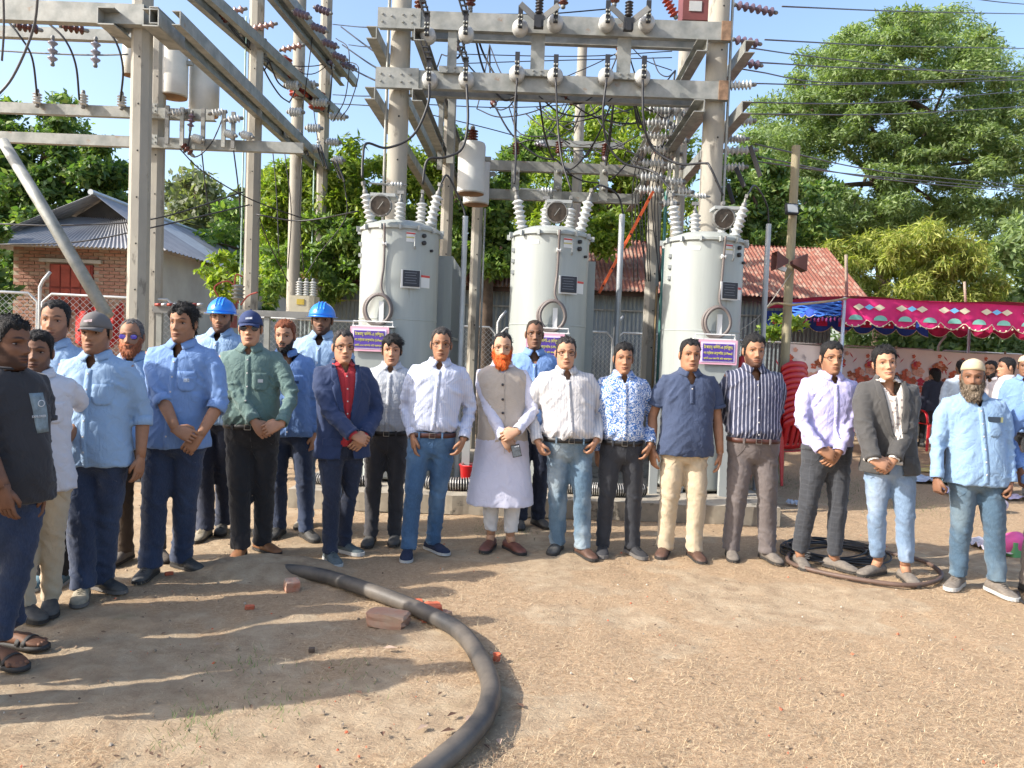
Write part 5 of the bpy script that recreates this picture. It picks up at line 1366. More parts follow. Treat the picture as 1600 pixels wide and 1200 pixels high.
    # ---- shoes
    if p.shoes:
        s_ = p.shoes
        for i, (Hp, kn, an, f, gp) in enumerate(p.leg):
            m = s_['m'][i] if isinstance(s_['m'], tuple) else s_['m']
            kd = s_.get('kind', 'shoe'); mb2 = MB()
            if kd == 'sandal':
                slab(mb2, gp, f, 0, .022, 1.04); so2 = mb2.build('sandal', m, root, True); st = MB(); sd = f.cross(Vector((0, 0, 1)))
                for a, b_ in ((.05, .06), (.015, .06)):
                    st.tube([gp+f*a+sd*(.048*math.cos(t))+Vector((0, 0, .02+.040*math.sin(t))) for t in [PI*k/8 for k in range(9)]], (.014, .003), 6, ref=f)
                st.build('strap', m, so2, True)
            else:
                foot_loft(mb2, gp, f, 0, 0, 1.0, kd in ('loafer',), 0.010, 1.12 if kd == 'boot' else 1.0)
                so2 = mb2.build('shoe', m, root, True); sb = MB(); slab(sb, gp, f, 0, .020 if kd != 'sneaker' else .026, 1.03); sb.build('sole', s_.get('sole') or mat('sole_dark', (.03, .027, .024), .8), so2)
                if kd in ('sneaker', 'boot', 'lace'):
                    lc = MB(); sd = f.cross(Vector((0, 0, 1)))
                    for k in range(4):
                        yy = .015+.016*k; zz = .083-.008*k
                        lc.tube([gp+f*yy+sd*(-.018)+Vector((0, 0, zz-.008)), gp+f*(yy-.003)+Vector((0, 0, zz)), gp+f*yy+sd*.018+Vector((0, 0, zz-.008))], .0028, 5)
                    lc.build('lace', s_.get('lace') or m, so2, True)
    for ex in p.extras: ex(p, root, HW)
    p.rootobj = root

FOOT = [(-.135, .012, .035), (-.130, .026, .062), (-.115, .034, .080), (-.085, .036, .092), (-.045, .036, .094), (-.01, .038, .084), (.025, .042, .068), (.06, .0465, .055), (.09, .046, .047), (.115, .039, .040), (.132, .027, .032), (.141, .010, .022)]
def foot_loft(mb, gp, f, dz, mi, k=1.0, low=False, z0=.01, tall=1.0):
    sd = f.cross(Vector((0, 0, 1))); R = []
    for (y, w, hh) in FOOT:
        if low: hh = min(hh, .068)
        hh *= (tall if y < .02 else 1)
        r = []
        for a in range(14):
            t = 2*PI*a/14; c, s = math.cos(t), math.sin(t)
            zz = z0 + (hh-z0)*(.5+.5*s) if s > -.3 else z0
            ww = w*math.copysign(abs(c)**.6, c)*(1 if s < .3 else (1-.35*(s-.3)))
            r.append(gp+f*(y*k)+sd*(ww*k)+Vector((0, 0, zz)))
        R.append(r)
    mb.rings(R)
def slab(mb, gp, f, z0, z1, k=1.0):
    sd = f.cross(Vector((0, 0, 1))); out = [(y, w) for y, w, _ in FOOT]
    pts = [(y, w) for y, w in out]+[(y, -w) for y, w in out[::-1]]
    R = [[gp+f*(y*k)+sd*(w*k*1.02)+Vector((0, 0, z)) for y, w in pts] for z in (z0+.001, z1)]
    mb.rings(R)
def _thumb_side(fd, back, sgn, kind):
    # hand_mesh: x = y.cross(z)*side ; thumb at +x. the thumb points forward for hanging hands, up for clasped
    z = fd.normalized(); y = (back-z*back.dot(z)).normalized(); x = y.cross(z)
    want = Vector((0, -1, 0)) if kind in ('hang', 'fist', 'pocket', 'in_pocket') else (Vector((0, 0, 1)) if kind in ('over', 'under', 'behind') else Vector((-sgn, 0, 0)))
    return 1 if x.dot(want) > 0 else -1
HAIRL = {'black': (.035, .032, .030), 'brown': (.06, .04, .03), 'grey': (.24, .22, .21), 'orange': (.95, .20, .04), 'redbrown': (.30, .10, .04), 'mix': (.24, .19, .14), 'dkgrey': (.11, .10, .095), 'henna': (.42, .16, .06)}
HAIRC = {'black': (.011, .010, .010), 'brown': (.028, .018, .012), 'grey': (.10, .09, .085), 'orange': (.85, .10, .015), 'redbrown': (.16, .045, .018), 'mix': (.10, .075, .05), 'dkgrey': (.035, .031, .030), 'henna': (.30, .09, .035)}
# ================================================================ electrical hardware
def shed_profile(L, r, n, core=.5):
    p = [(r*core*.9, 0)]; s = L/n
    for i in range(n): z = s*i; p += [(r*core, z+s*.15), (r*.97, z+s*.50), (r, z+s*.58), (r*.9, z+s*.66), (r*core, z+s*.85)]
    return p+[(r*core*.9, L)]
_INS = {}
def insulator(loc, d, L, r, n, m, label, group=None, name='insulator', caps=True, parent=None, cat='insulator', core=.5):
    key = (round(L, 3), round(r, 3), n, m.name, core)
    if key not in _INS:
        mb = MB(); mb.lathe(shed_profile(L, r, n, core), seg=14); mb2 = MB(); mb2.lathe([(r*.38, 0), (r*.42, .01), (r*.42, .035), (r*.25, .05)], (0, 0, L), seg=10); mb3 = MB(); mb3.lathe([(r*.38, 0), (r*.45, -.01), (r*.45, -.03), (r*.3, -.04)], (0, 0, 0), seg=10)
        _INS[key] = (mb.mesh('porcelain', m, True), mb2.mesh('metal_cap', galv_d, True), mb3.mesh('metal_cap', galv_d, True))
    a, b, c_ = _INS[key]
    o = link(name, None, parent, loc, None, label if parent is None else None, cat if parent is None else None, group)
    if parent is None or True: o.rotation_euler = Vector(d).to_track_quat('Z', 'Y').to_euler()
    if parent is not None:
        o.data = None
    link('sheds', a, o); 
    if caps: link('end_cap', b, o); link('end_cap', c_, o)
    return o
def wire(pts, r, label, m=None, n=6, name='cable', cat='cable', group=None, seg=6):
    mb = MB(); mb.tube(bez(pts, n), r, seg); return thing(name, mb, m or cable_b, label, cat, group, True)
def PW(l): return [P(*t) for t in l]

# ---- the three transformers
tank_m = mat('tank_grey', (.335, .36, .34), .42, 0, col2=(.29, .31, .29), vscale=3, spec=.5, stretch=(3, 3, .3), spots=((.25, .25, .215), 6, .64))
tank_d = mat('tank_fitting', (.33, .35, .34), .5, 0, var=.05)
name_m = mat('plate_black', (.018, .020, .030), .4, var=.1); white_st = mat('sticker_white', (.66, .66, .64), .6, var=.03); red_st = mat('sticker_red', (.55, .06, .05), .6, var=.05)
hose_m = mat('hose_taupe', (.15, .125, .115), .55, var=.15); glass_g = mat('dial_glass', (.085, .072, .062), .2, .2, var=.3, vscale=15)
sign_pink = mat('sign_pink', (.72, .38, .47), .7, var=.04); sign_lil = mat('sign_lilac', (.72, .62, .80), .7, var=.03); sign_blue = mat('sign_purple', (.075, .035, .28), .6, var=.08); sign_yel = mat('sign_yellow', (.70, .66, .12), .6, var=0)
def transformer(px, which, dial_dx, seed):
    q = P(px, 430, 7.9); t = empty('transformer', f'{which} of the three pale grey cylindrical transformers', 'transformer', (q.x, 7.9, .17)); R_ = .395; Zt = 2.60
    mb = MB(); mb.lathe([(R_-.02, .03), (R_, .05), (R_, 1.60), (R_+.004, 1.603), (R_+.004, 1.612), (R_, 1.615), (R_, Zt-.10)], seg=56); o = mb.build('tank', tank_m, t); set_smooth_angle(o, 30)
    mb = MB(); mb.lathe([(R_+.012, Zt-.115), (R_+.022, Zt-.108), (R_+.022, Zt-.085), (R_+.012, Zt-.08), (R_-.02, Zt-.055), (R_-.16, Zt-.005), (.05, Zt+.02)], seg=56); o = mb.build('lid', tank_m, t); set_smooth_angle(o, 35)
    bm_ = MB(); bm_.box((0, 0, 0), (.022, .045, .05)); bmm = bm_.mesh('lid_clamp', tank_d)
    for k in range(14):
        a = 2*PI*(k+.3)/14; c = link('lid_clamp', bmm, t, (math.sin(a)*(R_+.028), -math.cos(a)*(R_+.028), Zt-.10)); c.rotation_euler = (0, 0, a)
    mb = MB()
    for s in (-1, 1): mb.box((s*.22, 0, .015), (.08, .7, .06))
    mb.build('base_rail', tank_d, t)
    # bushings
    for (dx, dy, tx, ty, L, lb) in ((-.29, -.05, -.22, -.1, .30, 0), (.19, .10, .02, 0, .26, 1), (.30, -.02, .22, -.06, .32, 2), (-.05, .22, 0, .1, .28, 3)):
        d = Vector((tx, ty, 1)).normalized(); b = insulator((dx, dy, Zt-.03), d, L, .062, 6, porc_w, '', name='bushing', parent=t, core=.62)
        mb = MB(); mb.tube([(0, 0, L), (0, 0, L+.13)], [.016, .012], 8); mb.box((0, 0, L+.11), (.07, .03, .035)); mb.build('terminal', galv_d, b)
    # arrester bracket bar between the left and middle bushing
    mb = MB(); mb.tube([(-.33, -.06, Zt+.38), (-.02, .02, Zt+.38)], .009, 6); mb.box((-.15, -.01, Zt+.38), (.10, .015, .02)); mb.build('link_bar', galv, t)
    insulator((-.12, .0, Zt+.39), (1, .2, 0), .12, .030, 4, porc_w, '', name='small_insulator', parent=t)
    mb = MB(); mb.tube([(.30, .14, Zt-.02), (.30, .14, Zt+.10), (.34, .14, Zt+.10), (.34, .14, Zt-.02)], .012, 6); mb.build('lifting_lug', tank_d, t)
    # dial
    dc = Vector((dial_dx, -R_-.10, Zt+.08)); ax = Vector((0, -1, -.12)).normalized(); mb = MB()
    mb.lathe([(.085, -.07), (.105, -.05), (.110, 0), (.103, .012), (.094, .014), (.092, .004)], dc, ax, 28, cap=False); do = mb.build('dial_housing', mat('dial_ring', (.19, .19, .18), .5, .3, var=.15), t); set_smooth_angle(do, 40)
    mb = MB(); mb.lathe([(.092, .004), (.001, .006)], dc, ax, 28); mb.build('dial_glass', glass_g, do)
    mb = MB(); mb.box(dc+Vector((0, -.012, 0)), (.005, .004, .09), 0, Matrix.Rotation(.6, 3, 'Y')); mb.build('dial_needle', galv, do)
    bt = MB(); bt.lathe([(.007, 0), (.007, .006), (.001, .007)], (0, 0, 0), (0, -1, 0), 6); btm = bt.mesh('dial_bolt', galv)
    for k in range(10): a = 2*PI*k/10; link('dial_bolt', btm, do, dc+Vector((.101*math.sin(a), -.012, .101*math.cos(a))))
    mb = MB(); mb.box(dc+Vector((.02, .08, .10)), (.24, .20, .03)); mb.build('dial_bracket', tank_d, t)
    # capillary down the front and the coiled hose
    x0 = dial_dx+.035; yf = lambda x: -math.sqrt(max(.02, R_*R_-x*x))
    mb = MB(); mb.tube(bez([(x0, yf(x0)-.07, Zt-.08), (x0, yf(x0)-.03, Zt-.30), (x0-.005, yf(x0)-.02, Zt-.5), (x0-.02, yf(x0)-.03, Zt-.68), (x0+.01, yf(x0)-.035, Zt-.77)], 6), .012, 8); mb.build('gauge_tube', hose_m, t, True)
    mb = MB(); mb.lathe([(.022, -.02), (.022, .02)], (x0, yf(x0)-.025, Zt-.27), (1, 0, 0), 8); mb.build('tube_clip', white_st, t)
    rs = random.Random(seed)
    for k in range(2):
        mb = MB(); cx, cz = x0-.045+.008*k, Zt-.91; pts = []
        for i in range(33): a = 2*PI*i/32; pts.append((cx+(.135-.014*k)*math.sin(a)+.012*rs.uniform(-1, 1)*0, yf(cx)-.05-.02*k, cz+(.150-.012*k)*math.cos(a)*(1+.05*math.sin(a*2+k))))
        mb.tube(pts, .0155, 8, cap=False); mb.build('coiled_hose', hose_m, t, True)
    mb = MB(); mb.box((x0-.01, yf(x0)-.03, Zt-.93), (.045, .03, .20)); mb.build('hose_hanger', white_st, t)
    # shelf + junction box
    sx = x0-.07; mb = MB(); mb.box((sx, -R_-.05, Zt-1.075), (.40, .14, .012)); mb.tube([(sx-.19, -R_-.115, Zt-1.072), (sx-.19, -R_-.115, Zt-1.03), (sx+.19, -R_-.115, Zt-1.03), (sx+.19, -R_-.115, Zt-1.072)], .006, 6); mb.build('shelf', white_st, t)
    mb = MB(); mb.box((sx, -R_-.03, Zt-1.40), (.36, .12, .62)); bo = mb.build('control_box', tank_m, t)
    # name plate and stickers lie on the curved tank
    def curved(name, xc, zc, w, h, m, off, parent):
        c = MB(); n = 6; vs = []
        for z in (zc-h/2, zc+h/2):
            for i in range(n+1):
                x = xc-w/2+w*i/n; vs.append((x*(R_+off)/R_, -math.sqrt(max(0, R_*R_-x*x))*(R_+off)/R_, z))
        c.add(vs, [(i, i+1, n+2+i, n+1+i) for i in range(n)]); return c.build(name, m, parent)
    x = .17; po = MB(); po.box((x, yf(x)-.03, Zt-.60), (.19, .012, .175), 0, Matrix.Rotation(.30, 3, 'Z')); po_ = po.build('nameplate_backing', white_st, t); po_.location = (0, 0, 0)
    pl = MB(); pl.box((x+.008, yf(x)-.040, Zt-.595), (.165, .006, .158), 0, Matrix.Rotation(.30, 3, 'Z')); plo = pl.build('nameplate', name_m, t)
    for k in range(5):
        l = MB(); l.box((x+.002, yf(x)-.0455, Zt-.54-.025*k), (.12-.02*(k % 2), .001, .004), 0, Matrix.Rotation(.30, 3, 'Z')); l.build('engraved_line', mat('engrave', (.16, .17, .2), .5, var=0), plo)
    curved('warning_sticker', .295, Zt-.61, .075, .125, white_st, .003, t); curved('sticker_header', .295, Zt-.56, .075, .022, red_st, .005, t)
    curved('top_sticker', .155, Zt-.19, .085, .095, white_st, .003, t); curved('sticker_header', .155, Zt-.155, .085, .014, red_st, .005, t); curved('sticker_band', .155, Zt-.195, .085, .012, mat('sticker_yellow', (.5, .45, .15), .6, var=0), .005, t); curved('small_label', -.17, Zt-.19, .09, .035, white_st, .003, t)
    for (a, z, r) in ((.27, Zt-.165, .020), (.27, Zt-.235, .022), (.335, Zt-.30, .014)):
        mb = MB(); mb.lathe([(r, -.02), (r, .025), (r*.6, .03), (.001, .031)], (a, yf(a)*1.0, z), (a, yf(a), 0), 12); mb.build('sight_port', dark_m, t)
    mb = MB(); mb.tube([(.20, yf(.2)-.005, Zt-.16), (.20, yf(.2)-.05, Zt-.18), (.20, yf(.2)-.05, Zt-.28), (.20, yf(.2)-.005, Zt-.30)], .008, 6); mb.build('handle', tank_d, t)
    for k in range(3):
        mb = MB(); a = -.375+.0*k; mb.box((a, yf(a)-.01, Zt-.25-.11*k), (.03, .04, .035)); mb.build('side_bolt', tank_d, t)
    # cooling fins behind and to the right
    fm = MB(); fm.box((.28, 0, 1.30), (.46, .016, 2.06)); fmm = fm.mesh('cooling_fin', tank_m)
    for k in range(22): link('cooling_fin', fmm, t, (0, .40+.072*k, 0))
    mb = MB(); mb.box((.24, 1.1, 1.30), (.36, 1.44, 1.98)); mb.build('radiator_core', tank_d, t)
    mb = MB(); mb.box((.512, 1.1, 1.45), (.012, 1.44, .03)); mb.box((.512, 1.1, .60), (.012, 1.44, .03)); mb.build('fin_rail', tank_m, t)
    # the pink-framed board hung on the junction box
    s = empty('sign_board', f'pink-framed purple sign with yellow writing hung on the {which.split(" ")[0]} transformer', 'sign', (q.x+sx-.03+(0.06 if which.startswith("right") else 0), 7.9-R_-.12, 1.455))
    mb = MB(); mb.box((0, 0, .115), (.37, .012, .235)); mb.build('frame', sign_pink, s)
    mb = MB(); mb.box((0, -.008, .115), (.325, .004, .190)); mb.build('border', sign_lil, s)
    mb = MB(); mb.box((0, -.012, .113), (.295, .004, .165)); mb.build('panel', sign_blue, s)
    for body, z, sz in (('টেপরাড়ু ফিডিং-এ (বিদ্যুৎ)', .150, .040), ('ভোল্টেজ রেগুলেটর (S-Phase)', .095, .034), ('রেটিং-৩৩৩ কেভিএ বাই আপগ্রেড', .046, .024)):
        tx = text_mesh('lettering', body, sz, sign_yel, s, (0, -.0155, z)); w = tx.dimensions.x
        co = get_co(tx.data); w = co[:, 0].max()-co[:, 0].min(); tx.scale = (.275/max(w, .01), 1, 1) if w > 0 else (1, 1, 1)
    mb = MB(); mb.tube([(-.14, 0, .235), (-.13, 0, .31)], .0012, 4); mb.tube([(.13, 0, .235), (.12, 0, .31)], .0012, 4); mb.build('hanging_wire', cable_g, s)
    return t
T1 = transformer(624, 'left one', -.125, 1); T2 = transformer(858, 'middle one', .03, 2); T3 = transformer(1098, 'right one', .06, 3)

# ---- disconnect switches on the crossarms over the transformers
def cutout(x, y, where, Y=8.30, black=True, tilt=0):
    q = P(x, y, Y); o = empty('fuse_cutout', where, 'fuse switch', q)
    mb = MB(); mb.ell((0, .03, -.03), (.085, .055, .085), 18, 12); mb.lathe([(.06, 0), (.085, .02), (.06, .04), (.085, .06), (.05, .08)], (0, .04, -.03), (0, 1, 0), 16); mb.build('porcelain', porc_w, o, True)
    mb = MB(); mb.box((0, -.045, .10), (.050, .03, .12)); mb.box((0, -.050, -.02), (.045, .035, .10)); mb.build('contact', dark_m, o)
    bm_ = MB(); bm_.ell((0, 0, 0), (.013, .010, .013), 8, 6); m_ = bm_.mesh('bolt_head', galv, True)
    for bx, bz in ((-.015, .05), (.015, .05), (-.015, .01), (.015, .01), (-.015, -.05), (.015, -.05)): link('bolt_head', m_, o, (bx, -.072, bz))
    if black:
        mb = MB()
        for s in (-1, 1): mb.tube([(s*.025, -.06, .12), (s*.025-.07*tilt, -.10, .32)], (.010, .006), 6)
        for k in range(3): mb.box((-.02*tilt*k, -.075-.01*k, .16+.05*k), (.06, .02, .014))
        mb.build('fuse_tube', dark_m, o)
    return o
for i, (x, y) in enumerate(((668, 48), (728, 46), (813, 36), (868, 28), (949, 28), (1012, 28))):
    cutout(x, y, f'{["first", "second", "third", "fourth", "fifth", "sixth"][i]} white fuse switch from the left on the upper crossarm', tilt=1 if i in (0, 1) else 0, black=i < 2)
for i, (x, y) in enumerate(((671, 118), (728, 118), (808, 108), (868, 112), (948, 112), (1005, 114))):
    cutout(x, y, f'{["first", "second", "third", "fourth", "fifth", "sixth"][i]} white fuse switch from the left on the lower crossarm', tilt=1 if i in (0, 1) else 0, black=i < 2)
for i, (x, y) in enumerate(((842, 30), (982, 34))):
    q = P(x, y, 8.22); o = empty('cutout_pivot', f'{["left", "right"][i]} black ribbed pivot unit between switches on the upper crossarm', 'switch pivot', q); mb = MB(); mb.lathe(shed_profile(.16, .045, 5, .6), (0, 0, .05), seg=14); mb.build('black_insulator', mat('polymer_black', (.02, .018, .022), .4, var=.1), o, True)
    mb = MB(); mb.box((0, 0, -.03), (.10, .08, .12)); mb.box((0, -.045, -.06), (.05, .02, .09)); mb.build('pivot_block', dark_m, o)
    for s in (-1, 1): mb = MB(); mb.bar((s*.03, -.02, 0), (s*.20, -.05, .13), .012, .06); mb.build('blade', galv_d, o)
for i, (x, y) in enumerate(((655, 20), (735, 10), (880, 8), (960, 5))):
    q = P(x, y, 8.9); insulator(q, (0, 0, 1), .22, .06, 5, porc_b, f'{["first", "second", "third", "fourth"][i]} brown post insulator from the left above the upper crossarm')
# ---- cables from the switches to the bushings
tb = lambda T, dx, dy, z: Vector(T.location)+Vector((dx, dy, z))
wire(PW([(671, 130, 8.22), (668, 165, 8.2), (645, 212, 8.15), (605, 231, 8.1), (573, 224, 8.0), (567, 248, 7.9)])+[tb(T1, -.39, -.10, 2.60+.42)], .014, 'black cable looping from the first lower switch to the left transformer')
wire(PW([(729, 132, 8.22), (731, 190, 8.15), (722, 232, 8.1), (695, 246, 8.05), (668, 250, 8.0)])+[tb(T1, .195, .10, 2.60+.42)], .014, 'black cable looping from the second lower switch to the left transformer')
wire(PW([(808, 122, 8.22), (804, 180, 8.2), (806, 235, 8.1)])+[tb(T2, -.39, -.10, 2.60+.42)], .011, 'thin black cable from the third lower switch to the middle transformer')
wire(PW([(868, 122, 8.22), (872, 200, 8.2), (878, 250, 8.1)])+[tb(T2, .195, .10, 2.60+.42)], .011, 'thin black cable from the fourth lower switch to the middle transformer')
wire(PW([(948, 122, 8.22), (942, 180, 8.2), (950, 225, 8.3), (975, 255, 8.3), (1020, 268, 8.2)])+[tb(T3, -.39, -.10, 2.60+.42)], .012, 'black cable sagging from the fifth lower switch to the right transformer')
wire(PW([(1004, 124, 8.22), (1006, 190, 8.2), (1020, 232, 8.3), (1060, 256, 8.2), (1100, 255, 8.1), (1110, 262, 8.0)])+[tb(T3, .195, .10, 2.60+.42)], .013, 'grey-black cable curving from the sixth lower switch to the right transformer')
wire([tb(T1, .40, -.06, 2.60+.40)]+PW([(700, 275, 7.9), (722, 320, 8.0), (727, 338, 8.0)]), .011, 'black lead from the left transformer into its conduit post')
wire([tb(T2, .40, -.06, 2.60+.40)]+PW([(940, 290, 8.2), (965, 305, 8.5), (974, 335, 8.6)]), .011, 'black lead from the middle transformer into its conduit post')
wire([tb(T3, .40, -.06, 2.60+.40)]+PW([(1180, 290, 8.2), (1198, 320, 8.8), (1201, 350, 8.9)]), .009, 'thin lead from the right transformer into its conduit post')
# ---- hanging cans, brown-red tanks
can_m = mat('can_cream', (.56, .54, .47), .5, var=.1, spots=((.30, .20, .10), 4, .72)); can_w = mat('can_white', (.55, .56, .54), .5, var=.08, spots=((.25, .15, .07), 5, .74))
def can(x, y0, y1, Y, rpx, m, label, bush=True, white=False):
    a, b = P(x, y0, Y), P(x, y1, Y); r = rpx/1200*Y; H = a.z-b.z; o = empty('capacitor_can', label, 'voltage transformer', (a.x, Y, b.z))
    mb = MB(); mb.lathe([(r*.9, 0), (r, .015), (r, H-.03), (r*.92, H), (r*.3, H+.01)], seg=28); c = mb.build('can_body', m, o); set_smooth_angle(c, 35)
    mb = MB(); mb.lathe([(r*.98, -.004), (r*.3, -.012)], seg=24); mb.build('bottom_plate', mat('rust_ring', (.26, .14, .06), .8, var=.3), o)
    if bush: insulator((0, 0, H), (0, 0, 1), .16, r*.42, 5, porc_b, '', name='bushing', parent=o)
    mb = MB(); mb.box((r+.03, 0, H*.7), (.08, .05, .05)); mb.build('mount_lug', galv, o)
    return o
can(272, 75, 152, 9.6, 21, can_m, 'cream cylindrical can hanging left of a pair in the left frame')
can(320, 100, 180, 9.9, 22, can_m, 'cream cylindrical can hanging right of a pair in the left frame')
can(205, 60, 118, 9.9, 12, can_m, 'cream can mostly hidden behind the nearest left pole')
can(738, 224, 303, 9.4, 21, can_w, 'white can with rusty bottom hung beside the slim pole, nearer one')
can(746, 250, 320, 9.9, 20, can_w, 'white can hung behind the nearer white can on the slim pole')
for i, (x, y, Y, r, hp) in enumerate(((443, 92, 12.4, 13, 30), (467, 122, 12.9, 15, 30), (495, 145, 13.3, 13, 26))):
    q = P(x, y+hp, Y); insulator(q, (0, 0, 1), hp/1200*Y, r/1200*Y, 6, poly_r, f'{["leftmost", "middle", "rightmost"][i]} of the three dark red ribbed arresters on the left frame', core=.8, name='surge_arrester', cat='arrester')
q = P(1085, 12, 9.6); mb = MB(); mb.box((0, 0, 0), (.34, .3, .42)); mb.box((-.02, -.155, -.05), (.15, .01, .12), 1); mb.build('red_recloser', [mat('paint_dull_red', (.16, .045, .04), .6, var=.15), porc_w], None, loc=q, label='dull red metal box at the top beside the right round pole', cat='switch box')
insulator(P(1055, 25, 9.3), (-.5, 0, .8), .28, .06, 6, poly_r, 'slanting red ribbed insulator beside the dull red box')
# ---- stack of horizontal grey insulators before the right round pole
n = 0
for i in range(7):
    for j in range(2):
        x, y, Y = 1018+18*(1-i/7)+22*j+4*((i*j) % 3), 172+21*i+6*j, 9.3+.55*j
        insulator(P(x+12, y, Y), (-1, .15, .04), .26, .058, 6, porc_w, f'horizontal grey ribbed insulator in the {["front", "rear"][j]} column left of the right round pole, {["topmost", "second", "third", "fourth", "fifth", "sixth", "lowest"][i]}'.replace('horizontal grey', 'grey'), core=.45); n += 1
for i, (x, y, Y, L) in enumerate(((1140, 134, 8.6, .24), (1140, 190, 8.8, .25), (1135, 218, 9.3, .22), (1133, 236, 8.9, .32), (1130, 262, 9.1, .24))):
    insulator(P(x, y, Y), (1, -.1, .05), L, .055, 6, porc_w, f'grey ribbed insulator sticking out right of the right round pole, {["topmost", "second", "third", "fourth", "lowest"][i]}')
# blades hanging on the right side
for i, (x0, y0, x1, y1) in enumerate(((1172, 228, 1188, 276), (1150, 262, 1163, 292), (1137, 288, 1146, 318))):
    mb = MB(); mb.bar(P(x0, y0, 8.7), P(x1, y1, 8.6), .012, .05); thing('switch_blade', mb, dark_m, f'{["uppermost", "middle", "lowest"][i]} black switch blade hanging right of the right round pole', 'switch blade')
for i, (x, y0, y1) in enumerate(((1062, 285, 302), (1075, 300, 318), (1052, 318, 336))):
    insulator(P(x+5, y0, 9.2), (-1, 0, 0), .16, .05, 4, porc_w, f'small grey insulator low between right round pole and its transformer, {["upper", "middle", "lower"][i]}')
# ---- left frame insulators with blades
for i, (x, y, Y, L) in enumerate(((447, 133, 12.0, .20), (470, 132, 12.6, .25), (452, 175, 12.0, .20), (488, 160, 12.9, .26), (444, 208, 12.0, .24), (480, 200, 12.6, .22), (515, 182, 13.2, .28), (510, 222, 13.2, .22), (484, 232, 12.7, .16), (521, 250, 13.0, .16))):
    insulator(P(x, y, Y), (1, -.1, -.02), L, .072, 5, porc_w, f'white ribbed insulator number of the cluster by the far left frame poles: {["top left", "top right", "left, second row", "right, second row", "left, third row", "middle, third row", "right, third row", "right, fourth row", "middle, lowest", "right, lowest"][i]}'.replace(' number of the cluster', '').replace(': ', ', '), core=.6)
for i, (x0, y0, x1, y1) in enumerate(((470, 205, 481, 243), (500, 228, 511, 264), (524, 250, 538, 284))):
    mb = MB()
    mb.bar(P(x0, y0, 12.5), P(x1, y1, 12.4), .025, .035); mb.bar(P(x0-4, y0+2, 12.5), P(x1-6, y1-4, 12.4), .015, .02)
    thing('switch_blade', mb, dark_m, f'{["left", "middle", "right"][i]} of three black hanging blades on the left frame', 'switch blade')
for i, (x, y) in enumerate(((30, 160), (130, 162), (190, 164))):
    q = P(x*1.0+(28 if i == 0 else 0), y, 9.3); q.z -= .02; insulator(q, (0, 0, 1), .13, .055, 4, porc_w, f'{["first", "second", "third"][i]} small grey post insulator on the upper pale crossarm at the left', core=.6)
for i, (x, y) in enumerate(((82, 98), (149, 100))):
    insulator(P(x, y, 9.0), (0, 0, 1), .26, .055, 3, mat('porcelain_slate', (.22, .22, .26), .3, var=.1), f'{["left", "right"][i]} hanging slate-coloured disc insulator in the gap at the left', core=.35)
wire(PW([(-20, 78, 9.05), (82, 84, 9.0), (149, 86, 9.0), (200, 85, 9.0)]), .010, 'thin busbar through the two slate disc insulators', galv_d)
for i, (x, y) in enumerate(((40, 46), (112, 47), (185, 46))):
    insulator(P(x-14, y-6, 9.0), (1, .1, -.12), .24, .055, 4, porc_b, f'{["left", "middle", "right"][i]} brown strain insulator under the top left channels', core=.4, name='strain_insulator')
for i, l in enumerate(([(8, 28, 8.9), (30, 55, 8.9), (50, 90, 9.0), (58, 150, 9.2)], [(68, 30, 8.9), (100, 60, 8.9), (118, 100, 9.0), (124, 156, 9.2)], [(145, 28, 8.9), (178, 60, 8.9), (192, 105, 9.0), (188, 158, 9.2)])):
    wire(PW(l), .012, f'{["left", "middle", "right"][i]} black jumper dropping to a small insulator at the left')
wire(PW([(60, -20, 6.5), (52, 45, 6.6), (20, 120, 6.7), (-15, 160, 6.7)]), .012, 'thick grey cable curving out of the picture at the top left', cable_g)
wire(PW([(5, -20, 6.5), (6, 45, 6.6), (3, 95, 6.7)]), .010, 'short vertical cable at the left edge', cable_g)
for i, (x, y, Y) in enumerate(((345, 22, 10.2), (395, 45, 10.8), (440, 78, 11.5))):
    q = P(x, y, Y); insulator(q, (1, .2, .35), .30, .055, 4, mat('porcelain_redwhite', (.40, .22, .18), .3, var=.3, vscale=20), f'red and white strain insulator {["upper left", "in the middle", "lower right"][i]} above the receding beams', core=.45, name='strain_insulator')
for i, (x, y, Y) in enumerate(((460, 18, 10.6), (487, 40, 11.0), (505, 65, 11.6), (520, 85, 12.2), (535, 100, 12.8), (493, 12, 11.0))):
    insulator(P(x, y, Y), (1, -.4, -.45), .26, .055, 4, mat('porcelain_purple', (.13, .09, .12), .3, var=.2), f'dark purple strain insulator, {["first", "second", "third", "fourth", "fifth", "topmost"][i]} along the topmost receding beam', core=.4, name='strain_insulator')
for i, (x, y) in enumerate(((340, 10), (378, 52), (414, 84))):
    insulator(P(x, y, 9.8+i*.6), (0, 0, 1), .16, .06, 5, mat('porcelain_green_grey', (.34, .38, .34), .35, var=.1), f'{["first", "second", "third"][i]} small green-grey insulator on top of the middle receding beam', core=.6)
for i, (x, y) in enumerate(((288, 175), (302, 215), (350, 175), (352, 208), (375, 185), (378, 210))):
    insulator(P(x, y, 9.3), (1 if i % 2 else -1, -.4, -.3), .14, .05, 4, porc_w, f'short white insulator on the pale crossarms beside the two cream cans, {["first", "second", "third", "fourth", "fifth", "sixth"][i]}', core=.55)
for i, (x, ya, yb) in enumerate(((262, 165, 225), (285, 168, 228), (318, 170, 228), (350, 172, 230), (365, 175, 232))):
    a, b = P(x, ya, 9.28), P(x, yb, 9.28); mb = MB(); mb.box((0, 0, 0), (.045, .03, a.z-b.z)); mb.build('upright_strap', galv if i % 2 else galv_d, None, loc=(a.x, 9.28, (a.z+b.z)/2), label=f'{["first", "second", "third", "fourth", "fifth"][i]} upright steel strap between the pale crossarms', cat='bracket')
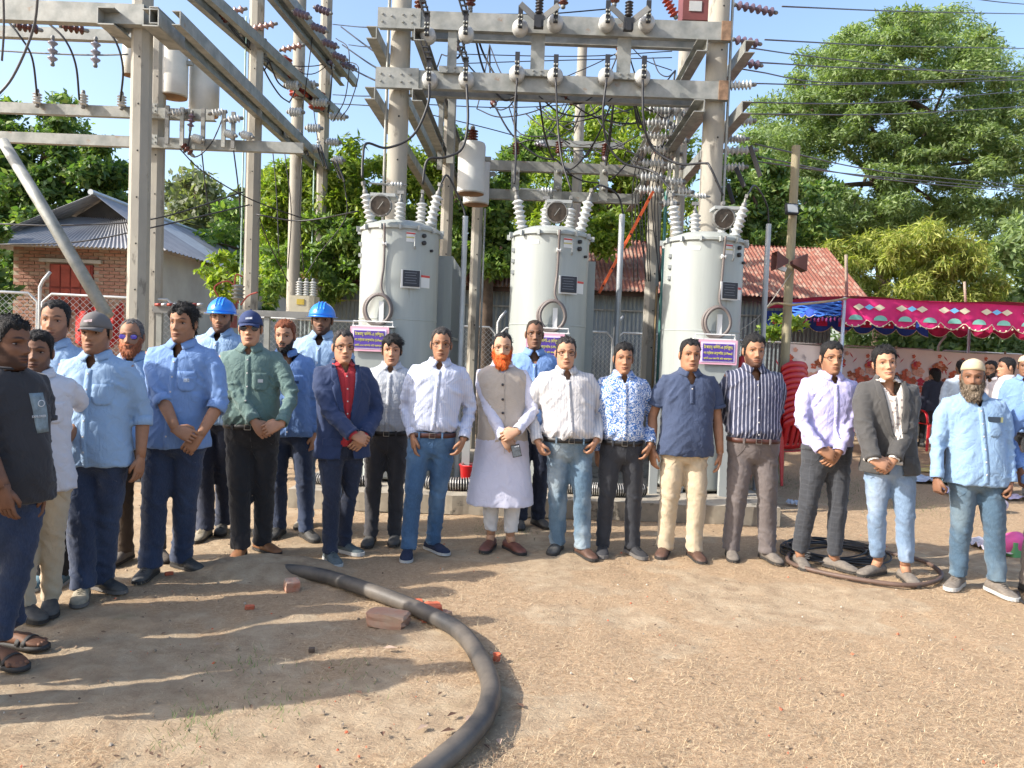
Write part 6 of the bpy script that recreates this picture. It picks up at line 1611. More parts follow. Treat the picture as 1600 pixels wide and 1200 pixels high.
# strain strings top right and their conductors
for i, (x, y) in enumerate(((1150, 8), (1148, 62), (1150, 96))):
    insulator(P(x, y, 9.2), (1, .3, .0), .52 if i == 0 else .32, .055, 6 if i == 0 else 4, mat('porcelain_purple', (.13, .09, .12), .3, var=.2), f'{["top", "middle", "lower"][i]} dark strain insulator string right of the right round pole', core=.35, name='strain_insulator')
W_ = [((1222, 10, 9.4), (1420, 18, 13), (1620, 22, 18)), ((1195, 62, 9.4), (1400, 72, 13), (1620, 76, 18)), ((1165, 74, 9.6), (1300, 92, 13), (1620, 128, 18)), ((1175, 97, 9.4), (1380, 108, 13), (1620, 112, 18)), ((1160, 108, 10), (1330, 130, 13), (1620, 118, 18)),
      ((1160, 160, 10), (1380, 160, 13), (1620, 140, 18)), ((1160, 178, 10), (1400, 178, 13), (1620, 165, 18)), ((1180, 225, 9.6), (1380, 268, 13), (1620, 292, 18)), ((1185, 245, 9.6), (1380, 280, 13), (1620, 302, 18)), ((1180, 252, 9.6), (1360, 275, 13), (1620, 297, 18)), ((1500, -5, 14), (1560, 3, 15), (1620, 8, 17)), ((1160, 130, 10), (1330, 132, 13), (1620, 124, 18))]
for i, l in enumerate(W_):
    wire(PW(l), .0095, f'overhead conductor crossing before the rain tree, {["topmost", "second", "third", "fourth", "fifth", "eighth", "ninth", "tenth", "twelfth", "eleventh", "corner one", "seventh"][i]} from the top', cable_g, 5, 'overhead_wire', 'wire')
WM = [((533, 42, 13), (570, 70, 11), (605, 95, 9.5)), ((535, 70, 13), (575, 98, 11), (600, 112, 9.5)), ((535, 100, 13), (570, 118, 11), (596, 130, 9.5)), ((520, 38, 14), (560, 42, 12), (592, 43, 9.5)), ((545, 70, 14), (570, 73, 12), (598, 73, 9.5)), ((520, 148, 14), (560, 150, 12), (592, 150, 9.5)), ((520, 162, 14), (560, 164, 12), (592, 166, 9.5)),
      ((655, 175, 12), (760, 200, 12), (840, 222, 13)), ((640, 162, 12), (800, 168, 12), (960, 158, 12)), ((700, 100, 12), (850, 95, 12), (1050, 90, 12)), ((700, 84, 12), (900, 88, 12), (1050, 80, 12)), ((720, 210, 10), (735, 225, 9.6), (760, 250, 9.6)), ((850, 185, 11), (900, 190, 11), (990, 170, 11)), ((770, 22, 9), (850, 22, 9), (950, 14, 9)), ((860, 130, 12), (930, 100, 12), (985, 72, 12)), ((985, 72, 12), (1010, 95, 12), (1050, 110, 12))]
NM = ['first', 'second', 'third', 'fourth', 'fifth', 'sixth', 'seventh', 'eighth', 'ninth', 'tenth', 'eleventh', 'twelfth', 'thirteenth', 'fourteenth', 'fifteenth', 'sixteenth']
for i, l in enumerate(WM): wire(PW(l), .008 if i > 2 else .012, f'{NM[i]} thin black wire strung in the gap {"left of" if i < 7 else "right of"} the left round pole', cable_b, 5, 'jumper_wire', 'wire')
WL = [[(280, 232, 9.3), (320, 270, 9.6), (400, 315, 10.5), (500, 350, 12)], [(315, 235, 9.3), (322, 300, 9.4), (328, 330, 9.5)], [(365, 235, 9.3), (372, 290, 9.5), (376, 340, 9.6)], [(425, 225, 12), (432, 300, 12), (436, 400, 12)], [(472, 245, 12.4), (468, 330, 12.5), (475, 430, 12.6)], [(538, 285, 12.4), (540, 340, 12.4), (500, 395, 12.6), (478, 430, 12.7)], [(0, 350, 8.5), (100, 352, 8.5), (240, 342, 8.6), (380, 300, 9)], [(0, 382, 8.5), (120, 378, 8.5), (240, 355, 8.6), (390, 320, 9.2)], [(400, 335, 9), (470, 345, 9), (560, 330, 8.5)], [(445, 240, 12.2), (455, 330, 12.3), (450, 420, 12.6)], [(525, 60, 13), (545, 80, 12.6), (540, 150, 12.8), (520, 190, 13)], [(525, 95, 13), (560, 105, 12.6), (548, 160, 12.8), (532, 185, 13)], [(490, 40, 12), (480, 120, 12.2), (472, 170, 12.4)], [(405, 340, 10.5), (420, 380, 11.5), (450, 440, 12.6)]]
for i, l in enumerate(WL): wire(PW(l), .0085, f'{NM[i]} dangling black lead among the left frame poles', cable_b, 6, 'hanging_wire', 'wire')
# busy jumpers around the centre right
ANC = [[(436, 120, 12), (452, 160, 12.2), (470, 110, 12.6), (488, 150, 12.9), (505, 120, 13), (512, 175, 13.2), (476, 210, 12.6), (500, 235, 13), (520, 95, 13.2), (395, 60, 10.8), (420, 95, 11.4), (345, 20, 10), (300, 178, 9.3), (350, 180, 9.3), (402, 228, 10.8), (285, 225, 9.3)],
       [(655, 60, 9.4), (690, 85, 9.8), (706, 60, 8.7), (735, 20, 8.9), (765, 70, 10.5), (745, 170, 10.4), (700, 160, 10.8), (770, 160, 10.6), (808, 150, 8.6), (842, 150, 8.8), (880, 150, 8.8), (905, 110, 14), (903, 195, 13.9), (960, 150, 8.8), (990, 150, 9), (1010, 190, 9.6), (1030, 230, 9.8), (985, 250, 10.4), (870, 250, 10.4), (806, 245, 10.4), (945, 245, 10.4), (1055, 110, 9.8), (1020, 90, 10.5), (975, 60, 8.7), (760, 225, 9.6), (838, 225, 13.3), (975, 225, 13.3), (1060, 170, 9.8)]]
r5 = random.Random(77); k = 0
while k < 52:
    A_ = ANC[0 if k % 4 == 0 else 1]; a, b = r5.sample(A_, 2); d_ = math.hypot(a[0]-b[0], a[1]-b[1])
    if not 35 < d_ < 150 or abs(a[2]-b[2]) > 2.5: continue
    pa, pb = P(*a), P(*b); sg = r5.uniform(.05, .35); m1, m2 = pa.lerp(pb, .3)-Vector((0, 0, sg)), pa.lerp(pb, .7)-Vector((0, 0, sg*.9))
    wire([pa, m1, m2, pb], r5.choice((.008, .010, .012)), 'thin black jumper bowed among the switchgear around the crossarms', cable_b, 6, 'jumper_wire', 'wire', 'black jumpers in the switchgear tangle')
    if k % 2 == 0: insulator(pa, (m1-pa), .16, .042, 3, (porc_b, porc_w, mat('porcelain_purple', (.13, .09, .12), .3, var=.2))[k % 3], 'small strain insulator at the end of a jumper in the switchgear', 'small insulators in the switchgear tangle', core=.4, name='strain_insulator')
    k += 1
rr = random.Random(4)
for i in range(16):
    x, y = 770+15.5*i+rr.uniform(-8, 8), 160+rr.uniform(0, 90)
    l = [(x, y, 10.6), (x+rr.uniform(10, 45), y+rr.uniform(-30, 45), 10.4), (x+rr.uniform(40, 80), y+rr.uniform(-25, 60), 10.2)]
    wire(PW(l), .009, f'{NM[i]} black jumper from the left in the tangle above the middle transformer', cable_b, 5, 'jumper_wire', 'wire')
for i, (x, y) in enumerate(((806, 242), (873, 240), (945, 244))):
    q = P(x, y, 10.3); b = insulator(q, (0, 0, 1), .16, .052, 5, porc_b, f'{["left", "middle", "right"][i]} brown post insulator on the crossarm behind the middle transformer', core=.6)
    a_, b_ = P(x, 255, 10.28), P(x, 310, 10.28); mb = MB(); mb.box((0, 0, 0), (.11, .02, a_.z-b_.z+.05));
    mb.lathe([(.03, 0), (.03, .05), (.015, .07)], (0, -.01, .12), (0, -1, 0), 12); mb.lathe([(.03, 0), (.03, .05), (.015, .07)], (0, -.01, -.1), (0, -1, 0), 12)
    mb.build('mounting_plate', galv, None, loc=(a_.x, 10.32, (a_.z+b_.z)/2), label=f'{["left", "middle", "right"][i]} pale mounting plate with two studs behind the middle transformer', cat='steel plate')
for i in range(9):
    x, y = 1000+5*i, 232+6*(i % 4); wire(PW([(x, y, 9.6), (x-12, y+70, 9.7), (x-6+rr.uniform(-4, 8), 440, 9.7)]), .007, f'{NM[i]} thin lead from the left hanging past the orange strip', cable_b, 5, 'hanging_wire', 'wire')
# orange crossed strip ladder
mb = MB(); mb.bar(P(1020, 300, 9.3), P(936, 458, 9.3), .03, .085, up=(0, -1, 0)); o = thing('orange_brace', mb, mat('paint_orange', (.70, .11, .02), .6, var=.15), 'bright orange perforated steel brace right of the middle transformer', 'brace')
hm_ = MB(); hm_.lathe([(.012, 0), (.012, .004), (.001, .005)], (0, 0, 0), (0, -1, 0), 8); hmm = hm_.mesh('bolt_hole', hole_m)
for k in range(6):
    q = P(1020, 300, 9.3).lerp(P(936, 458, 9.3), .08+.17*k); link('bolt_hole', hmm, o, q-o.location+Vector((0, -.046 if True else 0, 0)))
# switchgear low on the left: cream box with insulators, red-wired unit
q = P(476, 478, 11.4); o = empty('meter_cabinet', 'cream cabinet topped with grey insulators left of the right hard hat', 'cabinet', q)
mb = MB(); mb.box((0, 0, 0), (.36, .3, .28)); mb.build('box', mat('cabinet_cream', (.50, .46, .34), .6, var=.1), o)
mb = MB(); mb.box((-.02, -.155, .05), (.11, .01, .08)); mb.build('box_label', mat('label_yellow', (.55, .40, .05), .6, var=.2), o)
for k in range(3): insulator((-.08+.10*k, 0, .14), (0, 0, 1), .22, .062, 6, porc_w, '', name='insulator', parent=o, core=.6)
q = P(372, 462, 9.8); o = empty('red_wired_unit', 'grey ribbed unit with red looping wires above the left hard hat', 'switch unit', q)
mb = MB(); mb.lathe(shed_profile(.20, .085, 4, .6), (0, 0, -.06), seg=16); mb.build('ribbed_body', galv, o, True)
for l in (((-.02, 0, .1), (-.14, 0, .18), (-.30, 0, .10), (-.24, 0, -.04)), ((.02, -.03, -.1), (-.03, -.03, .10), (-.02, -.03, .26), (.06, -.03, .24)), ((.05, -.04, -.12), (.14, -.04, .0), (.26, -.04, .05))):
    mb = MB(); mb.tube(bez(l, 6), .010, 6); mb.build('red_wire', mat('wire_red', (.35, .05, .03), .5, var=.1), o, True)
a = P(240, 482, 8.7); b = P(500, 492, 8.7); mb = MB(); mb.bar((0, 0, 0), (b.x-a.x, 0, 0), .05, .07); mb.build('railing_beam', galv_d, None, loc=(a.x, 8.7, a.z-.01), label='dark flat steel rail behind the hard hats', cat='rail')
for i, (x, lb) in enumerate(((250, 'left of the messy haired man'), (418, 'right of the navy capped man'))):
    q = P(x, 490, 8.72); mb = MB(); mb.box((0, 0, 0), (.06, .05, q.z)); mb.build('rail_post', galv, None, loc=(q.x, 8.72, q.z/2), label=f'flat steel post {lb} carrying the dark rail', cat='post')
for i in range(6):
    q = P(248+9*i+(20 if i > 3 else 0), 478, 8.66); mb = MB(); mb.tube([(-.04, 0, 0), (.03, 0, .005)], [.016, .018], 8); mb.build('drink_can', mat(('can_red', 'can_silver')[i % 2], ((.4, .06, .04), (.5, .5, .5))[i % 2], .4, .3, var=.3, vscale=40), None, True, loc=(q.x, 8.66, q.z+.012), label=f'{NM[i]} small crumpled can from the left on the dark rail', cat='can')
# floodlight and loudspeaker on the wooden pole
q = P(1237, 327, 9.38); o = empty('floodlight', 'small black floodlight fixed high on the wooden pole', 'floodlight', q, .1)
mb = MB(); mb.box((0, 0, 0), (.155, .05, .13), 0, Matrix.Rotation(-.25, 3, 'X')); mb.build('housing', dark_m, o); mb = MB(); mb.box((0, -.028, .006), (.125, .004, .10), 0, Matrix.Rotation(-.25, 3, 'X')); mb.build('glass', mat('flood_glass', (.40, .42, .42), .15, .1, var=.1), o)
q = P(1232, 410, 9.36); o = empty('loudspeaker', 'dark maroon twin horn loudspeaker strapped to the wooden pole', 'loudspeaker', q)
for s in (-1, 1):
    mb = MB(); R = [[Vector((s*(.04+.16*u), (-.05-.02*u if s < 0 else .02), 0))+Vector((0, (.05+.05*u)*cy_, (.02+.085*u)*cz_)) for cy_, cz_ in ((-1, -1), (1, -1), (1, 1), (-1, 1))] for u in (0, .5, 1)]; mb.rings(R, cap=False); ho = mb.build('horn', mat('horn_maroon', (.13, .045, .035), .6, var=.2), o); solid(ho, .006)
mb = MB(); mb.box((-.10, -.06, -.085), (.10, .06, .05), 0, Matrix.Rotation(.3, 3, 'Y')); mb.build('white_fitting', white_st, o)
wire(PW([(1238, 424, 9.4), (1190, 490, 9.0), (1150, 520, 8.6)]), .005, 'thin pale cord running down from the loudspeaker', mat('cord_pale', (.4, .36, .3), .8, var=.1))
# ================================================================ canopy, banner, chairs and ground clutter
mag = mat('cloth_magenta', (.62, .020, .16), .8, var=.12, vscale=6); roy = mat('cloth_royal_blue', (.020, .070, .42), .8, var=.15, vscale=6); teal_c = mat('cloth_mint', (.22, .50, .42), .8, var=.1); pale_c = mat('cloth_cream_trim', (.66, .58, .42), .8, var=.05)
can_o = empty('canopy', 'festive magenta and blue cloth canopy with scalloped valances at the right', 'canopy', (P(1317, 470, 11).x, 11.0, 0))
cx0 = can_o.location.x; zt_ = P(1317, 466, 11).z; cL = 7.0
def valance(parent, name, p0, p1, z0, drop, m, scal=.30, sc_d=.10, n=120, wave=.03):
    mb = MB(); d = (p1-p0); L = d.length; d.normalize(); nn = Vector((-d.y, d.x, 0)); rows = 7; vs = []
    for j in range(rows+1):
        for i in range(n+1):
            s = L*i/n; u = j/rows; bot = drop-sc_d*(1-abs(math.sin(PI*s/scal))**.7)
            vs.append(p0+d*s+nn*(wave*math.sin(s*7+j*.3)*u+.012*math.sin(s*23)*u)+Vector((0, 0, z0-bot*u+.012*math.sin(s*1.3))))
    mb.add(vs, [(j*(n+1)+i, j*(n+1)+i+1, (j+1)*(n+1)+i+1, (j+1)*(n+1)+i) for j in range(rows) for i in range(n)]); o = mb.build(name, m, parent, True)
    tr = MB(); pts = vs[rows*(n+1):]; tr.tube([q+nn*(-.006) for q in pts], .006, 5); tr.build('trim', pale_c, o, True)
    return o, d, nn
p0, p1 = Vector((0, 0, 0)), Vector((cL, .25, 0))
vo, d_, n_ = valance(can_o, 'front_valance', p0, p1, zt_, .40, mag, .36, .12, 220)
k = 0; s = .22
while s < cL-.4:
    for j, (off, m, sz) in enumerate(((-.15, pale_c, .085), (0, mat('cloth_sky', (.18, .45, .75), .8, var=.05), .075), (.15, pale_c, .085))):
        c = p0+d_*(s+off+.15)+Vector((0, -.040, zt_-.115)); mb = MB(); mb.add([c+Vector((-sz*.95, 0, 0)), c+Vector((0, 0, -sz*.55)), c+Vector((sz*.95, 0, 0)), c+Vector((0, 0, sz*.55))], [(0, 1, 2, 3)]); mb.build('diamond_patch', m, vo)
    s += .62
s = .18
while s < cL-.1:
    c = p0+d_*s+Vector((0, -.044, zt_-.30)); mb = MB(); mb.add([c+Vector((.10*math.cos(a), 0, .075*math.sin(a))) for a in [PI*t/8 for t in range(9)]], [tuple(range(9))]); mb.build('mint_arch', teal_c, vo)
    s += .36
mb = MB(); bl = MB(); s = .0
tas = MB(); tas.ell((0, 0, 0), (.013, .013, .016), 8, 6); tam = tas.mesh('pompom', pale_c, True)
s = .05
while s < cL-.1 and s < 5.2: link('pompom', tam, vo, p0+d_*s+Vector((0, -.03, zt_-.40+.05*abs(math.cos(PI*s/.36))))); s += .09
q0 = Vector((-.05, 3.0, 0)); zr = P(1500, 500, 14).z
r1, _, _ = valance(can_o, 'rear_valance', Vector((-.1, 3, 0)), Vector((2.9, 3.1, 0)), zt_-.02, .36, roy, .40, .12, 120); valance(can_o, 'rear_valance', Vector((2.9, 3.1, 0)), Vector((7.5, 3.2, 0)), zt_-.02, .36, mat('cloth_crimson', (.45, .012, .09), .8, var=.12), .40, .14, 120)
s = .1
for s in np.arange(.1, 5.5, .4): 
    c = Vector((s, 2.96, zt_-.20)); mb = MB(); mb.add([c+Vector((-.10, 0, -.06)), c+Vector((.10, 0, -.06)), c+Vector((.10, 0, .07)), c+Vector((-.10, 0, .07))], [(0, 1, 2, 3)]); mb.build('red_square', mat('cloth_crimson', (.45, .012, .09), .8, var=.12), r1)
a0 = P(1240, 478, 11.6)-can_o.location; lv, _, _ = valance(can_o, 'side_valance', Vector((a0.x, .9, 0)), Vector((-.02, .02, 0)), zt_-.03, .24, roy, .14, .05, 60, .05)
for i in range(6):
    mb = MB(); pts = [Vector((lerp(a0.x, -.02, t), lerp(.9, .02, t)-.03, zt_-.06-.035*i+.012*math.sin(t*22+i*2))) for t in np.linspace(0, 1, 26)]; mb.tube(pts, .014, 6); mb.build('gathered_fold', mat('cloth_bright_blue', (.04, .16, .62), .8, var=.2), lv, True)
for t in np.linspace(.03, .97, 14):
    mb = MB(); mb.ell((lerp(a0.x, -.02, t), lerp(.9, .02, t)-.04, zt_-.30+.01*math.sin(t*30)), (.02, .014, .035), 8, 6); mb.build('tassel', mat('tassel_purple', (.16, .02, .12), .8, var=.2), lv, True)
mb = MB(); n = 20; vs = [Vector((lerp(-.2, cL, i/n), lerp(0, 3.0, j/8), zt_+.02+.05*math.sin(PI*j/8)+.02*math.sin(i*1.1))) for j in range(9) for i in range(n+1)]; mb.add(vs, [(j*(n+1)+i, j*(n+1)+i+1, (j+1)*(n+1)+i+1, (j+1)*(n+1)+i) for j in range(8) for i in range(n)]); mb.build('cloth_roof', mag, can_o, True)
white_p = mat('pipe_white_blue', (.50, .54, .62), .5, .2, var=.1)
for (x, y) in ((.03, .02), (3.6, 3.0), (cL-.1, .1)): mb = MB(); mb.tube([(x, y, 0), (x, y, zt_+.02)], .026, 8); mb.build('canopy_post', white_p, can_o, True)
mb = MB(); mb.tube(bez(PW([(1193, 483, 9.4), (1212, 474, 9.42), (1240, 476, 9.44), (1300, 470, 10.6), (1340, 463, 11.3)]), 5), .016, 7); thing('bamboo_stick', mb, mat('bamboo', (.42, .32, .18), .8, var=.2), 'bent bamboo stick tied across the wooden pole at the canopy corner', 'bamboo', smooth=True)
mb = MB(); mb.tube([P(1323, 470, 12.5), P(1322, 398, 12.5)], .026, 7); thing('bamboo_pole', mb, mat('bamboo_grey', (.30, .24, .18), .9, var=.2), 'thin upright bamboo rising above the canopy corner', 'bamboo', smooth=True)
mb = MB(); mb.tube([P(1509, 480, 14), P(1507, 440, 14)], .022, 7); thing('bamboo_pole', mb, MATS['bamboo_grey'], 'short upright bamboo tip above the middle of the canopy', 'bamboo', smooth=True)

# floral banner
bl_, br_ = P(1222, 545, 12.2), P(1640, 562, 13.6); bo = empty('floral_banner', 'white banner printed with orange and red flowers below the fence', 'banner', (bl_.x, bl_.y, 0))
dv = Vector((br_.x-bl_.x, br_.y-bl_.y, 0)); BL = dv.length; dv.normalize(); nb_ = Vector((dv.y, -dv.x, 0)); zt2, zb2 = 1.80, .62; n = 60; mb = MB(); vs = []
def bpt(s, z, off=0): return dv*s+nb_*(.035*math.sin(s*1.9)+.02*math.sin(s*5.1+z*2)+off)+Vector((0, 0, z-.03*abs(math.sin(s*1.25))*(z > 1.5)))
for j in range(9):
    for i in range(n+1): vs.append(bpt(BL*i/n, lerp(zb2, zt2, j/8)))
mb.add(vs, [(j*(n+1)+i, j*(n+1)+i+1, (j+1)*(n+1)+i+1, (j+1)*(n+1)+i) for j in range(8) for i in range(n)]); mb.build('banner_cloth', mat('banner_cloth', (.64, .58, .58), .8, var=.08, vscale=1.5), bo, True)
fl_m = [mat('print_orange', (.56, .13, .07), .8, var=.25, vscale=18), mat('print_crimson', (.48, .03, .07), .8, var=.2, vscale=18), mat('print_salmon', (.62, .34, .26), .8, var=.2, vscale=18), mat('print_rust', (.36, .11, .05), .8, var=.2, vscale=18)]
rr = random.Random(9)
for c in np.arange(.2, BL, .47):
    mb = MB(); rr2 = random.Random(5+int(c*10) % 3)
    for k in range(34):
        u = rr2.random()**.8; z = 1.72-u*.95; w = .04+.28*min(1, u*1.3); s = c+rr2.uniform(-w, w); rad = rr2.uniform(.05, .09)*(1 if u > .15 else .6); mi = rr2.choice([0, 0, 1, 2, 3, 2, 0])
        for p_ in range(5):
            a = 2*PI*p_/5+rr2.random()*.4; cs, cz = s+math.cos(a)*rad*.6, z+math.sin(a)*rad*.6
            mb.add([bpt(cs+math.cos(a+t)*rad*(.55 if abs(math.sin(t)) > .5 else .62), cz+math.sin(a+t)*rad*.42, .006+.0006*k) for t in [2*PI*q/6 for q in range(6)]], [tuple(range(6))], mi)
    for k in range(7):
        s = c+rr2.uniform(-.3, .3); z = rr2.uniform(.9, 1.7); a = rr2.uniform(.6, 2.4); l = .13
        mb.add([bpt(s, z, .004), bpt(s+math.cos(a)*l*.5+.015, z+math.sin(a)*l*.5, .004), bpt(s+math.cos(a)*l, z+math.sin(a)*l, .004), bpt(s+math.cos(a)*l*.5-.015, z+math.sin(a)*l*.5, .004)], [(0, 1, 2, 3)], 1)
    o = mb.build('flower_print', fl_m, bo); o['kind'] = 'stuff'
for s in (.05, 2.2, 4.4, BL-.1): mb = MB(); mb.tube([bpt(s, 0, -.03), bpt(s, 1.85, -.03)], .018, 6); mb.build('banner_pole', MATS['bamboo_grey'], bo)

# plastic chairs
ch_m = mat('plastic_red', (.50, .008, .012), .32, var=.06, spec=.55)
def chair_proto(loc, rz, label, group):
    t = empty('plastic_chair', label, 'chair', loc, rz, group)
    mb = MB(); n = 10; vs = []
    for j in range(n+1):
        for i in range(n+1):
            x, y = -.21+.42*i/n, -.22+.42*j/n; vs.append((x*(1-.1*(j/n)), y, .42-.02*math.cos(x*6)*math.cos(y*5)+(-.02 if j == 0 else 0)))
    mb.add(vs, [(j*(n+1)+i, j*(n+1)+i+1, (j+1)*(n+1)+i+1, (j+1)*(n+1)+i) for j in range(n) for i in range(n)]); o = mb.build('seat', ch_m, t, True); solid(o, .012)
    mb = MB(); vs = []; m2 = 14
    for j in range(9):
        for i in range(m2+1):
            u = -1+2*i/m2; v = j/8; w = .20+.035*v; top = .40*(1-.18*abs(u)**3); vs.append((u*w, .19+.09*v-.05*u*u, .44+top*v))
    fs = []
    for j in range(8):
        for i in range(m2):
            if 1 <= j <= 5 and i % 3 == 1: continue
            fs.append((j*(m2+1)+i, j*(m2+1)+i+1, (j+1)*(m2+1)+i+1, (j+1)*(m2+1)+i))
    mb.add(vs, fs); o = mb.build('backrest', ch_m, t, True); solid(o, .012)
    for sx in (-1, 1):
        mb = MB(); mb.tube(bez([(sx*.225, .20, .62), (sx*.255, .05, .63), (sx*.26, -.12, .62), (sx*.245, -.20, .55), (sx*.23, -.21, .42)], 5), (.010, .026), 8); mb.build('armrest', ch_m, t, True)
        for sy, f in ((-1, -.24), (1, .25)):
            mb = MB(); a, b = Vector((sx*.20, f*.82, .42)), Vector((sx*.245, f*1.05, 0)); mb.tube([a, a.lerp(b, .5), b], [(.030, .016), (.026, .014), (.022, .012)], 8); mb.build('leg', ch_m, t)
    return t
def copy_thing(root, loc, rz, label, group):
    r = root.copy(); COL.objects.link(r); r.location = loc; r.rotation_euler = (0, 0, rz); r['label'] = label; r['group'] = group
    for ch in list(root.children):
        c = ch.copy(); COL.objects.link(c); c.parent = r
    return r
sb = P(1216, 755, 9.6); NS = 11; grp = 'stacked red plastic chairs'
ords = ['lowest', 'second from the bottom', 'third from the bottom', 'fourth from the bottom', 'fifth from the bottom', 'middle', 'fifth from the top', 'fourth from the top', 'third from the top', 'second from the top', 'topmost']
base = chair_proto((sb.x, 9.6, 0), math.radians(-150), 'red plastic chair, lowest in the tall stack behind the striped shirt', grp)
for k in range(1, NS): copy_thing(base, (sb.x-.004*k, 9.6+.006*k, .068*k), math.radians(-150), f'red plastic chair, {ords[k]} in the tall stack behind the striped shirt', grp)
copy_thing(base, (P(1461, 620, 12.2).x, 12.15, .20), 0, 'red plastic chair under the seated man in the dark suit', 'red chairs near the canopy')
copy_thing(base, (P(1352, 620, 11.6).x, 11.6, .10), 2.6, 'red plastic chair glimpsed between the lilac shirt and the grey blazer', 'red chairs near the canopy')
# red bucket, corrugated hoses on the plinth
q = G(742, 748, .17); o = empty('bucket', 'red plastic bucket on the plinth beside the white tunic', 'bucket', (q.x-.02, 7.35, .17)); mb = MB(); mb.lathe([(.075, 0), (.080, .005), (.105, .22), (.112, .225), (.112, .235), (.100, .235), (.075, .01)], seg=24, cap=False); mb.build('pail', mat('bucket_red', (.50, .012, .015), .4, var=.1), o, True)
mb = MB(); mb.tube([(.11*math.cos(a), 0-.11*math.sin(a)*.4, .225+.02*math.sin(a)) for a in [PI*t/10 for t in range(11)]], .003, 5); mb.build('handle', galv, o)
def ribbed_hose(pts, r, label):
    mb = MB(); pp = bez(pts, 40); rad = [r*(1+.10*math.sin(i*1.9)) for i in range(len(pp))]; mb.tube(pp, rad, 10); o = thing('ribbed_hose', mb, mat('hose_black', (.03, .028, .028), .5, var=.2), label, 'hose', smooth=True)
    rb = MB()
    for i in range(2, len(pp)-2, 3):
        d = (pp[i+1]-pp[i-1]).normalized(); rb.lathe([(r*1.12, -.004), (r*1.16, 0), (r*1.12, .004)], pp[i]-o.location, d, 12, cap=False)
    w = rb.build('hose_rib', mat('rib_silver', (.36, .35, .33), .5, .3, var=.1), o); w['kind'] = 'stuff'
ribbed_hose([(-.80, 7.25, .235), (-.5, 7.2, .235), (-.2, 7.25, .235), (.0, 7.3, .235)], .055, 'black hose with silver ribs lying below the red bucket')
ribbed_hose([(.55, 7.3, .235), (.8, 7.22, .235), (1.05, 7.2, .235), (1.3, 7.28, .235)], .055, 'black hose with silver ribs lying behind the pin-striped shirt')
ribbed_hose([(-1.9, 7.3, .225), (-1.6, 7.22, .225), (-1.3, 7.28, .225)], .045, 'black ribbed hose lying on the left end of the plinth')
for i, (x, lb) in enumerate(((562, 'left of the grey checked shirt'), (728, 'beside the lean man\'s elbow'), (1020, 'left of the cream trousers'), (1128, 'right of the cream trousers'))):
    q = P(x, 720, 7.5); mb = MB(); mb.box((0, 0, .42), (.075, .06, .84)); mb.build('support_post', tank_d, None, loc=(q.x, 7.45, .17), label=f'short grey steel post on the plinth {lb}', cat='post')
# coils of cable
def coil(c, R_, n, r, m, label, name='cable_coil', sq=.9, jit=.05, cat='cable coil', seed=1):
    rr = random.Random(seed); mb = MB()
    for k in range(n):
        ph = rr.random()*6; rk = R_*rr.uniform(.72, 1.05); ox_, oy_ = rr.uniform(-jit, jit), rr.uniform(-jit, jit); z = r+rr.random()*.05
        mb.tube([Vector((ox_+rk*math.cos(a), oy_+rk*sq*math.sin(a), z+.014*math.sin(a*2+ph))) for a in [2*PI*i/40 for i in range(41)]], r, 6, cap=False)
    return mb.build(name, m, None, True, loc=(c.x, c.y, 0), label=label, cat=cat)
cc = G(1300, 868); coil(cc, .36, 16, .0065, cable_b, 'loose coil of thin black cable behind the lilac shirt\'s feet', seed=3)
wire([G(1238, 862)+Vector((0, 0, .02)), G(1233, 882)+Vector((0, 0, .02)), G(1290, 900)+Vector((0, 0, .02)), G(1400, 918)+Vector((0, 0, .02)), G(1455, 915)+Vector((0, 0, .02)), G(1470, 900)+Vector((0, 0, .02)), G(1440, 880)+Vector((0, 0, .02)), G(1380, 866)+Vector((0, 0, .02))], .017, 'stiff brown hose curving on the ground behind the blazer man\'s feet', mat('hose_brown', (.12, .075, .055), .6, var=.2), 8, 'ground_hose', 'hose')
wire([G(1590, 928)+Vector((0, 0, .012)), G(1600, 945)+Vector((0, 0, .012)), G(1640, 950)+Vector((0, 0, .012))], .010, 'dark cord on the ground at the right edge')
# the big black pipe
pp = [G(x, y)+Vector((0, 0, z)) for x, y, z in ((395, 876, -.07), (432, 893, .010), (478, 905, .042), (520, 915, .046), (590, 940, .050), (655, 966, .048), (715, 998, .045), (748, 1040, .043), (766, 1085, .043), (758, 1130, .043), (731, 1168, .043), (691, 1205, .043), (636, 1250, .043))]
mb = MB(); pb = bez(pp, 8); mb.tube(pb, [.034 if i < 6 else .044 for i in range(len(pb))], 16); thing('black_pipe', mb, mat('pipe_dusty_black', (.028, .028, .029), .5, col2=(.13, .11, .088), vscale=4.5, rvar=.1, bstr=.2, bscale=60), 'thick dusty black plastic pipe curving across the foreground ground', 'pipe', smooth=True)
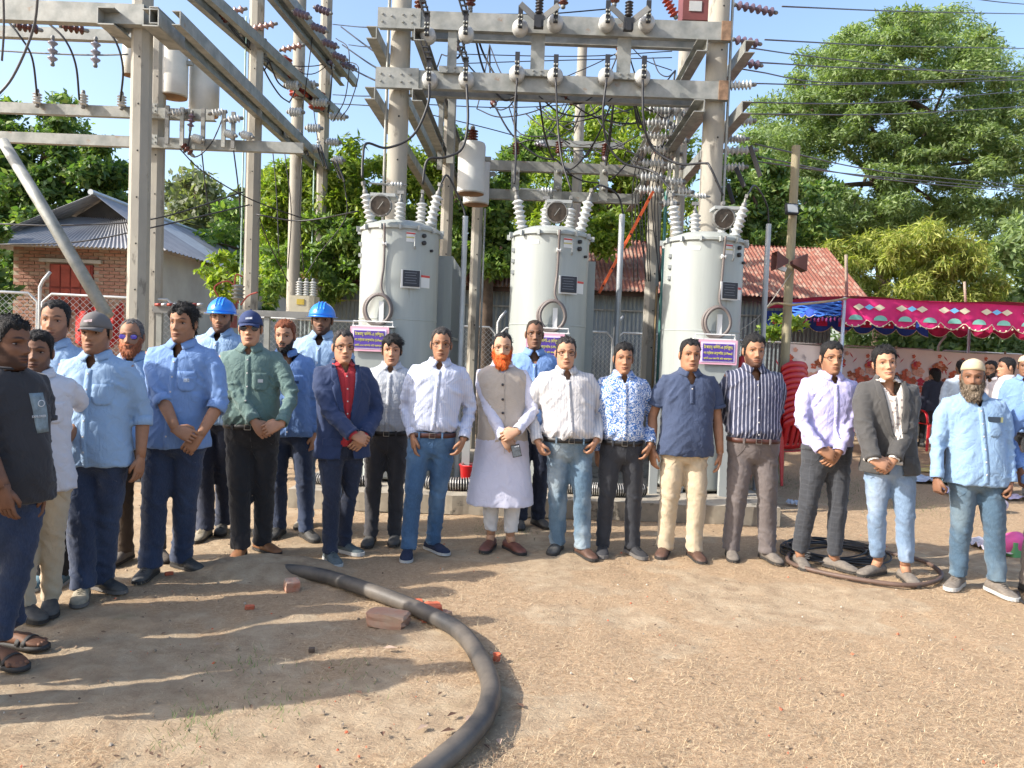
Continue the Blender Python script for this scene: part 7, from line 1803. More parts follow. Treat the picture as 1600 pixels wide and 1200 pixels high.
# earth heap over the pipe end
mb = MB(); n = 26; c0 = G(424, 890); vs = []
for j in range(n+1):
    for i in range(n+1):
        u, v = -1+2*i/n, -1+2*j/n; r = math.sqrt(u*u+v*v); h = .095*max(0, 1-r*r)**1.3+(.022*noise.noise(Vector((u*5, v*5, 2)))+.012*noise.noise(Vector((u*14, v*14, 5))))*max(0, 1-r)**.5*1.2
        vs.append((u*.62, v*.34, h-.012))
mb.add(vs, [(j*(n+1)+i, j*(n+1)+i+1, (j+1)*(n+1)+i+1, (j+1)*(n+1)+i) for j in range(n) for i in range(n)]); mb.build('earth_heap', bpy.data.materials['dry_earth'], None, True, loc=(c0.x, c0.y, 0), kind='structure')
def chunk(px, py, size, label, m, rot=0, seed=1, tilt=0, name='brick_chunk', cat='brick', worn=.06):
    r2 = random.Random(seed); c = G(px, py); bm = bmesh.new(); bmesh.ops.create_cube(bm, size=1); bmesh.ops.subdivide_edges(bm, edges=bm.edges[:], cuts=3, use_grid_fill=True)
    for v in bm.verts:
        k = sum(abs(abs(t)-.5) < 1e-3 for t in v.co); v.co *= (1-.045*max(0, k-1)); v.co += Vector((r2.uniform(-1, 1), r2.uniform(-1, 1), r2.uniform(-1, 1)))*worn*.6
        v.co = Vector((v.co.x*size[0], v.co.y*size[1], v.co.z*size[2]))
    me = bpy.data.meshes.new(name); bm.to_mesh(me); bm.free(); me.materials.append(m); o = link(name, me, None, (c.x, c.y, size[2]*.42), rot, label, cat); o.rotation_euler = (tilt, 0, rot); return o
br1 = mat('brick_dusty', (.40, .19, .12), .95, col2=(.40, .28, .19), vscale=9, bstr=.5, bscale=60); br2 = mat('brick_orange', (.55, .13, .06), .9, var=.25, vscale=14, bstr=.4, bscale=60)  # first brick: own red mottled with dusty tan by noise
chunk(606, 975, (.22, .13, .075), 'large dusty half-buried brick in front of the pipe', br1, -.22, 2)
chunk(672, 966, (.12, .10, .085), 'broken orange brick lump behind the pipe bend', br2, .4, 3, .1)
chunk(694, 968, (.07, .06, .05), 'small dull brick fragment right of the orange lump', br1, .9, 4)
chunk(652, 950, (.06, .05, .05), 'little orange brick shard touching the pipe', br2, .2, 5, .3)
chunk(641, 948, (.16, .07, .04), 'flat pinkish brick slab behind the pipe', br1, .1, 11)
chunk(456, 922, (.085, .075, .07), 'cement-crusted brick lump at the pipe\'s left end', mat('brick_cemented', (.44, .36, .27), .95, col2=(.50, .17, .09), vscale=10, bstr=.5, bscale=60), .5, 6, .2)
chunk(390, 951, (.05, .035, .02), 'flat red brick chip on the shaded ground', br2, .2, 7)
chunk(487, 1018, (.03, .028, .02), 'tiny dark clod on the shaded ground', bark, .2, 8, name='clod', cat='clod'); chunk(264, 898, (.05, .03, .02), 'reddish chip left of the black boot', br2, .6, 9)
c = G(776, 1032); mb = MB(); mb.lathe([(.018, 0), (.020, .012), (.015, .016), (.021, .034), (.017, .034), (.010, .018)], seg=14, cap=False); mb.build('clay_piece', br2, None, True, loc=(c.x, c.y, .0), label='tiny orange clay cup lying right of the black pipe', cat='clay cup')
# fallen leaves and twigs near the pipe
rr = random.Random(12)
for i, (x, y) in enumerate(((706, 1120), (735, 1125), (760, 1170), (780, 1162), (700, 1145), (660, 1140), (560, 1085), (985, 1065), (598, 1150), (340, 1010), (812, 1105), (610, 1015))):
    c = G(x, y); mb = MB(); l = rr.uniform(.02, .04); mb.add([(-l, 0, .004), (-.2*l, l*.5, .012), (l, 0, .006), (-.2*l, -l*.5, .010)], [(0, 1, 2, 3)]); mb.build('fallen_leaf', mat(('leaf_dead', 'leaf_pale')[i % 2], ((.10, .05, .03), (.42, .30, .22))[i % 2], .8, var=.2), None, loc=(c.x, c.y, .004), rotz=rr.random()*6, label='dry curled leaf '+('on bare soil left of the lower pipe bend', 'touching the inside of the lower pipe bend', 'right of the pipe near the bottom edge', 'further right of the pipe near the bottom edge', 'just left of the pipe near the bottom edge', 'alone left of the pipe near the bottom', 'on straw well left of the pipe', 'alone on the open ground right of the pipe', 'lowest one left of the pipe', 'on the shaded ground at the left', 'in the pipe\'s shadow at its right side', 'on the shaded ground below the big brick')[i], cat='leaf', group='dry leaves on the ground')
# clutter at the right
c = G(1440, 735); coil(c, .38, 12, .014, mat('rope_yellow', (.46, .38, .16), .85, var=.15), 'coil of yellow rope on the ground behind the blazer man', sq=.6, jit=.12, cat='rope', seed=6)
def tarp(px, py, w, d, m, label, seed, name='plastic_sheet'):
    rr = random.Random(seed); c = G(px, py); n = 16; vs = [(-w/2+w*i/n, -d/2+d*j/n, .01+.09*abs(noise.noise(Vector((i*.42+seed, j*.42, 1))))+.03*abs(noise.noise(Vector((i*1.3, j*1.3, seed))))) for j in range(n+1) for i in range(n+1)]
    mb = MB(); mb.add(vs, [(j*(n+1)+i, j*(n+1)+i+1, (j+1)*(n+1)+i+1, (j+1)*(n+1)+i) for j in range(n) for i in range(n)]); return mb.build(name, m, None, False, loc=(c.x, c.y, .003), label=label, cat='sheet')
tarp(1450, 752, .9, .5, mat('sheet_pale_blue', (.42, .50, .62), .4, var=.2), 'crumpled pale blue plastic sheet behind the blazer man\'s hip', 3)
tarp(1530, 775, .8, .5, mat('sheet_lilac', (.50, .44, .58), .5, var=.25, vscale=3), 'crumpled lilac sheet on the ground behind the skullcap man', 5)
tarp(1590, 860, .7, .5, mat('sheet_white', (.55, .52, .54), .5, var=.2, vscale=3), 'crumpled white sheet on the ground at the right edge', 7)
c = G(1256, 795); tarp(1242, 790, .16, .10, mat('sheet_pale_blue', (.42, .50, .62), .4), 'small scrap of pale blue plastic right of the chair stack', 9)
c = G(1462, 758); mb = MB(); mb.lathe([(.03, 0), (.035, .01), (.035, .11), (.015, .14), (.012, .16)], (0, 0, .03), (1, .2, .1), 12); mb.build('green_bottle', mat('plastic_green', (.02, .22, .06), .3, var=.1), None, True, loc=(c.x, c.y, .02), label='small green bottle lying beside the skullcap man\'s fist', cat='bottle')
def bag(px, py, sz, m, label, seed, name='bundle'):
    c = G(px, py); mb = MB(); mb.ell((0, 0, sz*.55), (sz, sz*.8, sz*.6), 14, 10)
    mb.v = [tuple(Vector(v)*(1+.22*noise.noise(Vector(v)*9+Vector((seed, 0, 0))))) for v in mb.v]; return mb.build(name, m, None, True, loc=(c.x, c.y, 0), label=label, cat='bundle')
bag(1583, 866, .15, mat('cloth_pink', (.68, .10, .30), .8, var=.2), 'bright pink cloth bundle at the right edge', 3)
bag(1556, 800, .12, mat('cloth_white_bag', (.58, .50, .56), .8, var=.2), 'pale bag behind the skullcap man\'s knee', 5)
c = G(1579, 862); mb = MB(); mb.box((0, 0, .06), (.20, .14, .12)); mb.build('green_box', mat('box_green', (.12, .36, .14), .6, var=.1), None, loc=(c.x-.02, c.y-.12, 0), rotz=.2, label='small green box on the ground at the right edge', cat='box')
q = P(1160, 556, 8.2); o = empty('fire_extinguisher', 'red rounded extinguisher top showing behind the striped shirt\'s shoulder', 'fire extinguisher', (q.x, 8.2, .17)); mb = MB(); mb.lathe([(.08, 0), (.085, .02), (.085, q.z-.28), (.05, q.z-.20), (.02, q.z-.17)], seg=18); mb.build('cylinder', mat('paint_red', (.48, .015, .015), .35, var=.05), o, True); mb = MB(); mb.tube([(0, 0, q.z-.2), (0, 0, q.z-.12), (.07, 0, q.z-.10)], .012, 6); mb.build('valve', dark_m, o)
q = G(1185, 858); mb = MB(); mb.tube([(0, 0, 0), (0, 0, .42)], [.028, .028], 10); mb.build('ground_pipe', mat('pipe_tan', (.32, .24, .16), .7, var=.2), None, True, loc=(q.x, 6.85, 0), label='short tan pipe stub standing between the striped man\'s legs', cat='pipe')

# clods, pebbles and leaf litter
def litter(name, n, m, size, flatten, seed, faces=True):
    rs = np.random.RandomState(seed); V = []; F = []
    for i in range(n):
        y = 2.6+rs.rand()**1.4*5.5; x = (rs.rand()*2-1)*(.75*y); s = size*(.4+1.2*rs.rand()**2); a = rs.rand()*6.28; o = len(V); ca, sa = math.cos(a)*s, math.sin(a)*s
        if faces:
            z = s*flatten; V += [(x-ca, y-sa, -.002), (x+sa, y-ca, -.002), (x+ca, y+sa, -.002), (x-sa, y+ca, -.002), (x-ca*.3, y-sa*.4, z), (x+ca*.4+sa*.2, y+sa*.3, z*.8)]
            F += [(o, o+1, o+4), (o+1, o+2, o+5), (o+1, o+5, o+4), (o+2, o+3, o+5), (o+3, o+4, o+5), (o+3, o, o+4)]
        else: V += [(x-ca, y-sa, .004+rs.rand()*.006), (x+sa*.5, y-ca*.5, .010), (x+ca, y+sa, .005+rs.rand()*.01), (x-sa*.5, y+ca*.5, .009)]; F += [(o, o+1, o+2, o+3)]
    me = bpy.data.meshes.new(name); me.from_pydata(V, [], F); me.materials.append(m); link(name, me, kind='stuff')
litter('soil_clods', 450, mat('clod_earth', (.33, .25, .17), .95, var=.25), .0075, .8, 3)
litter('pebbles', 120, mat('pebble_pale', (.46, .41, .34), .9, var=.2), .006, .9, 4)
litter('brick_grit', 140, br2, .007, .7, 5)
litter('leaf_litter', 800, mat('litter_brown', (.13, .075, .045), .9, var=.3), .010, 0, 6, False)
# ================================================================ the people of the photograph
denim_navy = cloth('denim_navy', (.013, .025, .060), 'denim', (.025, .045, .095), var=.2)
denim_ink = cloth('denim_ink', (.008, .014, .035), 'denim', (.014, .024, .055), var=.2)
denim_mid = cloth('denim_mid', (.034, .090, .180), 'denim', (.11, .20, .31), var=.2)
denim_wash = cloth('denim_wash', (.080, .140, .200), 'denim', (.32, .38, .41), var=.2)
denim_pale = cloth('denim_pale', (.14, .21, .31), 'denim', (.29, .36, .46), var=.2)
denim_teal = cloth('denim_teal', (.045, .090, .140), 'denim', (.13, .18, .21), var=.2)
black_tr = cloth('black_twill', (.012, .012, .015), var=.2)
char_tr = cloth('charcoal_twill', (.040, .038, .042), var=.15)
grey_tr = cloth('grey_twill', (.125, .105, .100), var=.12)
check_tr = cloth('check_trouser', (.030, .033, .040), 'check', (.040, .044, .052))
beige_tr = cloth('beige_chino', (.47, .38, .26), var=.10)
brown_tr = cloth('brown_trouser', (.060, .038, .022), var=.15)
white_tr = cloth('white_cotton', (.58, .57, .56), var=.04)
blue_a = cloth('uniform_blue', (.155, .265, .500), var=.08, wr=.5)
blue_b = cloth('uniform_blue_pale', (.250, .370, .535), var=.08, wr=.5)
blue_c = cloth('uniform_blue_deep', (.115, .215, .445), var=.08, wr=.5)
blue_d = cloth('uniform_sky', (.200, .315, .470), var=.06, wr=.5)
tee_black = cloth('tee_black', (.020, .020, .024), var=.15)
white_sh = cloth('white_shirt', (.56, .56, .60), var=.04, wr=.5)
white_blue = cloth('white_blue_shirt', (.50, .53, .64), 'finestripe', (.42, .46, .60), var=.04, wr=.5)
grey_check = cloth('grey_check_shirt', (.46, .48, .51), 'check', (.37, .40, .45), var=.04, scale=1.6, wr=.5)
stripe_white = cloth('white_stripe_shirt', (.52, .50, .49), 'finestripe', (.38, .38, .40), var=.04, scale=.7, wr=.45)
green_sh = cloth('green_shirt', (.100, .165, .150), var=.12, wr=.5)
red_sh = cloth('red_shirt', (.38, .020, .028), var=.10)
navy_coat = cloth('navy_blazer', (.012, .028, .085), var=.15, wr=.25)
grey_coat = cloth('grey_blazer', (.048, .046, .044), var=.12, wr=.25)
linen_v = cloth('linen_vest', (.43, .37, .31), 'linen', var=.08, wr=.25)
floral_sh = cloth('floral_shirt', (.050, .150, .400), 'floral', (.56, .60, .68), scale=1.0)
polo_sh = cloth('navy_polo', (.034, .052, .105), var=.15, wr=.4)
nstripe = cloth('navy_stripe_shirt', (.022, .028, .062), 'stripe', (.30, .30, .36), var=.1)
lilac_sh = cloth('lilac_shirt', (.42, .40, .64), var=.04, wr=.45)
print_sh = cloth('printed_shirt', (.62, .58, .52), 'floral2', (.30, .24, .22))
brown_belt = mat('leather_brown', (.070, .022, .014), .5, var=.2)
black_belt = mat('leather_black', (.014, .012, .011), .5, var=.2)
leather_tan = mat('leather_tan', (.25, .11, .045), .55, var=.2, vscale=30)
leather_dusty = mat('leather_dusty_black', (.030, .032, .036), .7, col2=(.085, .08, .07), vscale=18)
leather_maroon = mat('leather_maroon', (.15, .055, .04), .55, var=.25, vscale=20)
leather_brown2 = mat('leather_dark_brown', (.10, .052, .035), .6, var=.25, vscale=20)
grey_knit = mat('knit_grey', (.10, .125, .13), .9, var=.15, vscale=80, bstr=.4, bscale=300)
navy_knit = mat('knit_navy', (.014, .022, .050), .9, var=.15, vscale=80, bstr=.4, bscale=300)
taupe_shoe = mat('suede_taupe', (.17, .145, .12), .9, var=.2, vscale=40, bstr=.3, bscale=250)
dusty_beige = mat('suede_beige', (.30, .26, .19), .9, var=.2, vscale=30, bstr=.3, bscale=250)
teal_shoe = mat('canvas_teal', (.11, .19, .23), .85, var=.2)
sole_pale = mat('sole_pale', (.42, .42, .40), .7, var=.1)
sole_grey = mat('sole_grey', (.14, .13, .12), .8, var=.1)
sandal_m = mat('sandal_black', (.035, .032, .030), .7, var=.2)
SK = {'dark': (.165, .078, .045), 'dark2': (.21, .105, .062), 'mid': (.33, .165, .093), 'fair': (.43, .225, .135), 'fair2': (.47, .27, .17)}
UNI = 'men in light blue work shirts'
def shirt(m, **k): d = dict(m=m); d.update(k); return d
def tuck(m, hem=.535, **k): d = dict(m=m, tuck=True, hem=hem); d.update(k); return d

def chest_print(p, root, HW):
    mb = MB(); h = p.h; xc = p.spx(.72*h)+.075; rows = [[(xc-.045+.02*i/7+.075*j/4, (.775-.115*i/7)*h) for j in range(5)] for i in range(8)]
    patch(p, p.bv_shirt, mb, rows, .0035); o = mb.build('chest_print', mat('print_grey_blue', (.21, .27, .30), .8, var=.25, vscale=25), p.shirt_obj, True)
    q = front_hit(p, p.bv_shirt, xc+.01, .705*h); text_mesh('print_letters', 'EXPLORER', .015, mat('print_white', (.62, .64, .66), .8, var=0), p.shirt_obj, (xc-.01, q.y-.012, .705*h), (PI/2, 0, .15))
    mb = MB(); q = front_hit(p, p.bv_shirt, xc+.005, .745*h); mb.lathe([(.013, 0), (.016, .001), (.016, .002), (.013, .003)], (xc+.005, q.y-.006, .745*h), (0, -1, 0), 16, cap=False); mb.build('print_ring', MATS['print_white'], p.shirt_obj)
def watch(i, col=(.02, .02, .022)):
    def f(p, root, HW):
        Sh, El, Wr, fd, back, curl, kind = p.arm[i]; d = (Wr-El).normalized(); c = Wr-d*.012; mb = MB()
        mb.lathe([(.030, -.011), (.0335, -.010), (.0335, .010), (.030, .011)], c, d, 18, cap=False); o = mb.build('wristwatch', mat('watch_dark', col, .35, var=0), root, True)
        b = MB(); n = (Vector((0, -1, .2))-d*d.dot(Vector((0, -1, .2)))).normalized(); b.lathe([(.015, 0), (.018, .003), (.017, .009), (.001, .010)], c+n*.030, n, 16); b.build('dial', mat('watch_face', (.10, .10, .11), .2, .3, var=0), o, True)
    return f
def phone_in_hand(p, root, HW): pass
def pocket_papers(p, root, HW):
    h = p.h; zc = .752*h; xc = p.spx(zc)+.082*p.sc; q = front_hit(p, p.bv_shirt, xc, zc)
    mb = MB(); mb.box((xc-.005, q.y-.008, zc), (.075, .007, .035)); mb.build('pocket_phone', mat('phone_dark', (.03, .05, .08), .3, var=.2), p.shirt_obj)
    mb = MB(); mb.box((xc+.038, q.y-.007, zc), (.022, .005, .034)); mb.build('pocket_note', mat('note_olive', (.22, .24, .13), .7, var=.1), p.shirt_obj)
def pocket_pens(p, root, HW):
    h = p.h; zc = .752*h; xc = p.spx(zc)+.10*p.sc; q = front_hit(p, p.bv_shirt, xc, zc)
    for dx, c in ((0, (.05, .05, .09)), (.013, (.35, .36, .4))):
        mb = MB(); mb.tube([(xc+dx, q.y-.010, zc-.03), (xc+dx, q.y-.010, zc+.022)], .0035, 6); mb.build('pocket_pen', mat('pen_%d' % int(dx*1000), c, .3, var=0), p.shirt_obj)
embl = mat('emblem_dark', (.04, .07, .16), .8, var=.4, vscale=90)
embl_l = mat('emblem_light', (.50, .58, .70), .8, var=.4, vscale=90)
F0 = dict(stubble=.35)

# --- left group
p = person('man in black T-shirt and slippers seen in profile at the left edge', [(34, 1010, 78), (10, 1038, 62)], (10, 491), 62, 80, -2, 0,
    {1: ('hang', (66, 790), .06), 0: ('hang', (14, 806), -.24)}, SK['dark'], dict(stubble=.9, nose=1.1), dict(t=.022, side=.010, c='black', rough=.5, nl=700, L=.013, flow='up', lift=.5),
    None, shirt(tee_black, hem=.455, sleeve='short', neck='round', wr=.9), None, dict(m=denim_navy, hem=.11, crop=True), dict(kind='sandal', m=sandal_m), None, None, .97, .6, extras=(chest_print,), hs=1.03)
p = person('man in white shirt and beige trousers half hidden behind the black T-shirt', [(45, 966, 60), (78, 955, 30)], (60, 514), 28, 18, 2, 0,
    {0: ('hang', (60, 770), .1), 1: ('hang', (98, 720), .12)}, SK['dark2'], dict(stubble=.8, jaw=.96), dict(t=.024, side=.008, c='black', flow='side', nl=500), None,
    shirt(white_sh, hem=.44, sleeve='half', wr=1.0, v=.765, pocket=1), None, dict(m=beige_tr), dict(kind='shoe', m=leather_dusty), None, None, .96, .35)
p = person('tall bare-headed man in light blue shirt behind the white-shirted man at the left', [(62, 916, 0), (92, 914, 5)], (86, 468), 6, 14, 0, 2,
    {}, SK['mid'], dict(stubble=.75, w=1.02), dict(t=.016, side=.006, line=.074, rec=.012, c='black', flow='side'), None,
    shirt(blue_b, hem=.46, sleeve='long'), None, dict(m=black_tr), dict(kind='shoe', m=teal_shoe, sole=sole_pale), None, None, .98, .2, group=UNI)
p = person('man in grey baseball cap, light blue rolled-sleeve shirt and dark blue jeans', [(127, 938, 22), (168, 922, 68)], (152, 487), 6, 4, 0, -1,
    {0: ('hang', (113, 768), -.02), 1: ('hang', (217, 738), .02)}, SK['mid'], dict(stubble=.5, w=1.06, jaw=1.08), dict(t=.006, side=.004, c='black', nl=0), None,
    shirt(blue_b, hem=.465, sleeve='rolled', pocket=1, v=.775), None, dict(m=denim_navy, w=1.18), dict(kind='lace', m=(dusty_beige, leather_dusty), sole=sole_grey), 'cap', None, 1.05, .6, group=UNI)
p.capc = ('grey', (.13, .12, .115))
p = person('older man with purple-tinted glasses, grey hair and small orange beard behind the grey cap', [(187, 878, -5), (250, 874, 40)], (207, 498), 12, 10, 0, 0,
    {}, SK['mid'], dict(browc=(.35, .32, .30), jaw=1.02), dict(t=.012, side=.010, line=.086, rec=.016, c='grey', flow='side', nl=260), dict(t=.006, c='henna', len=.012, L=.014, nl=260),
    shirt(blue_b, hem=.47), None, dict(m=brown_tr), dict(kind='shoe', m=taupe_shoe), None, 'purple', .96, .3, group=UNI)
p = person('man with thick messy black hair in blue rolled-sleeve shirt, hands clasped', [(229, 903, 2), (292, 888, 62)], (288, 472), 4, -4, 0, 0,
    {0: ('over', (292, 684), -.24), 1: ('under', (300, 694), -.19)}, SK['mid'], dict(stubble=.35, smile=.4), dict(t=.026, side=.012, c='black', fringe=.016, part=-.02, rough=.7, nl=1300, L=.034, lift=.2, flow='side'), None,
    shirt(blue_a, hem=.47, sleeve='rolled', pocket=1, v=.772, emblem=embl_l), None, dict(m=denim_navy, w=1.12), dict(kind='boot', m=leather_dusty), None, None, 1.08, .25, group=UNI)
p = person('bearded man in blue hard hat, the left one of the two hard hats', [(316, 842, 0), (346, 832, 15)], (347, 462), 4, 10, 0, 0,
    {}, SK['mid'], dict(stubble=.95), dict(t=.006, side=.005, c='black', nl=0), dict(t=.003, c='black', nl=60), shirt(blue_b, hem=.47, sleeve='long'), None, dict(m=denim_ink), dict(kind='boot', m=(dusty_beige, leather_dusty)), 'helmet', None, 1.0, .2, group=UNI)
p = person('man in navy cap, dark sunglasses, green shirt, black trousers and tan shoes', [(373, 872, 8), (417, 862, 55)], (392, 485), 8, 12, 0, 0,
    {0: ('under', (412, 680), -.24), 1: ('over', (424, 668), -.27)}, SK['fair'], dict(smile=.2, jaw=1.03), dict(t=.006, side=.004, c='black', nl=0), None,
    tuck(green_sh, .535, pocket=1, v=.79, emblem=mat('emblem_white', (.6, .6, .58), .8, var=.1), wr=1.2), None, dict(m=black_tr, belt=black_belt, w=1.1), dict(kind='loafer', m=leather_tan), 'cap', 'sun', 1.06, .45)
p.capc = ('navy', (.018, .035, .11)); p.visorm = mat('cap_navy_visor', (.018, .035, .11), .85, var=.1)
p = person('man with reddish brown hair and full black beard in blue shirt', [(432, 838, -4), (483, 842, 40)], (447, 499), 8, 2, -2, 0,
    {}, SK['fair'], dict(stubble=.9), dict(t=.020, side=.010, c='redbrown', flow='back', lift=.4, nl=700, L=.015), dict(t=.004, c='black', nl=200), shirt(blue_c, hem=.47, v=.75, vk=.8, pocket=1, emblem=embl), None, dict(m=denim_navy), dict(kind='lace', m=leather_dusty), None, None, 1.0, .25, group=UNI)
p = person('bearded man in blue hard hat, right one of the two, behind navy blazer', [(474, 822, -6), (520, 826, 5)], (504, 469), 2, 8, 0, 0,
    {}, SK['dark2'], dict(stubble=.95, w=1.03), dict(t=.006, side=.005, c='black', nl=0), dict(t=.003, c='black', nl=60), shirt(blue_b, hem=.47, v=.77), None, dict(m=denim_pale), dict(kind='boot', m=dusty_beige), 'helmet', None, 1.02, .2, group=UNI)
p = person('man in navy blue blazer over red shirt with glasses and grey trainers', [(519, 880, 30), (543, 864, 62)], (537, 515), 28, 24, 0, 0,
    {0: ('over', (566, 686), -.20), 1: ('under', (560, 692), -.10)}, SK['fair'], dict(jaw=.97, gaze=.5), dict(t=.016, side=.006, line=.078, rec=.010, c='dkgrey', flow='back', nl=400), None,
    shirt(red_sh, hem=.50, v=.79), dict(m=navy_coat, hem=.445), dict(m=denim_ink, w=.95), dict(kind='sneaker', m=grey_knit, sole=sole_pale), None, 'dark', 1.0, .1)
p = person('man with parted black fringe in pale grey checked shirt, arms behind back', [(577, 850, 0), (616, 848, 6)], (613, 521), 6, 8, 0, 0,
    {0: ('behind', None), 1: ('behind', None)}, SK['fair'], dict(stubble=.1), dict(t=.026, side=.018, c='black', fringe=.030, part=.012, flow='side', nl=900, L=.034, rough=.3), None,
    tuck(grey_check, .538, v=.785), None, dict(m=char_tr, belt=black_belt), dict(kind='loafer', m=leather_dusty), None, None, .98, .25)
p = person('lean man with glasses, white shirt, blue jeans, brown belt and navy slip-ons', [(636, 872, 4), (682, 862, 42)], (690, 511), 6, 6, 0, 1,
    {0: ('hang', (646, 700), -.10), 1: ('in_pocket', (722, 692), -.05)}, SK['mid'], dict(stubble=.25, jaw=.95), dict(t=.018, side=.008, c='dkgrey', line=.074, rec=.008, flow='side'), None,
    tuck(white_blue, .545, v=.785, wr=1.2), None, dict(m=denim_mid, belt=brown_belt, w=.98), dict(kind='loafer', m=navy_knit, sole=sole_pale), None, 'thin', 1.04, .1, extras=(watch(1),))
def kurta_hands(p, root, HW):
    # white loose sleeve ends are the shirt's cuffs; sleeve lining of green shows at the wrists
    for i in (0, 1):
        c, d, r = p.sl[i]; mb = MB(); mb.lathe([(r*1.03, -.006), (r*1.06, 0), (r*1.03, .006)], c, d, 18, cap=False); mb.build('sleeve_lining', mat('lining_green', (.10, .16, .07), .9, var=.1), p.shirt_obj)
p = person('man with bright orange beard, beige vest and long white tunic', [(763, 858, -14), (803, 861, 32)], (786, 519), 2, 2, 0, 0,
    {0: ('under', (797, 700), -.22), 1: ('over', (794, 679), -.25)}, SK['fair2'], dict(browc=(.30, .26, .24)), dict(t=.012, side=.005, c='black', line=.082, rec=.012, flow='side'), dict(t=.009, c='orange', len=.016, L=.016, nl=1400),
    shirt(cloth('white_tunic', (.52, .52, .62), var=.03, wr=.3), hem=.215, flare=.16, v=.80, wr=.7, placket_end=.62), dict(m=linen_v, hem=.455, sleeve=False, closed=True), dict(m=white_tr, hem=.14, crop=True), dict(kind='loafer', m=leather_maroon, ankle=True), None, 'gold', 1.0, .4, extras=(kurta_hands,))
PH_MAN = p
p = person('tall man with glasses in blue shirt standing behind the orange-bearded man', [(812, 824, 0), (845, 822, 30)], (836, 500), 2, 4, 0, 0,
    {}, SK['dark2'], dict(stubble=.3, smile=.3), dict(t=.007, side=.004, c='brown', line=.078, rec=.014, nl=160, L=.008), None, shirt(blue_a, hem=.49, v=.765, vk=.62, pocket=1, emblem=embl_l), None, dict(m=denim_ink), dict(kind='loafer', m=leather_dusty), None, 'thin', 1.02, .2)
p = person('heavy man with glasses, white pin-striped shirt and faded jeans, thumbs in pockets', [(868, 862, -18), (915, 870, 26)], (885, 526), 4, 2, 0, 0,
    {0: ('pocket', (846, 704), -.13), 1: ('pocket', (925, 702), -.10)}, SK['fair'], dict(w=1.05, jaw=1.08, stubble=.1, smile=.35), dict(t=.016, side=.007, c='dkgrey', flow='up', line=.076, rec=.006, nl=600, L=.016), None,
    tuck(stripe_white, .535, v=.775, wr=1.1), None, dict(m=denim_wash, belt=black_belt, w=1.1), dict(kind='loafer', m=(leather_dusty, leather_brown2)), None, 'dark', 1.14, .7)
p = person('slim young man in blue and white floral shirt and dark trousers', [(941, 866, -6), (993, 868, 22)], (975, 534), 2, 2, 0, 0,
    {0: ('hang', (934, 722), .03), 1: ('in_pocket', (1014, 700), -.06)}, SK['mid'], dict(jaw=.95, smile=.2), dict(t=.022, side=.010, c='black', flow='side', nl=800, L=.022, lift=.2), None,
    tuck(floral_sh, .54, v=.785), None, dict(m=cloth('slate_trouser', (.022, .024, .030), var=.15), belt=black_belt), dict(kind='sneaker', m=mat('canvas_charcoal', (.035, .035, .038), .85, var=.2), sole=sole_grey), None, None, .98, .1, extras=(watch(1, (.3, .3, .32)),))
p = person('stout man in dark navy polo shirt and cream trousers', [(1036, 868, -22), (1088, 874, 8)], (1079, 529), 2, 2, 0, 0,
    {0: ('hang', (1020, 720), -.02), 1: ('hang', (1124, 726), -.04)}, SK['mid'], dict(w=1.05, jaw=1.12, smile=.2), dict(t=.016, side=.007, c='black', flow='side', line=.074, rec=.006), None,
    shirt(polo_sh, hem=.472, sleeve='half' if False else 'short', v=.765, placket_end=.71, wr=1.0), None, dict(m=beige_tr, w=1.12), dict(kind='loafer', m=leather_brown2), None, None, 1.10, .6)
p = person('bearded young man in navy shirt with white stripes and grey trousers', [(1143, 872, -8), (1204, 876, 14)], (1179, 521), -2, 0, 0, 0,
    {0: ('behind', None), 1: ('behind', None)}, SK['mid'], dict(stubble=.95, w=1.03, smile=.3), dict(t=.024, side=.008, c='black', flow='back', nl=800, L=.014, lift=.35), dict(t=.003, c='black', nl=40),
    tuck(nstripe, .535, v=.765, sleeve='long'), None, dict(m=grey_tr, belt=brown_belt, w=1.1), dict(kind='loafer', m=taupe_shoe), None, None, 1.10, .4)
p = person('young man with thin glasses, lilac shirt and dark checked trousers', [(1252, 885, -6), (1313, 890, 36)], (1300, 532), 2, 0, 0, 0,
    {0: ('over', (1297, 710), -.24), 1: ('under', (1301, 716), -.20)}, SK['mid'], dict(stubble=.45), dict(t=.022, side=.008, c='black', flow='side', nl=700, L=.014, lift=.3), dict(t=.003, goatee=True, c='black', nl=40),
    tuck(lilac_sh, .525, v=.785, cm=lilac_sh), None, dict(m=check_tr, waistband=True, hem=.10, crop=True), dict(kind='loafer', m=taupe_shoe, ankle=True), None, 'thin', 1.06, .15)
p = person('smiling young man in dark grey blazer, printed shirt and light blue jeans', [(1362, 898, -62), (1419, 910, -4)], (1388, 539), -6, -10, 4, -7,
    {0: ('over', (1380, 728), -.26), 1: ('under', (1384, 736), -.22)}, SK['fair'], dict(smile=1.0, teeth=True, jaw=.97), dict(t=.026, side=.012, c='black', flow='side', nl=1000, L=.022, lift=.35, rough=.6), None,
    shirt(print_sh, hem=.50, v=.76, vk=.7), dict(m=grey_coat, hem=.455), dict(m=denim_pale, hem=.13, crop=True, w=.98), dict(kind='loafer', m=taupe_shoe, ankle=True), None, None, 1.0, .05, extras=(watch(1),))
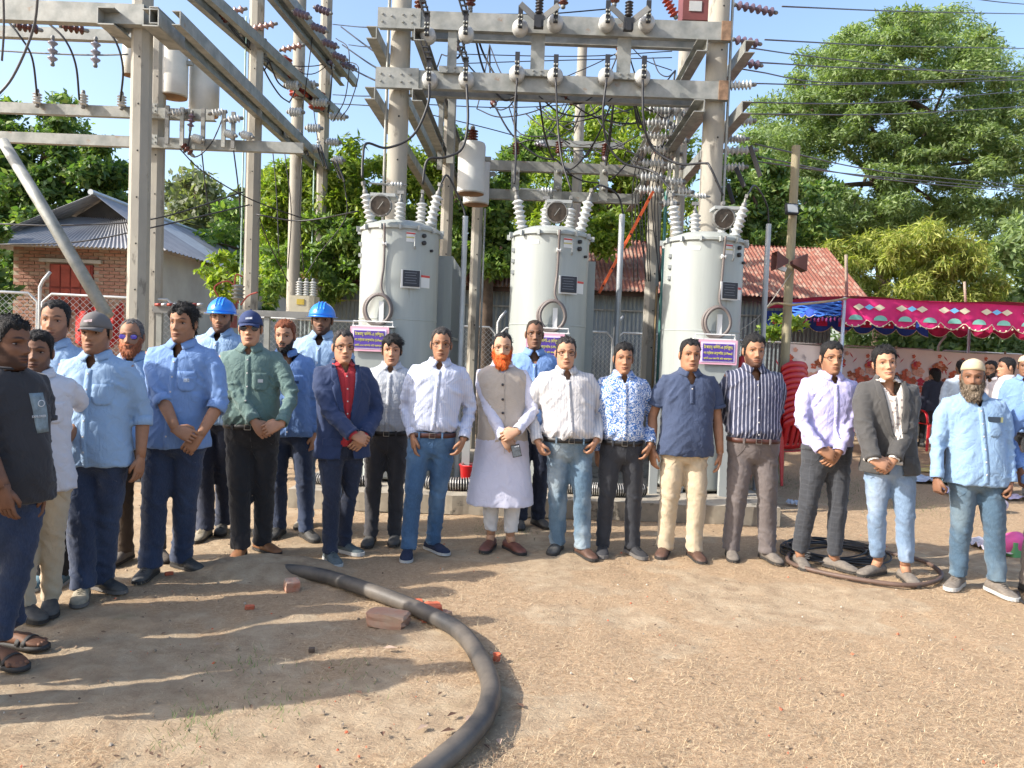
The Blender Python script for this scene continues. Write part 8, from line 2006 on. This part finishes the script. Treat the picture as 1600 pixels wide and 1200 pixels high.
p = person('elderly man in cream skullcap with long greying beard and sky blue shirt', [(1492, 918, -46), (1564, 930, 6)], (1522, 562), -8, -28, 0, 0,
    {0: ('fist', (1464, 764), -.05), 1: ('fist', (1578, 770), -.10)}, SK['dark2'], dict(browc=(.3, .28, .26), jaw=1.05), dict(t=.008, side=.007, c='grey', nl=80), dict(t=.008, c='mix', len=.022, L=.020, nl=1500, nomous=False),
    shirt(blue_d, hem=.465, v=.775, pocket=1, sleeve='long'), None, dict(m=denim_teal, hem=.085, w=1.05), dict(kind='sneaker', m=taupe_shoe, sole=sole_pale), 'topi', None, 1.12, .5, extras=(pocket_papers,))
p.capc = ('topi', 0)
p = person('man in blue shirt and khaki trousers cut off by the right picture edge', [(1612, 930, -10), (1668, 936, 10)], (1654, 560), -4, -4, 0, 0,
    {0: ('hang', (1598, 752), .04)}, SK['dark2'], {}, dict(t=.015, side=.007, c='black'), None, shirt(blue_c, hem=.47), None, dict(m=cloth('khaki_grey', (.19, .155, .13)), w=1.05), dict(kind='loafer', m=leather_dusty), None, None, 1.06, .3)
# --- distant people near the canopy
p = person('man in dark suit seated on red chair with his back turned', [], (1461, 584), 186, 178, 0, 0,
    {0: ('lap', None), 1: ('lap', None)}, SK['mid'], {}, dict(t=.014, side=.008, c='black', nl=100), None, shirt(white_sh, hem=.5), dict(m=cloth('suit_ink', (.014, .018, .035)), hem=.47), dict(m=black_tr), dict(kind='loafer', m=leather_dusty), None, None, 1.0, .2,
    root=(P(1461, 584, 12.2).x, 12.2, .62-.42), height=1.30, sit=True, hs=1.28, z0=.20)
BGP = dict(sleeve='long')
def bgman(label, x, y, Yd, yaw, hyaw, sk, sm, tm, hair, beard=None, gear=None, glasses=None, h=None, **k):
    q = P(x, y, Yd); return person(label, [], (x, y), yaw, hyaw, 0, 0, k.pop('hands', {}), sk, k.pop('face', {}), hair, beard, sm, None, dict(m=tm), dict(kind='loafer', m=leather_dusty), gear, glasses, 1.0, .3, root=(q.x, Yd, 0), **k)
bgman('distant man in pale blue-grey shirt by the banner, back turned', 1504, 562, 10.6, 150, 160, SK['dark2'], shirt(cloth('pale_blue_far', (.40, .47, .55)), hem=.47), black_tr, dict(t=.015, side=.010, c='black', nl=100))
bgman('distant bearded man with glasses in pale shirt facing left by the banner', 1550, 563, 10.4, -40, -55, SK['mid'], shirt(cloth('pale_rose_far', (.55, .48, .46)), hem=.47), char_tr, dict(t=.015, side=.008, c='black', nl=100), dict(t=.007, c='black', nl=60), glasses='dark')
bgman('distant black-haired man in light grey shirt seen from behind, looking left', 1574, 558, 9.4, -125, -95, SK['fair'], shirt(cloth('pale_grey_far', (.56, .54, .56)), hem=.47), char_tr, dict(t=.018, side=.010, c='black', nl=150))
bgman('distant man in white skullcap cut off by the right edge', 1603, 556, 9.0, -30, -30, SK['dark2'], shirt(blue_a, hem=.47), black_tr, dict(t=.008, side=.006, c='black', nl=60), gear='topi')
# three onlookers just outside the left edge: only their shadows reach the picture
for i, (X_, Y_, lb) in enumerate(((-2.45, 2.86, 'onlooker in a pale shirt just outside the left edge, nearest the camera'), (-2.92, 3.14, 'onlooker in a dark shirt just outside the left edge, middle of three'), (-3.30, 3.55, 'onlooker in a blue shirt just outside the left edge, furthest of three'))):
    person(lb, [], (0, 500), 70, 75, 0, 0, {}, SK['mid'], {}, dict(t=.014, side=.008, c='black', nl=0), None, shirt((white_sh, tee_black, blue_a)[i], hem=.47), None, dict(m=black_tr), dict(kind='loafer', m=leather_dusty), None, None, 1.05, .3, root=(X_, Y_, 0), height=1.66+.04*i, group='onlookers outside the left edge')
for p in PEOPLE:
    if not hasattr(p, 'capc'): p.capc = ('none', (.1, .1, .1))
t0 = time.time()
for p in PEOPLE: phase1(p)
flush_queue(); print('remesh', time.time()-t0)
for p in PEOPLE: phase2(p)
print('people', time.time()-t0)
# the phone the vested man holds
p = PH_MAN; Sh, El, Wr, fd, back, curl, kind = p.arm[0]
q = Wr+fd*.09+Vector((.035, -.035, -.02)); mb = MB(); rm = Matrix.Rotation(-.25, 3, 'Y')
mb.box((0, 0, 0), (.066, .010, .090), 0, rm); w = p.rootobj.matrix_basis
o = mb.build('mobile_phone', mat('phone_black', (.015, .015, .018), .25, var=0), None, loc=Matrix.Rotation(p.yaw, 4, 'Z') @ q + p.root, label='black mobile phone held in the hand of the man with the orange beard', cat='phone')
mb = MB(); mb.box((0, -.0058, 0), (.057, .002, .080), 0, rm); mb.build('screen', mat('phone_screen', (.10, .12, .14), .15, var=.3, vscale=60), o)
for zz in (-.012, 0, .012):
    mb = MB(); mb.lathe([(.005, 0), (.0055, .002), (.001, .003)], rm @ Vector((.012+zz, -.0070, .030)), (0, -1, 0), 10); mb.build('camera_lens', mat('lens_pale', (.4, .42, .45), .2, var=0), o)
